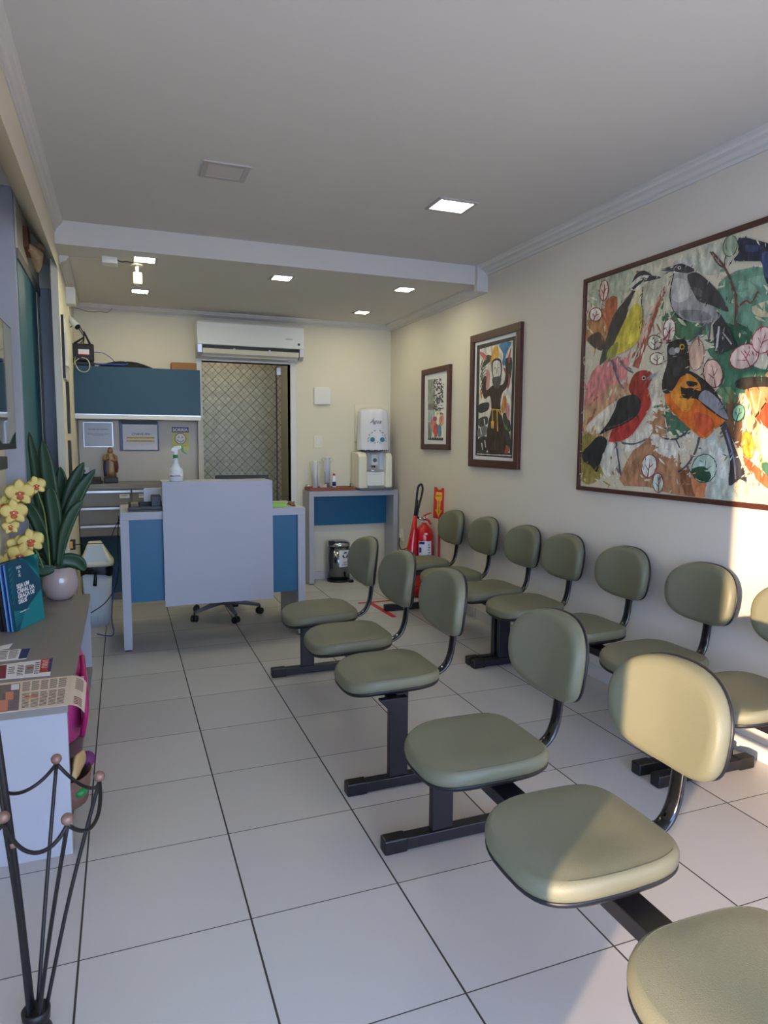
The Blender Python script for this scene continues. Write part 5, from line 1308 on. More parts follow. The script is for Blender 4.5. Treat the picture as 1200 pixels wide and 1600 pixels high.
PAINT = [('#b4bda0',[(0.627,2.512),(0.525,2.526),(0.389,2.524),(0.288,2.513),(0.244,2.490),(0.229,2.457),(0.234,2.424),(0.263,2.394),(0.314,2.364),(0.362,2.337),(0.397,2.312),(0.429,2.291),(0.465,2.286),(0.511,2.305),(0.561,2.341),(0.600,2.381),(0.632,2.427),(0.652,2.477)]),
('#cfcbae',[(0.239,2.502),(0.163,2.518),(0.059,2.526),(-0.019,2.501),(-0.054,2.413),(-0.067,2.291),(-0.068,2.197),(-0.056,2.154),(-0.030,2.139),(0.001,2.146),(0.036,2.179),(0.077,2.236),(0.115,2.292),(0.148,2.345),(0.178,2.397),(0.203,2.440),(0.230,2.469),(0.252,2.489)]),
('#c8ccb4',[(-0.158,2.492),(-0.222,2.504),(-0.314,2.506),(-0.382,2.493),(-0.412,2.452),(-0.422,2.396),(-0.415,2.355),(-0.386,2.342),(-0.339,2.344),(-0.295,2.353),(-0.265,2.366),(-0.239,2.386),(-0.215,2.410),(-0.184,2.438),(-0.154,2.470)]),
('#c08a55',[(0.652,2.269),(0.600,2.302),(0.528,2.329),(0.467,2.333),(0.421,2.302),(0.384,2.250),(0.371,2.202),(0.393,2.161),(0.439,2.123),(0.490,2.102),(0.544,2.106),(0.603,2.129),(0.645,2.158),(0.666,2.192),(0.670,2.233)]),
('#b5653a',[(0.487,2.360),(0.458,2.385),(0.413,2.389),(0.381,2.375),(0.374,2.335),(0.379,2.276),(0.390,2.228),(0.406,2.192),(0.428,2.165),(0.448,2.167),(0.468,2.219),(0.486,2.299)]),
('#d98a86',[(0.539,1.987),(0.442,2.010),(0.329,2.018),(0.257,2.005),(0.243,1.962),(0.266,1.898),(0.314,1.838),(0.403,1.782),(0.524,1.727),(0.619,1.699),(0.655,1.719),(0.658,1.770),(0.646,1.825),(0.627,1.882),(0.594,1.943)]),
('#c05a60',[(0.584,1.772),(0.519,1.798),(0.431,1.826),(0.366,1.842),(0.338,1.843),(0.330,1.834),(0.347,1.817),(0.406,1.786),(0.493,1.746),(0.561,1.721),(0.593,1.726),(0.603,1.747)]),
('#c9a277',[(0.649,1.700),(0.550,1.770),(0.419,1.839),(0.316,1.873),(0.248,1.855),(0.202,1.807),(0.191,1.751),(0.234,1.684),(0.316,1.606),(0.402,1.548),(0.487,1.527),(0.575,1.530),(0.640,1.549),(0.675,1.587),(0.682,1.641)]),
('#e3d9c4',[(0.614,1.624),(0.532,1.675),(0.416,1.733),(0.327,1.770),(0.275,1.777),(0.243,1.766),(0.240,1.742),(0.281,1.699),(0.353,1.642),(0.423,1.596),(0.479,1.572),(0.531,1.562),(0.572,1.561),(0.607,1.571),(0.630,1.592)]),
('#a39248',[(0.660,1.549),(0.612,1.569),(0.546,1.555),(0.493,1.524),(0.457,1.472),(0.432,1.402),(0.426,1.343),(0.448,1.302),(0.489,1.271),(0.534,1.251),(0.580,1.239),(0.629,1.240),(0.664,1.269),(0.679,1.355),(0.679,1.469)]),
('#4f7a58',[(-0.011,2.196),(-0.031,2.210),(-0.073,2.213),(-0.123,2.208),(-0.187,2.197),(-0.259,2.180),(-0.309,2.157),(-0.329,2.125),(-0.329,2.087),(-0.316,2.059),(-0.283,2.046),(-0.234,2.043),(-0.188,2.047),(-0.152,2.055),(-0.119,2.069),(-0.089,2.091),(-0.054,2.125),(-0.022,2.166)]),
('#6f9a80',[(-0.372,2.298),(-0.407,2.322),(-0.457,2.332),(-0.508,2.334),(-0.557,2.333),(-0.608,2.325),(-0.651,2.293),(-0.693,2.220),(-0.729,2.125),(-0.736,2.051),(-0.694,2.016),(-0.619,1.999),(-0.554,1.988),(-0.520,1.975),(-0.499,1.968),(-0.477,1.980),(-0.444,2.022),(-0.409,2.084),(-0.383,2.145),(-0.368,2.201),(-0.361,2.256)]),
('#3f7358',[(-0.321,1.980),(-0.356,1.999),(-0.418,2.007),(-0.475,1.999),(-0.517,1.965),(-0.555,1.915),(-0.595,1.874),(-0.645,1.854),(-0.697,1.841),(-0.733,1.825),(-0.752,1.798),(-0.758,1.768),(-0.739,1.746),(-0.680,1.740),(-0.593,1.744),(-0.516,1.751),(-0.466,1.759),(-0.430,1.770),(-0.408,1.787),(-0.409,1.811),(-0.424,1.841),(-0.426,1.872),(-0.391,1.909),(-0.342,1.949)]),
('#2f6048',[(-0.457,2.095),(-0.500,2.085),(-0.551,2.059),(-0.584,2.030),(-0.588,1.997),(-0.576,1.960),(-0.558,1.933),(-0.536,1.920),(-0.508,1.917),(-0.481,1.923),(-0.451,1.944),(-0.420,1.976),(-0.405,2.008),(-0.410,2.043),(-0.429,2.078)]),
('#88ad92',[(-0.533,2.283),(-0.570,2.286),(-0.613,2.285),(-0.639,2.278),(-0.639,2.260),(-0.624,2.235),(-0.603,2.215),(-0.576,2.205),(-0.543,2.202),(-0.517,2.205),(-0.501,2.218),(-0.492,2.238),(-0.491,2.255),(-0.498,2.268),(-0.512,2.277)]),
('#d4c49c',[(-0.575,2.149),(-0.613,2.158),(-0.669,2.163),(-0.709,2.160),(-0.723,2.139),(-0.724,2.110),(-0.714,2.090),(-0.686,2.085),(-0.645,2.089),(-0.611,2.098),(-0.588,2.113),(-0.572,2.133)]),
('#47745a',[(-0.053,1.781),(-0.059,1.786),(-0.074,1.765),(-0.099,1.736),(-0.142,1.703),(-0.194,1.663),(-0.229,1.627),(-0.241,1.594),(-0.239,1.563),(-0.222,1.545),(-0.181,1.541),(-0.125,1.550),(-0.080,1.578),(-0.059,1.642),(-0.052,1.725)]),
('#b5855f',[(0.297,1.289),(0.234,1.403),(0.117,1.548),(0.028,1.655),(-0.004,1.714),(-0.015,1.743),(-0.026,1.740),(-0.044,1.687),(-0.062,1.601),(-0.084,1.524),(-0.108,1.474),(-0.137,1.432),(-0.178,1.388),(-0.252,1.332),(-0.335,1.274),(-0.373,1.235),(-0.333,1.221),(-0.247,1.223),(-0.160,1.229),(-0.092,1.236),(-0.024,1.247),(0.048,1.258),(0.146,1.255),(0.250,1.252)]),
('#e8e0d2',[(0.037,1.557),(-0.007,1.556),(-0.067,1.543),(-0.113,1.524),(-0.137,1.494),(-0.149,1.456),(-0.147,1.429),(-0.123,1.423),(-0.083,1.428),(-0.046,1.438),(-0.015,1.452),(0.013,1.471),(0.033,1.491),(0.045,1.516),(0.050,1.542)]),
('#c3cbbf',[(-0.351,1.544),(-0.395,1.557),(-0.441,1.540),(-0.475,1.505),(-0.493,1.448),(-0.501,1.374),(-0.512,1.313),(-0.541,1.278),(-0.572,1.256),(-0.575,1.241),(-0.526,1.230),(-0.447,1.226),(-0.373,1.230),(-0.314,1.239),(-0.262,1.257),(-0.238,1.297),(-0.258,1.379),(-0.304,1.478)]),
('#dfe0d6',[(-0.378,1.524),(-0.404,1.515),(-0.440,1.483),(-0.468,1.447),(-0.480,1.405),(-0.483,1.358),(-0.476,1.331),(-0.451,1.336),(-0.414,1.362),(-0.387,1.396),(-0.374,1.442),(-0.370,1.495)]),
('#8d5c3a',[(-0.180,1.346),(-0.200,1.363),(-0.233,1.369),(-0.261,1.360),(-0.279,1.325),(-0.293,1.276),(-0.295,1.239),(-0.280,1.224),(-0.254,1.223),(-0.229,1.234),(-0.207,1.266),(-0.186,1.312)]),
('#d88a5a',[(-0.262,1.340),(-0.287,1.347),(-0.326,1.339),(-0.354,1.324),(-0.365,1.296),(-0.366,1.260),(-0.360,1.234),(-0.343,1.221),(-0.318,1.219),(-0.296,1.229),(-0.278,1.262),(-0.263,1.308)]),
('#e6dfcf',[(0.455,1.512),(0.415,1.522),(0.365,1.518),(0.328,1.501),(0.307,1.464),(0.298,1.415),(0.302,1.371),(0.327,1.336),(0.367,1.306),(0.405,1.295),(0.437,1.317),(0.468,1.359),(0.485,1.402),(0.487,1.443),(0.476,1.484)]),
('#e9e2d0',[(0.274,1.478),(0.217,1.522),(0.134,1.578),(0.071,1.613),(0.044,1.611),(0.035,1.591),(0.038,1.568),(0.053,1.547),(0.080,1.523),(0.111,1.502),(0.147,1.482),(0.188,1.465),(0.222,1.455),(0.254,1.453),(0.279,1.459)]),
('#e6dcc4',[(0.041,1.851),(0.022,1.865),(-0.003,1.864),(-0.019,1.847),(-0.020,1.802),(-0.013,1.741),(0.000,1.687),(0.023,1.645),(0.052,1.611),(0.070,1.602),(0.069,1.630),(0.058,1.682),(0.048,1.732),(0.047,1.778),(0.047,1.821)]),
('#7f5a3c',[(-0.410,1.758),(-0.440,1.768),(-0.489,1.758),(-0.528,1.732),(-0.547,1.685),(-0.558,1.624),(-0.562,1.571),(-0.563,1.531),(-0.557,1.498),(-0.546,1.487),(-0.524,1.505),(-0.496,1.545),(-0.469,1.592),(-0.442,1.649),(-0.416,1.714)]),
('#6b8a5a',[(-0.385,1.769),(-0.406,1.781),(-0.446,1.787),(-0.479,1.782),(-0.500,1.756),(-0.515,1.720),(-0.520,1.695),(-0.508,1.690),(-0.486,1.696),(-0.461,1.707),(-0.431,1.726),(-0.399,1.750)]),
('#a9604a',[(0.017,2.342),(0.029,2.322),(0.045,2.294),(0.065,2.261),(0.084,2.228),(0.101,2.194),(0.119,2.159),(0.137,2.122),(0.155,2.087),(0.173,2.049),(0.193,2.010),(0.210,1.975),(0.222,1.951),(0.169,1.933),(0.158,1.958),(0.143,1.993),(0.126,2.032),(0.110,2.070),(0.094,2.106),(0.078,2.142),(0.062,2.178),(0.046,2.211),(0.029,2.245),(0.012,2.278),(-0.004,2.307),(-0.014,2.327)]),
('#d3a08a',[(0.039,2.312),(0.053,2.287),(0.073,2.251),(0.095,2.212),(0.115,2.176),(0.134,2.144),(0.153,2.112),(0.169,2.085),(0.181,2.066),(0.160,2.057),(0.149,2.077),(0.134,2.105),(0.117,2.137),(0.099,2.169),(0.080,2.205),(0.059,2.245),(0.040,2.281),(0.028,2.307)]),
('#a9604a',[(0.551,1.723),(0.557,1.708),(0.566,1.686),(0.575,1.664),(0.580,1.649),(0.573,1.647),(0.564,1.662),(0.553,1.683),(0.541,1.704),(0.533,1.718)]),
('#b5563c',[(0.519,2.292),(0.504,2.273),(0.482,2.246),(0.461,2.216),(0.448,2.189),(0.445,2.164),(0.449,2.138),(0.455,2.115),(0.459,2.098),(0.448,2.095),(0.443,2.112),(0.436,2.135),(0.431,2.162),(0.433,2.189),(0.447,2.217),(0.467,2.248),(0.488,2.276),(0.502,2.295)]),
('#d0633a',[(-0.572,1.440),(-0.575,1.446),(-0.591,1.442),(-0.617,1.427),(-0.661,1.397),(-0.713,1.358),(-0.750,1.327),(-0.761,1.307),(-0.757,1.293),(-0.742,1.291),(-0.712,1.304),(-0.670,1.330),(-0.632,1.358),(-0.604,1.387),(-0.582,1.419)]),
('#b8c98a',[(-0.585,1.636),(-0.601,1.638),(-0.624,1.633),(-0.647,1.607),(-0.673,1.542),(-0.700,1.458),(-0.714,1.398),(-0.708,1.381),(-0.691,1.387),(-0.672,1.406),(-0.655,1.438),(-0.637,1.484),(-0.620,1.524),(-0.605,1.554),(-0.592,1.579),(-0.582,1.599),(-0.578,1.617),(-0.578,1.630)]),
('#e4dfba',[(-0.650,1.561),(-0.667,1.571),(-0.699,1.563),(-0.724,1.542),(-0.737,1.501),(-0.744,1.447),(-0.744,1.408),(-0.735,1.395),(-0.719,1.398),(-0.702,1.416),(-0.681,1.460),(-0.658,1.519)]),
('#b9822c',[(-0.636,1.506),(-0.640,1.477),(-0.636,1.452),(-0.625,1.438),(-0.610,1.436),(-0.593,1.446),(-0.578,1.468),(-0.568,1.497),(-0.564,1.526),(-0.569,1.551),(-0.579,1.565),(-0.595,1.567),(-0.612,1.556),(-0.626,1.534)]),
('#d8a83a',[(-0.631,1.505),(-0.635,1.478),(-0.632,1.456),(-0.623,1.442),(-0.610,1.440),(-0.596,1.450),(-0.583,1.471),(-0.573,1.497),(-0.570,1.525),(-0.573,1.547),(-0.582,1.561),(-0.595,1.562),(-0.609,1.552),(-0.622,1.531)]),
('#b9822c',[(-0.621,1.435),(-0.619,1.448),(-0.615,1.466),(-0.611,1.486),(-0.607,1.502),(-0.604,1.514),(-0.600,1.524),(-0.598,1.532),(-0.595,1.538),(-0.592,1.537),(-0.594,1.532),(-0.596,1.523),(-0.599,1.513),(-0.602,1.501),(-0.606,1.485),(-0.609,1.466),(-0.613,1.447),(-0.615,1.435)]),
('#b9822c',[(-0.608,1.487),(-0.610,1.494),(-0.613,1.503),(-0.616,1.513),(-0.617,1.519),(-0.614,1.520),(-0.612,1.514),(-0.609,1.504),(-0.605,1.495),(-0.603,1.489)]),
('#b9822c',[(-0.610,1.479),(-0.605,1.484),(-0.598,1.491),(-0.591,1.498),(-0.586,1.503),(-0.583,1.501),(-0.588,1.496),(-0.595,1.489),(-0.601,1.482),(-0.606,1.477)]),
('#6b4038',[(-0.320,2.459),(-0.337,2.440),(-0.361,2.414),(-0.387,2.384),(-0.409,2.353),(-0.429,2.320),(-0.447,2.284),(-0.463,2.247),(-0.475,2.212),(-0.481,2.174),(-0.483,2.134),(-0.483,2.098),(-0.484,2.073),(-0.502,2.069),(-0.501,2.094),(-0.501,2.131),(-0.498,2.171),(-0.491,2.211),(-0.478,2.248),(-0.461,2.285),(-0.442,2.322),(-0.421,2.356),(-0.398,2.388),(-0.371,2.418),(-0.346,2.445),(-0.329,2.463)]),
('#6b4038',[(-0.309,2.463),(-0.319,2.449),(-0.333,2.429),(-0.348,2.409),(-0.362,2.392),(-0.374,2.381),(-0.385,2.373),(-0.394,2.367),(-0.401,2.363),(-0.405,2.370),(-0.399,2.374),(-0.390,2.379),(-0.380,2.386),(-0.369,2.396),(-0.356,2.411),(-0.341,2.432),(-0.326,2.451),(-0.316,2.465)]),
('#8d3a38',[(-0.493,2.151),(-0.503,2.157),(-0.517,2.166),(-0.531,2.174),(-0.542,2.178),(-0.549,2.177),(-0.556,2.171),(-0.565,2.164),(-0.577,2.164),(-0.586,2.173),(-0.596,2.188),(-0.605,2.203),(-0.610,2.212),(-0.605,2.216),(-0.599,2.206),(-0.590,2.191),(-0.580,2.178),(-0.572,2.170),(-0.567,2.170),(-0.561,2.175),(-0.551,2.183),(-0.539,2.186),(-0.525,2.181),(-0.509,2.173),(-0.495,2.165),(-0.485,2.159)]),
('#6b4038',[(-0.408,2.356),(-0.409,2.367),(-0.411,2.384),(-0.412,2.402),(-0.415,2.419),(-0.418,2.436),(-0.421,2.454),(-0.424,2.470),(-0.427,2.481),(-0.421,2.483),(-0.418,2.473),(-0.414,2.457),(-0.410,2.439),(-0.407,2.422),(-0.404,2.405),(-0.402,2.387),(-0.400,2.370),(-0.399,2.359)]),
('#5f6b50',[(-0.477,2.444),(-0.469,2.424),(-0.455,2.411),(-0.435,2.408),(-0.416,2.416),(-0.399,2.432),(-0.390,2.455),(-0.389,2.479),(-0.397,2.499),(-0.412,2.512),(-0.431,2.514),(-0.451,2.506),(-0.467,2.490),(-0.476,2.468)]),
('#a9b79a',[(-0.471,2.446),(-0.465,2.428),(-0.452,2.416),(-0.435,2.413),(-0.418,2.420),(-0.404,2.434),(-0.395,2.455),(-0.395,2.477),(-0.402,2.495),(-0.415,2.507),(-0.432,2.510),(-0.449,2.503),(-0.463,2.488),(-0.471,2.468)]),
('#8f2f35',[(0.452,2.424),(0.458,2.398),(0.472,2.378),(0.490,2.370),(0.510,2.375),(0.527,2.392),(0.538,2.417),(0.540,2.447),(0.533,2.474),(0.519,2.493),(0.500,2.500),(0.481,2.495),(0.464,2.478),(0.454,2.453)]),
('#e6d2bd',[(0.461,2.427),(0.466,2.402),(0.477,2.384),(0.492,2.376),(0.508,2.380),(0.521,2.395),(0.529,2.418),(0.531,2.444),(0.525,2.469),(0.514,2.487),(0.499,2.494),(0.483,2.490),(0.470,2.475),(0.462,2.453)]),
('#8f2f35',[(0.495,2.370),(0.493,2.382),(0.491,2.399),(0.489,2.418),(0.487,2.433),(0.487,2.445),(0.488,2.456),(0.489,2.464),(0.490,2.470),(0.495,2.471),(0.495,2.465),(0.495,2.457),(0.495,2.447),(0.496,2.436),(0.498,2.420),(0.501,2.402),(0.504,2.385),(0.506,2.373)]),
('#8f2f35',[(0.492,2.420),(0.488,2.425),(0.481,2.432),(0.474,2.439),(0.470,2.444),(0.474,2.447),(0.480,2.443),(0.487,2.436),(0.495,2.429),(0.500,2.425)]),
('#8f2f35',[(0.493,2.413),(0.497,2.420),(0.504,2.429),(0.510,2.438),(0.515,2.445),(0.520,2.444),(0.516,2.438),(0.510,2.428),(0.505,2.419),(0.501,2.413)]),
('#8f2f35',[(0.506,2.279),(0.522,2.265),(0.546,2.258),(0.575,2.260),(0.603,2.270),(0.624,2.288),(0.634,2.308),(0.630,2.328),(0.614,2.342),(0.589,2.349),(0.559,2.346),(0.532,2.336),(0.512,2.318),(0.503,2.298)]),
('#eadccb',[(0.515,2.283),(0.528,2.270),(0.549,2.264),(0.574,2.266),(0.598,2.275),(0.616,2.289),(0.624,2.307),(0.621,2.324),(0.607,2.337),(0.585,2.343),(0.560,2.341),(0.537,2.331),(0.520,2.317),(0.512,2.299)]),
('#8f2f35',[(0.584,2.262),(0.580,2.269),(0.572,2.280),(0.565,2.291),(0.559,2.300),(0.556,2.308),(0.554,2.314),(0.553,2.320),(0.552,2.324),(0.558,2.325),(0.559,2.322),(0.561,2.317),(0.564,2.310),(0.568,2.303),(0.574,2.294),(0.582,2.284),(0.590,2.273),(0.595,2.266)]),
('#8f2f35',[(0.570,2.292),(0.561,2.294),(0.549,2.296),(0.538,2.298),(0.530,2.299),(0.532,2.303),(0.541,2.302),(0.553,2.301),(0.565,2.299),(0.574,2.299)]),
('#8f2f35',[(0.571,2.290),(0.576,2.296),(0.583,2.304),(0.590,2.312),(0.595,2.318),(0.600,2.317),(0.596,2.311),(0.590,2.303),(0.583,2.295),(0.579,2.289)]),
('#8f2f35',[(-0.110,2.107),(-0.104,2.082),(-0.089,2.063),(-0.069,2.055),(-0.048,2.059),(-0.029,2.075),(-0.016,2.100),(-0.013,2.128),(-0.019,2.154),(-0.034,2.172),(-0.054,2.180),(-0.076,2.175),(-0.095,2.159),(-0.107,2.135)]),
('#e7dccb',[(-0.103,2.109),(-0.098,2.085),(-0.085,2.068),(-0.068,2.061),(-0.050,2.064),(-0.033,2.079),(-0.023,2.101),(-0.020,2.126),(-0.025,2.150),(-0.038,2.167),(-0.056,2.174),(-0.074,2.170),(-0.090,2.156),(-0.100,2.134)]),
('#8f2f35',[(-0.063,2.055),(-0.064,2.067),(-0.065,2.083),(-0.067,2.101),(-0.068,2.116),(-0.068,2.128),(-0.067,2.138),(-0.066,2.145),(-0.066,2.151),(-0.061,2.152),(-0.062,2.146),(-0.062,2.138),(-0.062,2.129),(-0.061,2.118),(-0.060,2.103),(-0.058,2.085),(-0.056,2.068),(-0.054,2.057)]),
('#8f2f35',[(-0.064,2.103),(-0.069,2.108),(-0.076,2.115),(-0.084,2.122),(-0.089,2.127),(-0.085,2.129),(-0.080,2.124),(-0.072,2.118),(-0.064,2.112),(-0.058,2.107)]),
('#8f2f35',[(-0.064,2.097),(-0.059,2.103),(-0.051,2.111),(-0.044,2.120),(-0.039,2.126),(-0.036,2.125),(-0.040,2.119),(-0.047,2.110),(-0.053,2.101),(-0.058,2.095)]),
('#6b3a34',[(-0.011,2.058),(-0.007,2.040),(0.008,2.027),(0.030,2.021),(0.056,2.024),(0.080,2.036),(0.097,2.053),(0.104,2.072),(0.099,2.091),(0.084,2.104),(0.061,2.109),(0.035,2.105),(0.012,2.094),(-0.004,2.077)]),
('#d9d8bf',[(-0.004,2.058),(0.000,2.043),(0.013,2.032),(0.032,2.027),(0.054,2.029),(0.075,2.039),(0.090,2.054),(0.096,2.071),(0.092,2.087),(0.079,2.099),(0.059,2.103),(0.037,2.100),(0.017,2.090),(0.002,2.075)]),
('#6b3a34',[(0.038,2.021),(0.038,2.029),(0.038,2.041),(0.039,2.054),(0.039,2.064),(0.040,2.072),(0.042,2.079),(0.044,2.085),(0.045,2.088),(0.049,2.089),(0.049,2.085),(0.048,2.079),(0.047,2.073),(0.046,2.065),(0.046,2.055),(0.046,2.042),(0.047,2.031),(0.047,2.022)]),
('#6b3a34',[(0.042,2.054),(0.037,2.057),(0.029,2.062),(0.021,2.067),(0.016,2.071),(0.019,2.073),(0.025,2.070),(0.034,2.066),(0.042,2.062),(0.048,2.059)]),
('#6b3a34',[(0.042,2.052),(0.049,2.056),(0.058,2.062),(0.067,2.068),(0.073,2.072),(0.076,2.070),(0.070,2.065),(0.061,2.059),(0.053,2.053),(0.047,2.048)]),
('#6b3a34',[(-0.035,1.967),(-0.030,1.952),(-0.015,1.941),(0.007,1.936),(0.032,1.939),(0.056,1.948),(0.073,1.963),(0.079,1.980),(0.075,1.995),(0.059,2.006),(0.037,2.010),(0.011,2.007),(-0.012,1.998),(-0.028,1.984)]),
('#e2ddc6',[(-0.027,1.968),(-0.023,1.955),(-0.011,1.946),(0.009,1.942),(0.031,1.944),(0.051,1.952),(0.066,1.964),(0.072,1.979),(0.068,1.992),(0.054,2.001),(0.035,2.005),(0.013,2.002),(-0.007,1.994),(-0.021,1.982)]),
('#6b3a34',[(0.015,1.936),(0.015,1.943),(0.015,1.953),(0.015,1.964),(0.015,1.973),(0.016,1.980),(0.018,1.985),(0.020,1.990),(0.021,1.993),(0.025,1.993),(0.025,1.990),(0.024,1.986),(0.023,1.980),(0.022,1.973),(0.022,1.965),(0.023,1.954),(0.023,1.944),(0.024,1.937)]),
('#6b3a34',[(0.019,1.964),(0.013,1.967),(0.006,1.971),(-0.002,1.975),(-0.007,1.978),(-0.004,1.981),(0.001,1.978),(0.009,1.974),(0.018,1.971),(0.024,1.968)]),
('#6b3a34',[(0.019,1.962),(0.025,1.966),(0.034,1.971),(0.043,1.976),(0.049,1.979),(0.052,1.977),(0.046,1.973),(0.037,1.968),(0.029,1.962),(0.023,1.958)]),
('#9a6a58',[(-0.313,1.953),(-0.306,1.918),(-0.290,1.892),(-0.267,1.880),(-0.243,1.884),(-0.222,1.903),(-0.207,1.935),(-0.203,1.973),(-0.211,2.008),(-0.228,2.034),(-0.251,2.046),(-0.275,2.041),(-0.296,2.021),(-0.309,1.989)]),
('#d9b49a',[(-0.306,1.954),(-0.300,1.921),(-0.286,1.897),(-0.266,1.885),(-0.245,1.888),(-0.226,1.907),(-0.213,1.936),(-0.210,1.972),(-0.217,2.005),(-0.232,2.029),(-0.252,2.041),(-0.273,2.036),(-0.291,2.018),(-0.303,1.988)]),
('#6a2f35',[(-0.434,1.861),(-0.437,1.829),(-0.428,1.802),(-0.407,1.786),(-0.380,1.784),(-0.350,1.797),(-0.325,1.822),(-0.309,1.855),(-0.306,1.888),(-0.317,1.915),(-0.338,1.930),(-0.366,1.931),(-0.395,1.917),(-0.419,1.893)]),
('#dcb8a2',[(-0.428,1.861),(-0.431,1.831),(-0.423,1.806),(-0.405,1.791),(-0.380,1.789),(-0.353,1.801),(-0.330,1.825),(-0.316,1.855),(-0.313,1.886),(-0.322,1.911),(-0.341,1.925),(-0.366,1.926),(-0.392,1.914),(-0.414,1.890)]),
('#6a2f35',[(-0.398,1.784),(-0.394,1.798),(-0.389,1.818),(-0.383,1.840),(-0.378,1.858),(-0.373,1.872),(-0.369,1.883),(-0.365,1.892),(-0.363,1.899),(-0.359,1.899),(-0.362,1.892),(-0.365,1.883),(-0.369,1.871),(-0.373,1.858),(-0.377,1.840),(-0.382,1.818),(-0.387,1.797),(-0.391,1.783)]),
('#6a2f35',[(-0.380,1.841),(-0.384,1.849),(-0.390,1.859),(-0.396,1.870),(-0.400,1.877),(-0.397,1.879),(-0.392,1.872),(-0.386,1.861),(-0.379,1.851),(-0.374,1.844)]),
('#6a2f35',[(-0.382,1.833),(-0.374,1.839),(-0.362,1.847),(-0.350,1.855),(-0.342,1.861),(-0.339,1.859),(-0.347,1.853),(-0.359,1.844),(-0.371,1.836),(-0.379,1.830)]),
('#a22f44',[(-0.628,1.948),(-0.637,1.923),(-0.629,1.897),(-0.607,1.875),(-0.574,1.861),(-0.536,1.859),(-0.501,1.869),(-0.476,1.890),(-0.467,1.917),(-0.475,1.944),(-0.499,1.966),(-0.534,1.979),(-0.571,1.980),(-0.605,1.969)]),
('#e5c9bb',[(-0.624,1.947),(-0.631,1.923),(-0.624,1.899),(-0.603,1.879),(-0.572,1.866),(-0.536,1.864),(-0.504,1.873),(-0.481,1.892),(-0.472,1.916),(-0.481,1.942),(-0.503,1.962),(-0.536,1.974),(-0.571,1.975),(-0.602,1.965)]),
('#a22f44',[(-0.594,1.868),(-0.587,1.878),(-0.578,1.893),(-0.567,1.908),(-0.558,1.921),(-0.550,1.931),(-0.544,1.939),(-0.538,1.946),(-0.534,1.950),(-0.531,1.949),(-0.535,1.944),(-0.540,1.938),(-0.547,1.929),(-0.554,1.920),(-0.562,1.907),(-0.573,1.891),(-0.582,1.876),(-0.589,1.866)]),
('#a22f44',[(-0.564,1.908),(-0.568,1.916),(-0.574,1.927),(-0.580,1.939),(-0.584,1.947),(-0.581,1.948),(-0.576,1.941),(-0.570,1.929),(-0.563,1.918),(-0.559,1.910)]),
('#a22f44',[(-0.567,1.903),(-0.556,1.905),(-0.540,1.906),(-0.524,1.908),(-0.513,1.909),(-0.513,1.906),(-0.525,1.905),(-0.540,1.903),(-0.556,1.900),(-0.567,1.899)]),
('#a22f44',[(-0.708,1.960),(-0.693,1.938),(-0.670,1.924),(-0.643,1.923),(-0.616,1.934),(-0.597,1.955),(-0.588,1.983),(-0.591,2.011),(-0.607,2.033),(-0.631,2.046),(-0.658,2.046),(-0.684,2.034),(-0.703,2.013),(-0.711,1.987)]),
('#e3c5b8',[(-0.703,1.962),(-0.690,1.941),(-0.668,1.929),(-0.643,1.927),(-0.619,1.938),(-0.601,1.957),(-0.593,1.983),(-0.596,2.008),(-0.611,2.029),(-0.633,2.041),(-0.658,2.042),(-0.681,2.031),(-0.699,2.012),(-0.706,1.987)]),
('#a22f44',[(-0.632,1.926),(-0.636,1.937),(-0.643,1.952),(-0.650,1.969),(-0.655,1.983),(-0.658,1.994),(-0.661,2.003),(-0.662,2.010),(-0.664,2.016),(-0.661,2.017),(-0.659,2.012),(-0.657,2.004),(-0.654,1.995),(-0.650,1.985),(-0.645,1.971),(-0.638,1.955),(-0.631,1.939),(-0.626,1.928)]),
('#a22f44',[(-0.648,1.971),(-0.655,1.974),(-0.667,1.978),(-0.678,1.982),(-0.685,1.985),(-0.684,1.988),(-0.676,1.985),(-0.664,1.982),(-0.653,1.978),(-0.645,1.976)]),
('#a22f44',[(-0.645,1.965),(-0.641,1.973),(-0.634,1.983),(-0.628,1.994),(-0.624,2.001),(-0.621,2.000),(-0.625,1.993),(-0.631,1.982),(-0.637,1.971),(-0.641,1.964)]),
('#a2474a',[(-0.020,1.374),(-0.010,1.345),(0.011,1.323),(0.038,1.311),(0.067,1.312),(0.091,1.327),(0.107,1.352),(0.109,1.383),(0.099,1.412),(0.077,1.435),(0.049,1.446),(0.021,1.444),(-0.003,1.429),(-0.017,1.404)]),
('#dfe3d6',[(-0.012,1.375),(-0.003,1.348),(0.015,1.327),(0.039,1.316),(0.065,1.317),(0.086,1.331),(0.099,1.354),(0.101,1.382),(0.092,1.409),(0.073,1.430),(0.048,1.440),(0.023,1.438),(0.002,1.425),(-0.010,1.402)]),
('#a2474a',[(0.048,1.309),(0.046,1.322),(0.043,1.341),(0.040,1.361),(0.037,1.378),(0.036,1.391),(0.036,1.401),(0.036,1.410),(0.036,1.416),(0.041,1.416),(0.042,1.410),(0.042,1.401),(0.043,1.391),(0.044,1.378),(0.047,1.362),(0.051,1.342),(0.055,1.323),(0.057,1.310)]),
('#a2474a',[(0.043,1.363),(0.036,1.369),(0.025,1.377),(0.015,1.386),(0.008,1.392),(0.011,1.394),(0.019,1.389),(0.030,1.381),(0.041,1.372),(0.048,1.367)]),
('#a2474a',[(0.044,1.356),(0.050,1.362),(0.059,1.370),(0.068,1.379),(0.074,1.385),(0.078,1.383),(0.072,1.377),(0.064,1.368),(0.056,1.359),(0.050,1.353)]),
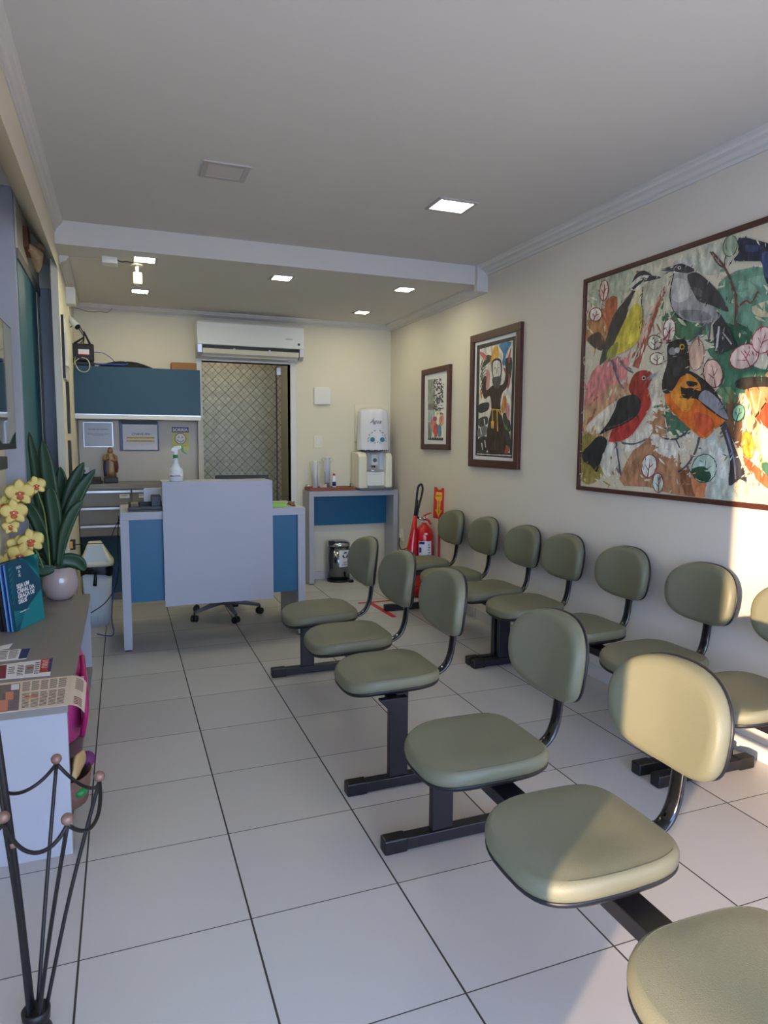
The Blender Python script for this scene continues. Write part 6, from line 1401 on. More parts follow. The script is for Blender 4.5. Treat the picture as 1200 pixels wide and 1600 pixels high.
('#9a4a44',[(-0.076,1.291),(-0.075,1.267),(-0.066,1.246),(-0.049,1.233),(-0.030,1.231),(-0.010,1.240),(0.005,1.258),(0.013,1.283),(0.012,1.308),(0.002,1.329),(-0.015,1.341),(-0.034,1.343),(-0.053,1.334),(-0.068,1.315)]),
('#b8cfc0',[(-0.069,1.291),(-0.068,1.268),(-0.060,1.250),(-0.047,1.238),(-0.031,1.236),(-0.014,1.245),(-0.001,1.262),(0.005,1.283),(0.005,1.306),(-0.003,1.325),(-0.017,1.336),(-0.033,1.337),(-0.050,1.329),(-0.062,1.312)]),
('#9a4a44',[(-0.044,1.231),(-0.043,1.242),(-0.042,1.257),(-0.040,1.274),(-0.038,1.288),(-0.036,1.298),(-0.034,1.307),(-0.032,1.314),(-0.030,1.319),(-0.026,1.318),(-0.027,1.313),(-0.028,1.306),(-0.030,1.297),(-0.032,1.287),(-0.033,1.273),(-0.034,1.257),(-0.035,1.241),(-0.035,1.230)]),
('#9a4a44',[(-0.037,1.275),(-0.040,1.280),(-0.045,1.289),(-0.051,1.297),(-0.054,1.303),(-0.050,1.304),(-0.046,1.298),(-0.040,1.290),(-0.034,1.282),(-0.030,1.277)]),
('#9a4a44',[(-0.037,1.269),(-0.032,1.273),(-0.024,1.279),(-0.016,1.285),(-0.011,1.289),(-0.008,1.287),(-0.013,1.282),(-0.020,1.276),(-0.027,1.270),(-0.032,1.265)]),
('#3c5a4a',[(-0.431,1.371),(-0.418,1.340),(-0.392,1.315),(-0.357,1.304),(-0.320,1.307),(-0.288,1.324),(-0.269,1.353),(-0.266,1.388),(-0.279,1.420),(-0.307,1.444),(-0.343,1.455),(-0.379,1.450),(-0.410,1.432),(-0.428,1.404)]),
('#bcd2c2',[(-0.425,1.372),(-0.413,1.342),(-0.389,1.320),(-0.357,1.309),(-0.322,1.311),(-0.293,1.328),(-0.275,1.355),(-0.272,1.387),(-0.285,1.417),(-0.310,1.440),(-0.344,1.450),(-0.377,1.446),(-0.405,1.429),(-0.422,1.403)]),
('#3c5a4a',[(-0.342,1.303),(-0.345,1.317),(-0.349,1.338),(-0.352,1.360),(-0.355,1.379),(-0.357,1.393),(-0.358,1.405),(-0.358,1.414),(-0.358,1.421),(-0.354,1.421),(-0.354,1.414),(-0.353,1.405),(-0.352,1.393),(-0.350,1.379),(-0.346,1.361),(-0.342,1.339),(-0.338,1.318),(-0.335,1.304)]),
('#3c5a4a',[(-0.350,1.362),(-0.359,1.369),(-0.372,1.377),(-0.386,1.387),(-0.395,1.393),(-0.393,1.395),(-0.383,1.389),(-0.369,1.381),(-0.355,1.372),(-0.346,1.366)]),
('#3c5a4a',[(-0.348,1.354),(-0.341,1.361),(-0.330,1.371),(-0.318,1.381),(-0.310,1.388),(-0.307,1.386),(-0.315,1.379),(-0.326,1.369),(-0.336,1.358),(-0.344,1.351)]),
('#1f4a34',[(-0.267,1.371),(-0.288,1.381),(-0.321,1.389),(-0.349,1.389),(-0.370,1.379),(-0.387,1.362),(-0.396,1.346),(-0.394,1.332),(-0.383,1.317),(-0.367,1.310),(-0.343,1.312),(-0.313,1.320),(-0.289,1.331),(-0.273,1.344),(-0.264,1.358)]),
('#2f5a4a',[(-0.577,1.645),(-0.569,1.628),(-0.555,1.616),(-0.538,1.612),(-0.521,1.616),(-0.507,1.628),(-0.501,1.645),(-0.501,1.664),(-0.510,1.681),(-0.524,1.693),(-0.541,1.697),(-0.558,1.692),(-0.571,1.681),(-0.577,1.664)]),
('#8cc0a6',[(-0.571,1.646),(-0.564,1.631),(-0.552,1.621),(-0.537,1.617),(-0.523,1.620),(-0.512,1.631),(-0.506,1.646),(-0.507,1.663),(-0.514,1.678),(-0.527,1.688),(-0.541,1.692),(-0.556,1.688),(-0.567,1.678),(-0.572,1.663)]),
('#2f5a4a',[(-0.532,1.612),(-0.534,1.620),(-0.538,1.631),(-0.541,1.643),(-0.544,1.653),(-0.545,1.661),(-0.546,1.668),(-0.547,1.673),(-0.547,1.677),(-0.543,1.677),(-0.543,1.674),(-0.542,1.668),(-0.541,1.662),(-0.539,1.655),(-0.536,1.645),(-0.532,1.633),(-0.528,1.622),(-0.526,1.614)]),
('#2f5a4a',[(-0.539,1.644),(-0.544,1.647),(-0.550,1.651),(-0.557,1.656),(-0.562,1.659),(-0.560,1.661),(-0.555,1.659),(-0.548,1.655),(-0.540,1.651),(-0.536,1.648)]),
('#2f5a4a',[(-0.538,1.641),(-0.535,1.645),(-0.530,1.651),(-0.526,1.658),(-0.522,1.662),(-0.520,1.661),(-0.522,1.656),(-0.526,1.650),(-0.531,1.643),(-0.533,1.639)]),
('#a22f44',[(-0.025,2.064),(-0.030,2.067),(-0.037,2.071),(-0.045,2.077),(-0.052,2.083),(-0.057,2.091),(-0.061,2.100),(-0.064,2.108),(-0.065,2.114),(-0.059,2.117),(-0.056,2.111),(-0.051,2.104),(-0.047,2.096),(-0.042,2.089),(-0.035,2.085),(-0.027,2.081),(-0.019,2.077),(-0.013,2.075)]),
('#3b3730',[(0.201,2.417),(0.222,2.405),(0.248,2.381),(0.278,2.356),(0.315,2.332),(0.357,2.306),(0.393,2.274),(0.418,2.235),(0.437,2.191),(0.456,2.144),(0.479,2.091),(0.501,2.035),(0.511,1.997),(0.506,1.986),(0.489,1.992),(0.466,2.004),(0.434,2.016),(0.397,2.034),(0.362,2.062),(0.334,2.107),(0.309,2.160),(0.286,2.211),(0.266,2.257),(0.247,2.301),(0.228,2.335),(0.204,2.355),(0.180,2.367),(0.167,2.378),(0.170,2.395),(0.183,2.412)]),
('#d3cba0',[(0.200,2.395),(0.171,2.409),(0.142,2.410),(0.122,2.406),(0.119,2.399),(0.124,2.387),(0.132,2.371),(0.141,2.350),(0.152,2.325),(0.159,2.300),(0.155,2.278),(0.147,2.256),(0.145,2.233),(0.152,2.203),(0.165,2.172),(0.184,2.151),(0.216,2.145),(0.256,2.150),(0.283,2.166),(0.291,2.195),(0.286,2.236),(0.274,2.277),(0.254,2.320),(0.227,2.364)]),
('#c8b73a',[(0.272,2.254),(0.249,2.279),(0.225,2.302),(0.202,2.308),(0.179,2.291),(0.157,2.258),(0.144,2.222),(0.143,2.183),(0.150,2.140),(0.165,2.105),(0.190,2.081),(0.223,2.064),(0.259,2.050),(0.298,2.040),(0.341,2.033),(0.378,2.027),(0.409,2.018),(0.434,2.008),(0.448,2.008),(0.443,2.020),(0.427,2.041),(0.406,2.068),(0.384,2.101),(0.359,2.139),(0.335,2.173),(0.313,2.203),(0.293,2.230)]),
('#e0cf4a',[(0.220,2.201),(0.199,2.210),(0.176,2.205),(0.163,2.192),(0.164,2.167),(0.174,2.135),(0.190,2.108),(0.214,2.090),(0.244,2.079),(0.262,2.084),(0.257,2.118),(0.239,2.166)]),
('#8f8f3a',[(0.433,2.071),(0.407,2.089),(0.371,2.104),(0.347,2.107),(0.342,2.088),(0.348,2.058),(0.360,2.033),(0.385,2.020),(0.416,2.012),(0.439,2.013),(0.447,2.027),(0.445,2.050)]),
('#2c2a28',[(0.278,2.356),(0.306,2.338),(0.342,2.306),(0.375,2.271),(0.405,2.234),(0.430,2.194),(0.439,2.165),(0.420,2.154),(0.384,2.155),(0.351,2.164),(0.327,2.186),(0.306,2.217),(0.288,2.245),(0.274,2.268),(0.264,2.289),(0.259,2.308),(0.259,2.329),(0.265,2.350)]),
('#dedbc6',[(0.262,2.408),(0.254,2.423),(0.234,2.439),(0.211,2.450),(0.183,2.453),(0.151,2.451),(0.125,2.447),(0.107,2.438),(0.095,2.427),(0.092,2.416),(0.103,2.408),(0.123,2.402),(0.145,2.395),(0.167,2.387),(0.192,2.379),(0.214,2.377),(0.236,2.383),(0.254,2.395)]),
('#33322f',[(0.250,2.428),(0.244,2.440),(0.230,2.460),(0.213,2.474),(0.194,2.480),(0.172,2.480),(0.150,2.476),(0.124,2.463),(0.097,2.445),(0.086,2.434),(0.100,2.437),(0.129,2.446),(0.156,2.453),(0.176,2.454),(0.194,2.451),(0.211,2.447),(0.228,2.439),(0.243,2.430)]),
('#2b2a2a',[(0.231,2.385),(0.221,2.390),(0.206,2.398),(0.189,2.405),(0.172,2.410),(0.150,2.412),(0.123,2.413),(0.099,2.412),(0.082,2.412),(0.089,2.428),(0.106,2.428),(0.131,2.429),(0.158,2.428),(0.183,2.426),(0.204,2.420),(0.223,2.412),(0.238,2.405),(0.248,2.400)]),
('#3c3b3e',[(0.109,2.439),(0.078,2.432),(0.038,2.420),(0.015,2.410),(0.025,2.407),(0.052,2.408),(0.077,2.409),(0.093,2.409),(0.106,2.409),(0.115,2.412),(0.120,2.422),(0.119,2.433)]),
('#d9d6c0',[(0.125,2.426),(0.126,2.423),(0.129,2.421),(0.133,2.421),(0.138,2.422),(0.142,2.424),(0.146,2.428),(0.147,2.431),(0.146,2.434),(0.143,2.436),(0.139,2.437),(0.134,2.436),(0.130,2.433),(0.126,2.430)]),
('#111111',[(0.130,2.427),(0.130,2.426),(0.132,2.424),(0.134,2.424),(0.137,2.425),(0.140,2.426),(0.141,2.428),(0.142,2.430),(0.142,2.432),(0.140,2.433),(0.138,2.433),(0.135,2.433),(0.132,2.431),(0.131,2.429)]),
('#6c6a70',[(0.408,2.008),(0.398,1.987),(0.384,1.957),(0.368,1.925),(0.351,1.897),(0.334,1.874),(0.314,1.852),(0.296,1.835),(0.284,1.822),(0.273,1.827),(0.285,1.839),(0.301,1.857),(0.319,1.878),(0.336,1.900),(0.350,1.927),(0.365,1.959),(0.378,1.988),(0.387,2.009)]),
('#6c6a70',[(0.359,2.018),(0.344,2.003),(0.321,1.981),(0.297,1.958),(0.275,1.940),(0.255,1.928),(0.235,1.919),(0.218,1.913),(0.207,1.908),(0.202,1.915),(0.213,1.920),(0.229,1.927),(0.246,1.935),(0.264,1.947),(0.284,1.964),(0.307,1.987),(0.328,2.009),(0.343,2.024)]),
('#6c6a70',[(0.340,1.897),(0.335,1.888),(0.328,1.876),(0.320,1.863),(0.315,1.855),(0.308,1.856),(0.312,1.865),(0.319,1.877),(0.325,1.890),(0.329,1.899)]),
('#6c6a70',[(0.256,1.944),(0.249,1.942),(0.240,1.938),(0.230,1.934),(0.224,1.931),(0.221,1.935),(0.227,1.938),(0.235,1.943),(0.244,1.948),(0.250,1.951)]),
('#4a3a30',[(0.636,2.169),(0.610,2.181),(0.568,2.191),(0.532,2.190),(0.507,2.174),(0.488,2.148),(0.476,2.123),(0.475,2.102),(0.481,2.082),(0.497,2.073),(0.529,2.082),(0.571,2.102),(0.604,2.122),(0.626,2.139),(0.639,2.155)]),
('#2f2a28',[(0.159,2.388),(0.161,2.372),(0.163,2.349),(0.166,2.324),(0.166,2.302),(0.162,2.284),(0.157,2.268),(0.151,2.252),(0.149,2.233),(0.150,2.207),(0.154,2.176),(0.159,2.147),(0.162,2.127),(0.156,2.125),(0.152,2.145),(0.148,2.174),(0.143,2.206),(0.142,2.232),(0.144,2.252),(0.150,2.268),(0.155,2.283),(0.158,2.300),(0.158,2.322),(0.156,2.347),(0.153,2.369),(0.151,2.385)]),
('#2e2f33',[(-0.353,2.150),(-0.363,2.159),(-0.379,2.159),(-0.401,2.142),(-0.436,2.095),(-0.476,2.033),(-0.499,1.986),(-0.492,1.968),(-0.468,1.963),(-0.443,1.961),(-0.423,1.954),(-0.402,1.949),(-0.384,1.958),(-0.372,1.989),(-0.364,2.032),(-0.358,2.072),(-0.353,2.104),(-0.349,2.132)]),
('#c9c9c6',[(-0.388,2.087),(-0.386,2.063),(-0.383,2.028),(-0.381,1.993),(-0.379,1.969),(-0.393,1.966),(-0.394,1.990),(-0.396,2.026),(-0.398,2.061),(-0.399,2.085)]),
('#c9c9c6',[(-0.416,2.052),(-0.427,2.038),(-0.444,2.019),(-0.461,1.999),(-0.472,1.986),(-0.480,1.989),(-0.468,2.002),(-0.451,2.022),(-0.434,2.042),(-0.422,2.055)]),
('#a2a09c',[(-0.075,2.411),(-0.098,2.417),(-0.132,2.413),(-0.164,2.401),(-0.189,2.382),(-0.211,2.355),(-0.234,2.327),(-0.257,2.301),(-0.279,2.274),(-0.303,2.245),(-0.333,2.211),(-0.364,2.174),(-0.383,2.145),(-0.385,2.127),(-0.376,2.116),(-0.361,2.110),(-0.342,2.108),(-0.316,2.111),(-0.287,2.117),(-0.253,2.125),(-0.215,2.135),(-0.181,2.148),(-0.151,2.163),(-0.125,2.181),(-0.102,2.202),(-0.083,2.227),(-0.067,2.255),(-0.059,2.281),(-0.065,2.301),(-0.078,2.318),(-0.086,2.337),(-0.082,2.364),(-0.072,2.392)]),
('#c5c2b8',[(-0.077,2.380),(-0.104,2.381),(-0.140,2.369),(-0.167,2.351),(-0.182,2.325),(-0.188,2.292),(-0.186,2.268),(-0.170,2.255),(-0.144,2.249),(-0.120,2.250),(-0.100,2.257),(-0.081,2.270),(-0.069,2.290),(-0.064,2.321),(-0.066,2.357)]),
('#7d7c7d',[(-0.137,2.206),(-0.176,2.204),(-0.234,2.194),(-0.282,2.181),(-0.316,2.164),(-0.341,2.145),(-0.348,2.131),(-0.326,2.127),(-0.286,2.128),(-0.247,2.133),(-0.217,2.139),(-0.189,2.149),(-0.167,2.161),(-0.146,2.177),(-0.131,2.196)]),
('#3c3a3b',[(-0.172,2.382),(-0.186,2.387),(-0.208,2.387),(-0.230,2.382),(-0.252,2.370),(-0.274,2.353),(-0.297,2.333),(-0.323,2.312),(-0.349,2.287),(-0.375,2.260),(-0.402,2.226),(-0.427,2.189),(-0.443,2.163),(-0.447,2.151),(-0.443,2.148),(-0.430,2.151),(-0.407,2.161),(-0.375,2.178),(-0.343,2.195),(-0.312,2.208),(-0.280,2.220),(-0.253,2.235),(-0.235,2.253),(-0.222,2.274),(-0.210,2.292),(-0.200,2.308),(-0.191,2.323),(-0.184,2.337),(-0.176,2.354),(-0.170,2.370)]),
('#5a5858',[(-0.222,2.310),(-0.238,2.304),(-0.261,2.292),(-0.276,2.280),(-0.278,2.269),(-0.273,2.258),(-0.265,2.252),(-0.252,2.256),(-0.236,2.265),(-0.225,2.275),(-0.219,2.288),(-0.218,2.303)]),
('#cfccc0',[(-0.054,2.441),(-0.057,2.453),(-0.065,2.465),(-0.077,2.474),(-0.094,2.478),(-0.115,2.479),(-0.135,2.476),(-0.154,2.469),(-0.173,2.458),(-0.190,2.445),(-0.205,2.426),(-0.217,2.404),(-0.220,2.389),(-0.208,2.386),(-0.188,2.389),(-0.164,2.393),(-0.137,2.398),(-0.106,2.404),(-0.082,2.412),(-0.066,2.421),(-0.058,2.431)]),
('#2f2f33',[(-0.062,2.449),(-0.076,2.453),(-0.100,2.454),(-0.127,2.450),(-0.160,2.435),(-0.195,2.415),(-0.216,2.400),(-0.215,2.392),(-0.199,2.389),(-0.178,2.390),(-0.149,2.396),(-0.116,2.406),(-0.088,2.416),(-0.071,2.428),(-0.062,2.440)]),
('#45454a',[(0.021,2.451),(-0.003,2.453),(-0.038,2.454),(-0.065,2.452),(-0.076,2.442),(-0.079,2.429),(-0.074,2.421),(-0.057,2.424),(-0.031,2.431),(-0.009,2.438),(0.008,2.443),(0.021,2.448)]),
('#e6e2d4',[(-0.124,2.428),(-0.123,2.425),(-0.120,2.422),(-0.115,2.422),(-0.110,2.423),(-0.105,2.426),(-0.101,2.430),(-0.099,2.434),(-0.100,2.438),(-0.104,2.440),(-0.108,2.441),(-0.114,2.439),(-0.119,2.437),(-0.123,2.433)]),
('#111111',[(-0.119,2.430),(-0.118,2.428),(-0.116,2.426),(-0.114,2.426),(-0.111,2.427),(-0.108,2.428),(-0.106,2.430),(-0.105,2.433),(-0.105,2.435),(-0.107,2.436),(-0.110,2.437),(-0.113,2.436),(-0.116,2.434),(-0.118,2.432)]),
('#1e1c1c',[(-0.071,2.413),(-0.066,2.391),(-0.058,2.360),(-0.052,2.325),(-0.051,2.293),(-0.058,2.265),(-0.069,2.237),(-0.084,2.212),(-0.101,2.190),(-0.121,2.173),(-0.144,2.159),(-0.165,2.148),(-0.180,2.141),(-0.182,2.145),(-0.168,2.153),(-0.147,2.163),(-0.125,2.176),(-0.106,2.192),(-0.090,2.213),(-0.076,2.238),(-0.065,2.264),(-0.058,2.292),(-0.059,2.323),(-0.065,2.357),(-0.073,2.388),(-0.078,2.410)]),
('#5d5a60',[(-0.305,2.122),(-0.295,2.110),(-0.279,2.093),(-0.263,2.076),(-0.247,2.062),(-0.234,2.053),(-0.220,2.047),(-0.207,2.042),(-0.199,2.038),(-0.205,2.031),(-0.214,2.034),(-0.227,2.038),(-0.242,2.045),(-0.258,2.054),(-0.274,2.068),(-0.291,2.086),(-0.307,2.102),(-0.318,2.114)]),
('#5d5a60',[(-0.332,2.115),(-0.331,2.096),(-0.330,2.067),(-0.329,2.038),(-0.329,2.018),(-0.339,2.016),(-0.340,2.036),(-0.343,2.064),(-0.345,2.092),(-0.347,2.112)]),
('#5d5a60',[(-0.261,2.056),(-0.263,2.046),(-0.267,2.031),(-0.270,2.016),(-0.272,2.006),(-0.279,2.005),(-0.277,2.015),(-0.274,2.030),(-0.272,2.046),(-0.270,2.056)]),
('#36363e',[(-0.420,1.617),(-0.429,1.625),(-0.448,1.623),(-0.468,1.611),(-0.484,1.586),(-0.501,1.549),(-0.522,1.505),(-0.554,1.446),(-0.589,1.379),(-0.610,1.333),(-0.606,1.323),(-0.588,1.331),(-0.568,1.336),(-0.547,1.321),(-0.524,1.302),(-0.507,1.301),(-0.504,1.333),(-0.508,1.381),(-0.506,1.429),(-0.494,1.469),(-0.477,1.509),(-0.461,1.544),(-0.444,1.574),(-0.427,1.600)]),
('#7c7c88',[(-0.465,1.571),(-0.476,1.546),(-0.492,1.510),(-0.509,1.472),(-0.521,1.438),(-0.529,1.408),(-0.534,1.378),(-0.538,1.352),(-0.541,1.334),(-0.550,1.335),(-0.547,1.353),(-0.544,1.379),(-0.539,1.409),(-0.531,1.440),(-0.519,1.474),(-0.503,1.513),(-0.487,1.549),(-0.476,1.574)]),
('#d96f1f',[(-0.066,1.801),(-0.088,1.823),(-0.118,1.848),(-0.145,1.868),(-0.169,1.879),(-0.191,1.885),(-0.212,1.882),(-0.233,1.870),(-0.252,1.850),(-0.268,1.827),(-0.279,1.801),(-0.287,1.772),(-0.299,1.745),(-0.318,1.722),(-0.341,1.702),(-0.367,1.682),(-0.402,1.663),(-0.440,1.644),(-0.461,1.626),(-0.452,1.608),(-0.425,1.590),(-0.399,1.573),(-0.379,1.555),(-0.360,1.538),(-0.340,1.529),(-0.320,1.534),(-0.299,1.547),(-0.273,1.565),(-0.238,1.587),(-0.199,1.613),(-0.161,1.639),(-0.127,1.665),(-0.095,1.692),(-0.071,1.716),(-0.058,1.737),(-0.052,1.755),(-0.050,1.770),(-0.050,1.781),(-0.054,1.789)]),
('#e0912b',[(-0.096,1.778),(-0.119,1.802),(-0.155,1.826),(-0.189,1.833),(-0.219,1.815),(-0.246,1.780),(-0.261,1.747),(-0.255,1.716),(-0.236,1.685),(-0.213,1.668),(-0.186,1.677),(-0.154,1.700),(-0.127,1.724),(-0.108,1.742),(-0.095,1.760)]),
('#c9542a',[(-0.266,1.666),(-0.295,1.667),(-0.337,1.656),(-0.369,1.643),(-0.387,1.628),(-0.397,1.610),(-0.397,1.593),(-0.384,1.575),(-0.361,1.558),(-0.338,1.549),(-0.319,1.554),(-0.300,1.567),(-0.285,1.585),(-0.271,1.613),(-0.262,1.645)]),
('#1f1c1c',[(-0.053,2.033),(-0.066,2.047),(-0.084,2.054),(-0.105,2.058),(-0.129,2.059),(-0.156,2.057),(-0.177,2.050),(-0.189,2.037),(-0.196,2.019),(-0.202,1.994),(-0.211,1.958),(-0.219,1.915),(-0.219,1.882),(-0.204,1.867),(-0.181,1.863),(-0.160,1.856),(-0.146,1.841),(-0.134,1.823),(-0.122,1.807),(-0.107,1.793),(-0.090,1.780),(-0.075,1.774),(-0.058,1.776),(-0.041,1.784),(-0.030,1.798),(-0.026,1.817),(-0.028,1.841),(-0.032,1.867),(-0.041,1.893),(-0.051,1.921),(-0.059,1.949),(-0.057,1.979),(-0.052,2.009)]),
('#2e2c30',[(-0.084,1.957),(-0.096,1.974),(-0.118,1.984),(-0.138,1.982),(-0.153,1.963),(-0.166,1.933),(-0.170,1.907),(-0.159,1.884),(-0.138,1.864),(-0.118,1.860),(-0.102,1.884),(-0.088,1.924)]),
('#1d1a1c',[(-0.205,1.888),(-0.232,1.880),(-0.270,1.861),(-0.306,1.839),(-0.337,1.818),(-0.368,1.793),(-0.398,1.764),(-0.430,1.722),(-0.461,1.674),(-0.480,1.639),(-0.483,1.624),(-0.474,1.621),(-0.455,1.626),(-0.422,1.641),(-0.380,1.665),(-0.341,1.688),(-0.316,1.707),(-0.296,1.724),(-0.274,1.736),(-0.245,1.741),(-0.213,1.741),(-0.188,1.746),(-0.172,1.763),(-0.165,1.786),(-0.163,1.804),(-0.173,1.815),(-0.190,1.822),(-0.202,1.832),(-0.202,1.853),(-0.198,1.876)]),
('#d98a2a',[(-0.170,1.804),(-0.170,1.827),(-0.182,1.857),(-0.199,1.873),(-0.225,1.866),(-0.257,1.846),(-0.281,1.826),(-0.295,1.807),(-0.301,1.787),(-0.300,1.775),(-0.288,1.776),(-0.267,1.785),(-0.244,1.794),(-0.217,1.796),(-0.188,1.796)]),
('#1d1a1c',[(-0.202,1.832),(-0.221,1.832),(-0.248,1.827),(-0.269,1.822),(-0.276,1.815),(-0.276,1.807),(-0.270,1.802),(-0.255,1.801),(-0.234,1.802),(-0.217,1.806),(-0.206,1.814),(-0.200,1.825)]),
('#8a8a90',[(-0.287,1.736),(-0.292,1.754),(-0.308,1.771),(-0.329,1.778),(-0.354,1.770),(-0.384,1.752),(-0.412,1.729),(-0.441,1.695),(-0.469,1.656),(-0.484,1.630),(-0.478,1.624),(-0.459,1.630),(-0.436,1.641),(-0.411,1.655),(-0.381,1.675),(-0.353,1.693),(-0.326,1.708),(-0.301,1.722)]),
('#c9a53b',[(-0.178,2.013),(-0.176,2.006),(-0.172,2.001),(-0.164,1.998),(-0.156,1.999),(-0.148,2.003),(-0.142,2.010),(-0.140,2.017),(-0.141,2.024),(-0.146,2.029),(-0.153,2.031),(-0.162,2.030),(-0.170,2.026),(-0.175,2.020)]),
('#0c0c0c',[(-0.168,2.014),(-0.168,2.010),(-0.165,2.008),(-0.162,2.007),(-0.157,2.007),(-0.153,2.009),(-0.150,2.012),(-0.149,2.016),(-0.150,2.019),(-0.152,2.022),(-0.156,2.023),(-0.160,2.023),(-0.164,2.021),(-0.167,2.017)]),
('#8a8a8c',[(-0.064,2.006),(-0.070,2.014),(-0.080,2.021),(-0.091,2.023),(-0.100,2.018),(-0.110,2.009),(-0.116,2.000),(-0.117,1.992),(-0.116,1.984),(-0.110,1.980),(-0.100,1.978),(-0.086,1.980),(-0.075,1.984),(-0.068,1.990),(-0.064,1.998)]),
('#b9b7b4',[(-0.108,2.011),(-0.116,2.015),(-0.129,2.016),(-0.138,2.014),(-0.142,2.008),(-0.142,1.999),(-0.140,1.992),(-0.135,1.987),(-0.128,1.985),(-0.121,1.986),(-0.115,1.992),(-0.109,2.003)]),
('#4c4a55',[(-0.300,1.541),(-0.297,1.527),(-0.293,1.507),(-0.288,1.486),(-0.280,1.466),(-0.269,1.447),(-0.256,1.427),(-0.241,1.409),(-0.227,1.393),(-0.212,1.381),(-0.196,1.371),(-0.182,1.364),(-0.171,1.358),(-0.177,1.351),(-0.188,1.357),(-0.203,1.364),(-0.221,1.374),(-0.237,1.387),(-0.252,1.403),(-0.267,1.422),(-0.281,1.442),(-0.293,1.461),(-0.301,1.482),(-0.307,1.505),(-0.312,1.524),(-0.315,1.538)]),
('#4c4a55',[(-0.228,1.576),(-0.213,1.567),(-0.192,1.555),(-0.168,1.542),(-0.145,1.535),(-0.122,1.533),(-0.095,1.534),(-0.070,1.537),(-0.052,1.539),(-0.051,1.531),(-0.068,1.528),(-0.094,1.525),(-0.122,1.523),(-0.149,1.524),(-0.175,1.533),(-0.201,1.545),(-0.223,1.557),(-0.238,1.565)]),
('#4c4a55',[(-0.142,1.528),(-0.149,1.518),(-0.159,1.505),(-0.168,1.491),(-0.175,1.482),(-0.181,1.484),(-0.175,1.493),(-0.167,1.507),(-0.158,1.522),(-0.152,1.531)]),
('#4c4a55',[(-0.228,1.388),(-0.235,1.380),(-0.246,1.368),(-0.258,1.357),(-0.265,1.349),(-0.271,1.352),(-0.264,1.360),(-0.254,1.372),(-0.243,1.384),(-0.236,1.393)]),
('#1c1d22',[(0.494,1.548),(0.460,1.548),(0.427,1.538),(0.409,1.518),(0.416,1.485),(0.437,1.442),(0.457,1.403),(0.470,1.369),(0.481,1.338),(0.496,1.322),(0.515,1.327),(0.537,1.346),(0.560,1.363),(0.585,1.370),(0.610,1.376),(0.630,1.385),(0.644,1.402),(0.653,1.423),(0.652,1.442),(0.637,1.457),(0.614,1.471),(0.587,1.487),(0.557,1.510),(0.525,1.534)]),
('#9c2a24',[(0.204,1.898),(0.184,1.911),(0.161,1.917),(0.138,1.920),(0.114,1.919),(0.091,1.915),(0.072,1.908),(0.058,1.899),(0.049,1.888),(0.047,1.874),(0.057,1.856),(0.074,1.834),(0.084,1.811),(0.075,1.786),(0.058,1.760),(0.051,1.733),(0.060,1.706),(0.079,1.677),(0.105,1.647),(0.139,1.609),(0.181,1.567),(0.227,1.536),(0.283,1.519),(0.342,1.513),(0.382,1.518),(0.391,1.538),(0.378,1.569),(0.352,1.607),(0.305,1.655),(0.246,1.708),(0.208,1.752),(0.207,1.780),(0.225,1.800),(0.237,1.822),(0.232,1.849),(0.220,1.876)]),
('#b8342c',[(0.097,1.823),(0.079,1.809),(0.063,1.770),(0.056,1.733),(0.063,1.705),(0.080,1.677),(0.105,1.647),(0.138,1.609),(0.180,1.567),(0.227,1.536),(0.290,1.518),(0.360,1.511),(0.400,1.515),(0.389,1.533),(0.346,1.563),(0.299,1.594),(0.247,1.625),(0.191,1.657),(0.147,1.693),(0.123,1.742),(0.110,1.795)]),
('#1f2024',[(0.318,1.769),(0.281,1.780),(0.233,1.787),(0.194,1.787),(0.166,1.779),(0.146,1.765),(0.133,1.748),(0.129,1.727),(0.132,1.704),(0.143,1.681),(0.165,1.662),(0.196,1.644),(0.233,1.628),(0.278,1.613),(0.330,1.601),(0.377,1.589),(0.423,1.575),(0.464,1.561),(0.485,1.558),(0.472,1.575),(0.438,1.603),(0.407,1.632),(0.385,1.659),(0.366,1.687),(0.349,1.712),(0.341,1.734),(0.335,1.754)]),
('#55555c',[(0.421,1.593),(0.399,1.596),(0.367,1.601),(0.332,1.607),(0.298,1.615),(0.266,1.626),(0.233,1.639),(0.204,1.651),(0.184,1.659),(0.187,1.662),(0.207,1.654),(0.236,1.642),(0.270,1.630),(0.302,1.620),(0.334,1.613),(0.370,1.607),(0.402,1.603),(0.424,1.600)]),
('#8c8f98',[(0.088,1.875),(0.065,1.885),(0.032,1.895),(0.011,1.901),(0.009,1.896),(0.018,1.887),(0.030,1.878),(0.046,1.870),(0.065,1.863),(0.079,1.860),(0.088,1.862),(0.093,1.868)]),
('#e8d8c8',[(0.102,1.874),(0.103,1.869),(0.107,1.865),(0.113,1.863),(0.120,1.863),(0.127,1.866),(0.132,1.871),(0.133,1.876),(0.132,1.882),(0.128,1.885),(0.122,1.887),(0.115,1.887),(0.108,1.884),(0.104,1.879)]),
('#0c0c0c',[(0.107,1.874),(0.107,1.871),(0.110,1.868),(0.115,1.866),(0.119,1.867),(0.124,1.869),(0.127,1.872),(0.129,1.876),(0.128,1.880),(0.125,1.883),(0.121,1.884),(0.116,1.883),(0.111,1.881),(0.108,1.878)]),
('#55586a',[(0.337,1.512),(0.332,1.492),(0.324,1.465),(0.316,1.434),(0.308,1.406),(0.300,1.379),(0.292,1.352),(0.284,1.327),(0.279,1.311),(0.267,1.312),(0.272,1.329),(0.279,1.354),(0.286,1.381),(0.294,1.408),(0.301,1.436),(0.308,1.466),(0.315,1.494),(0.320,1.513)]),
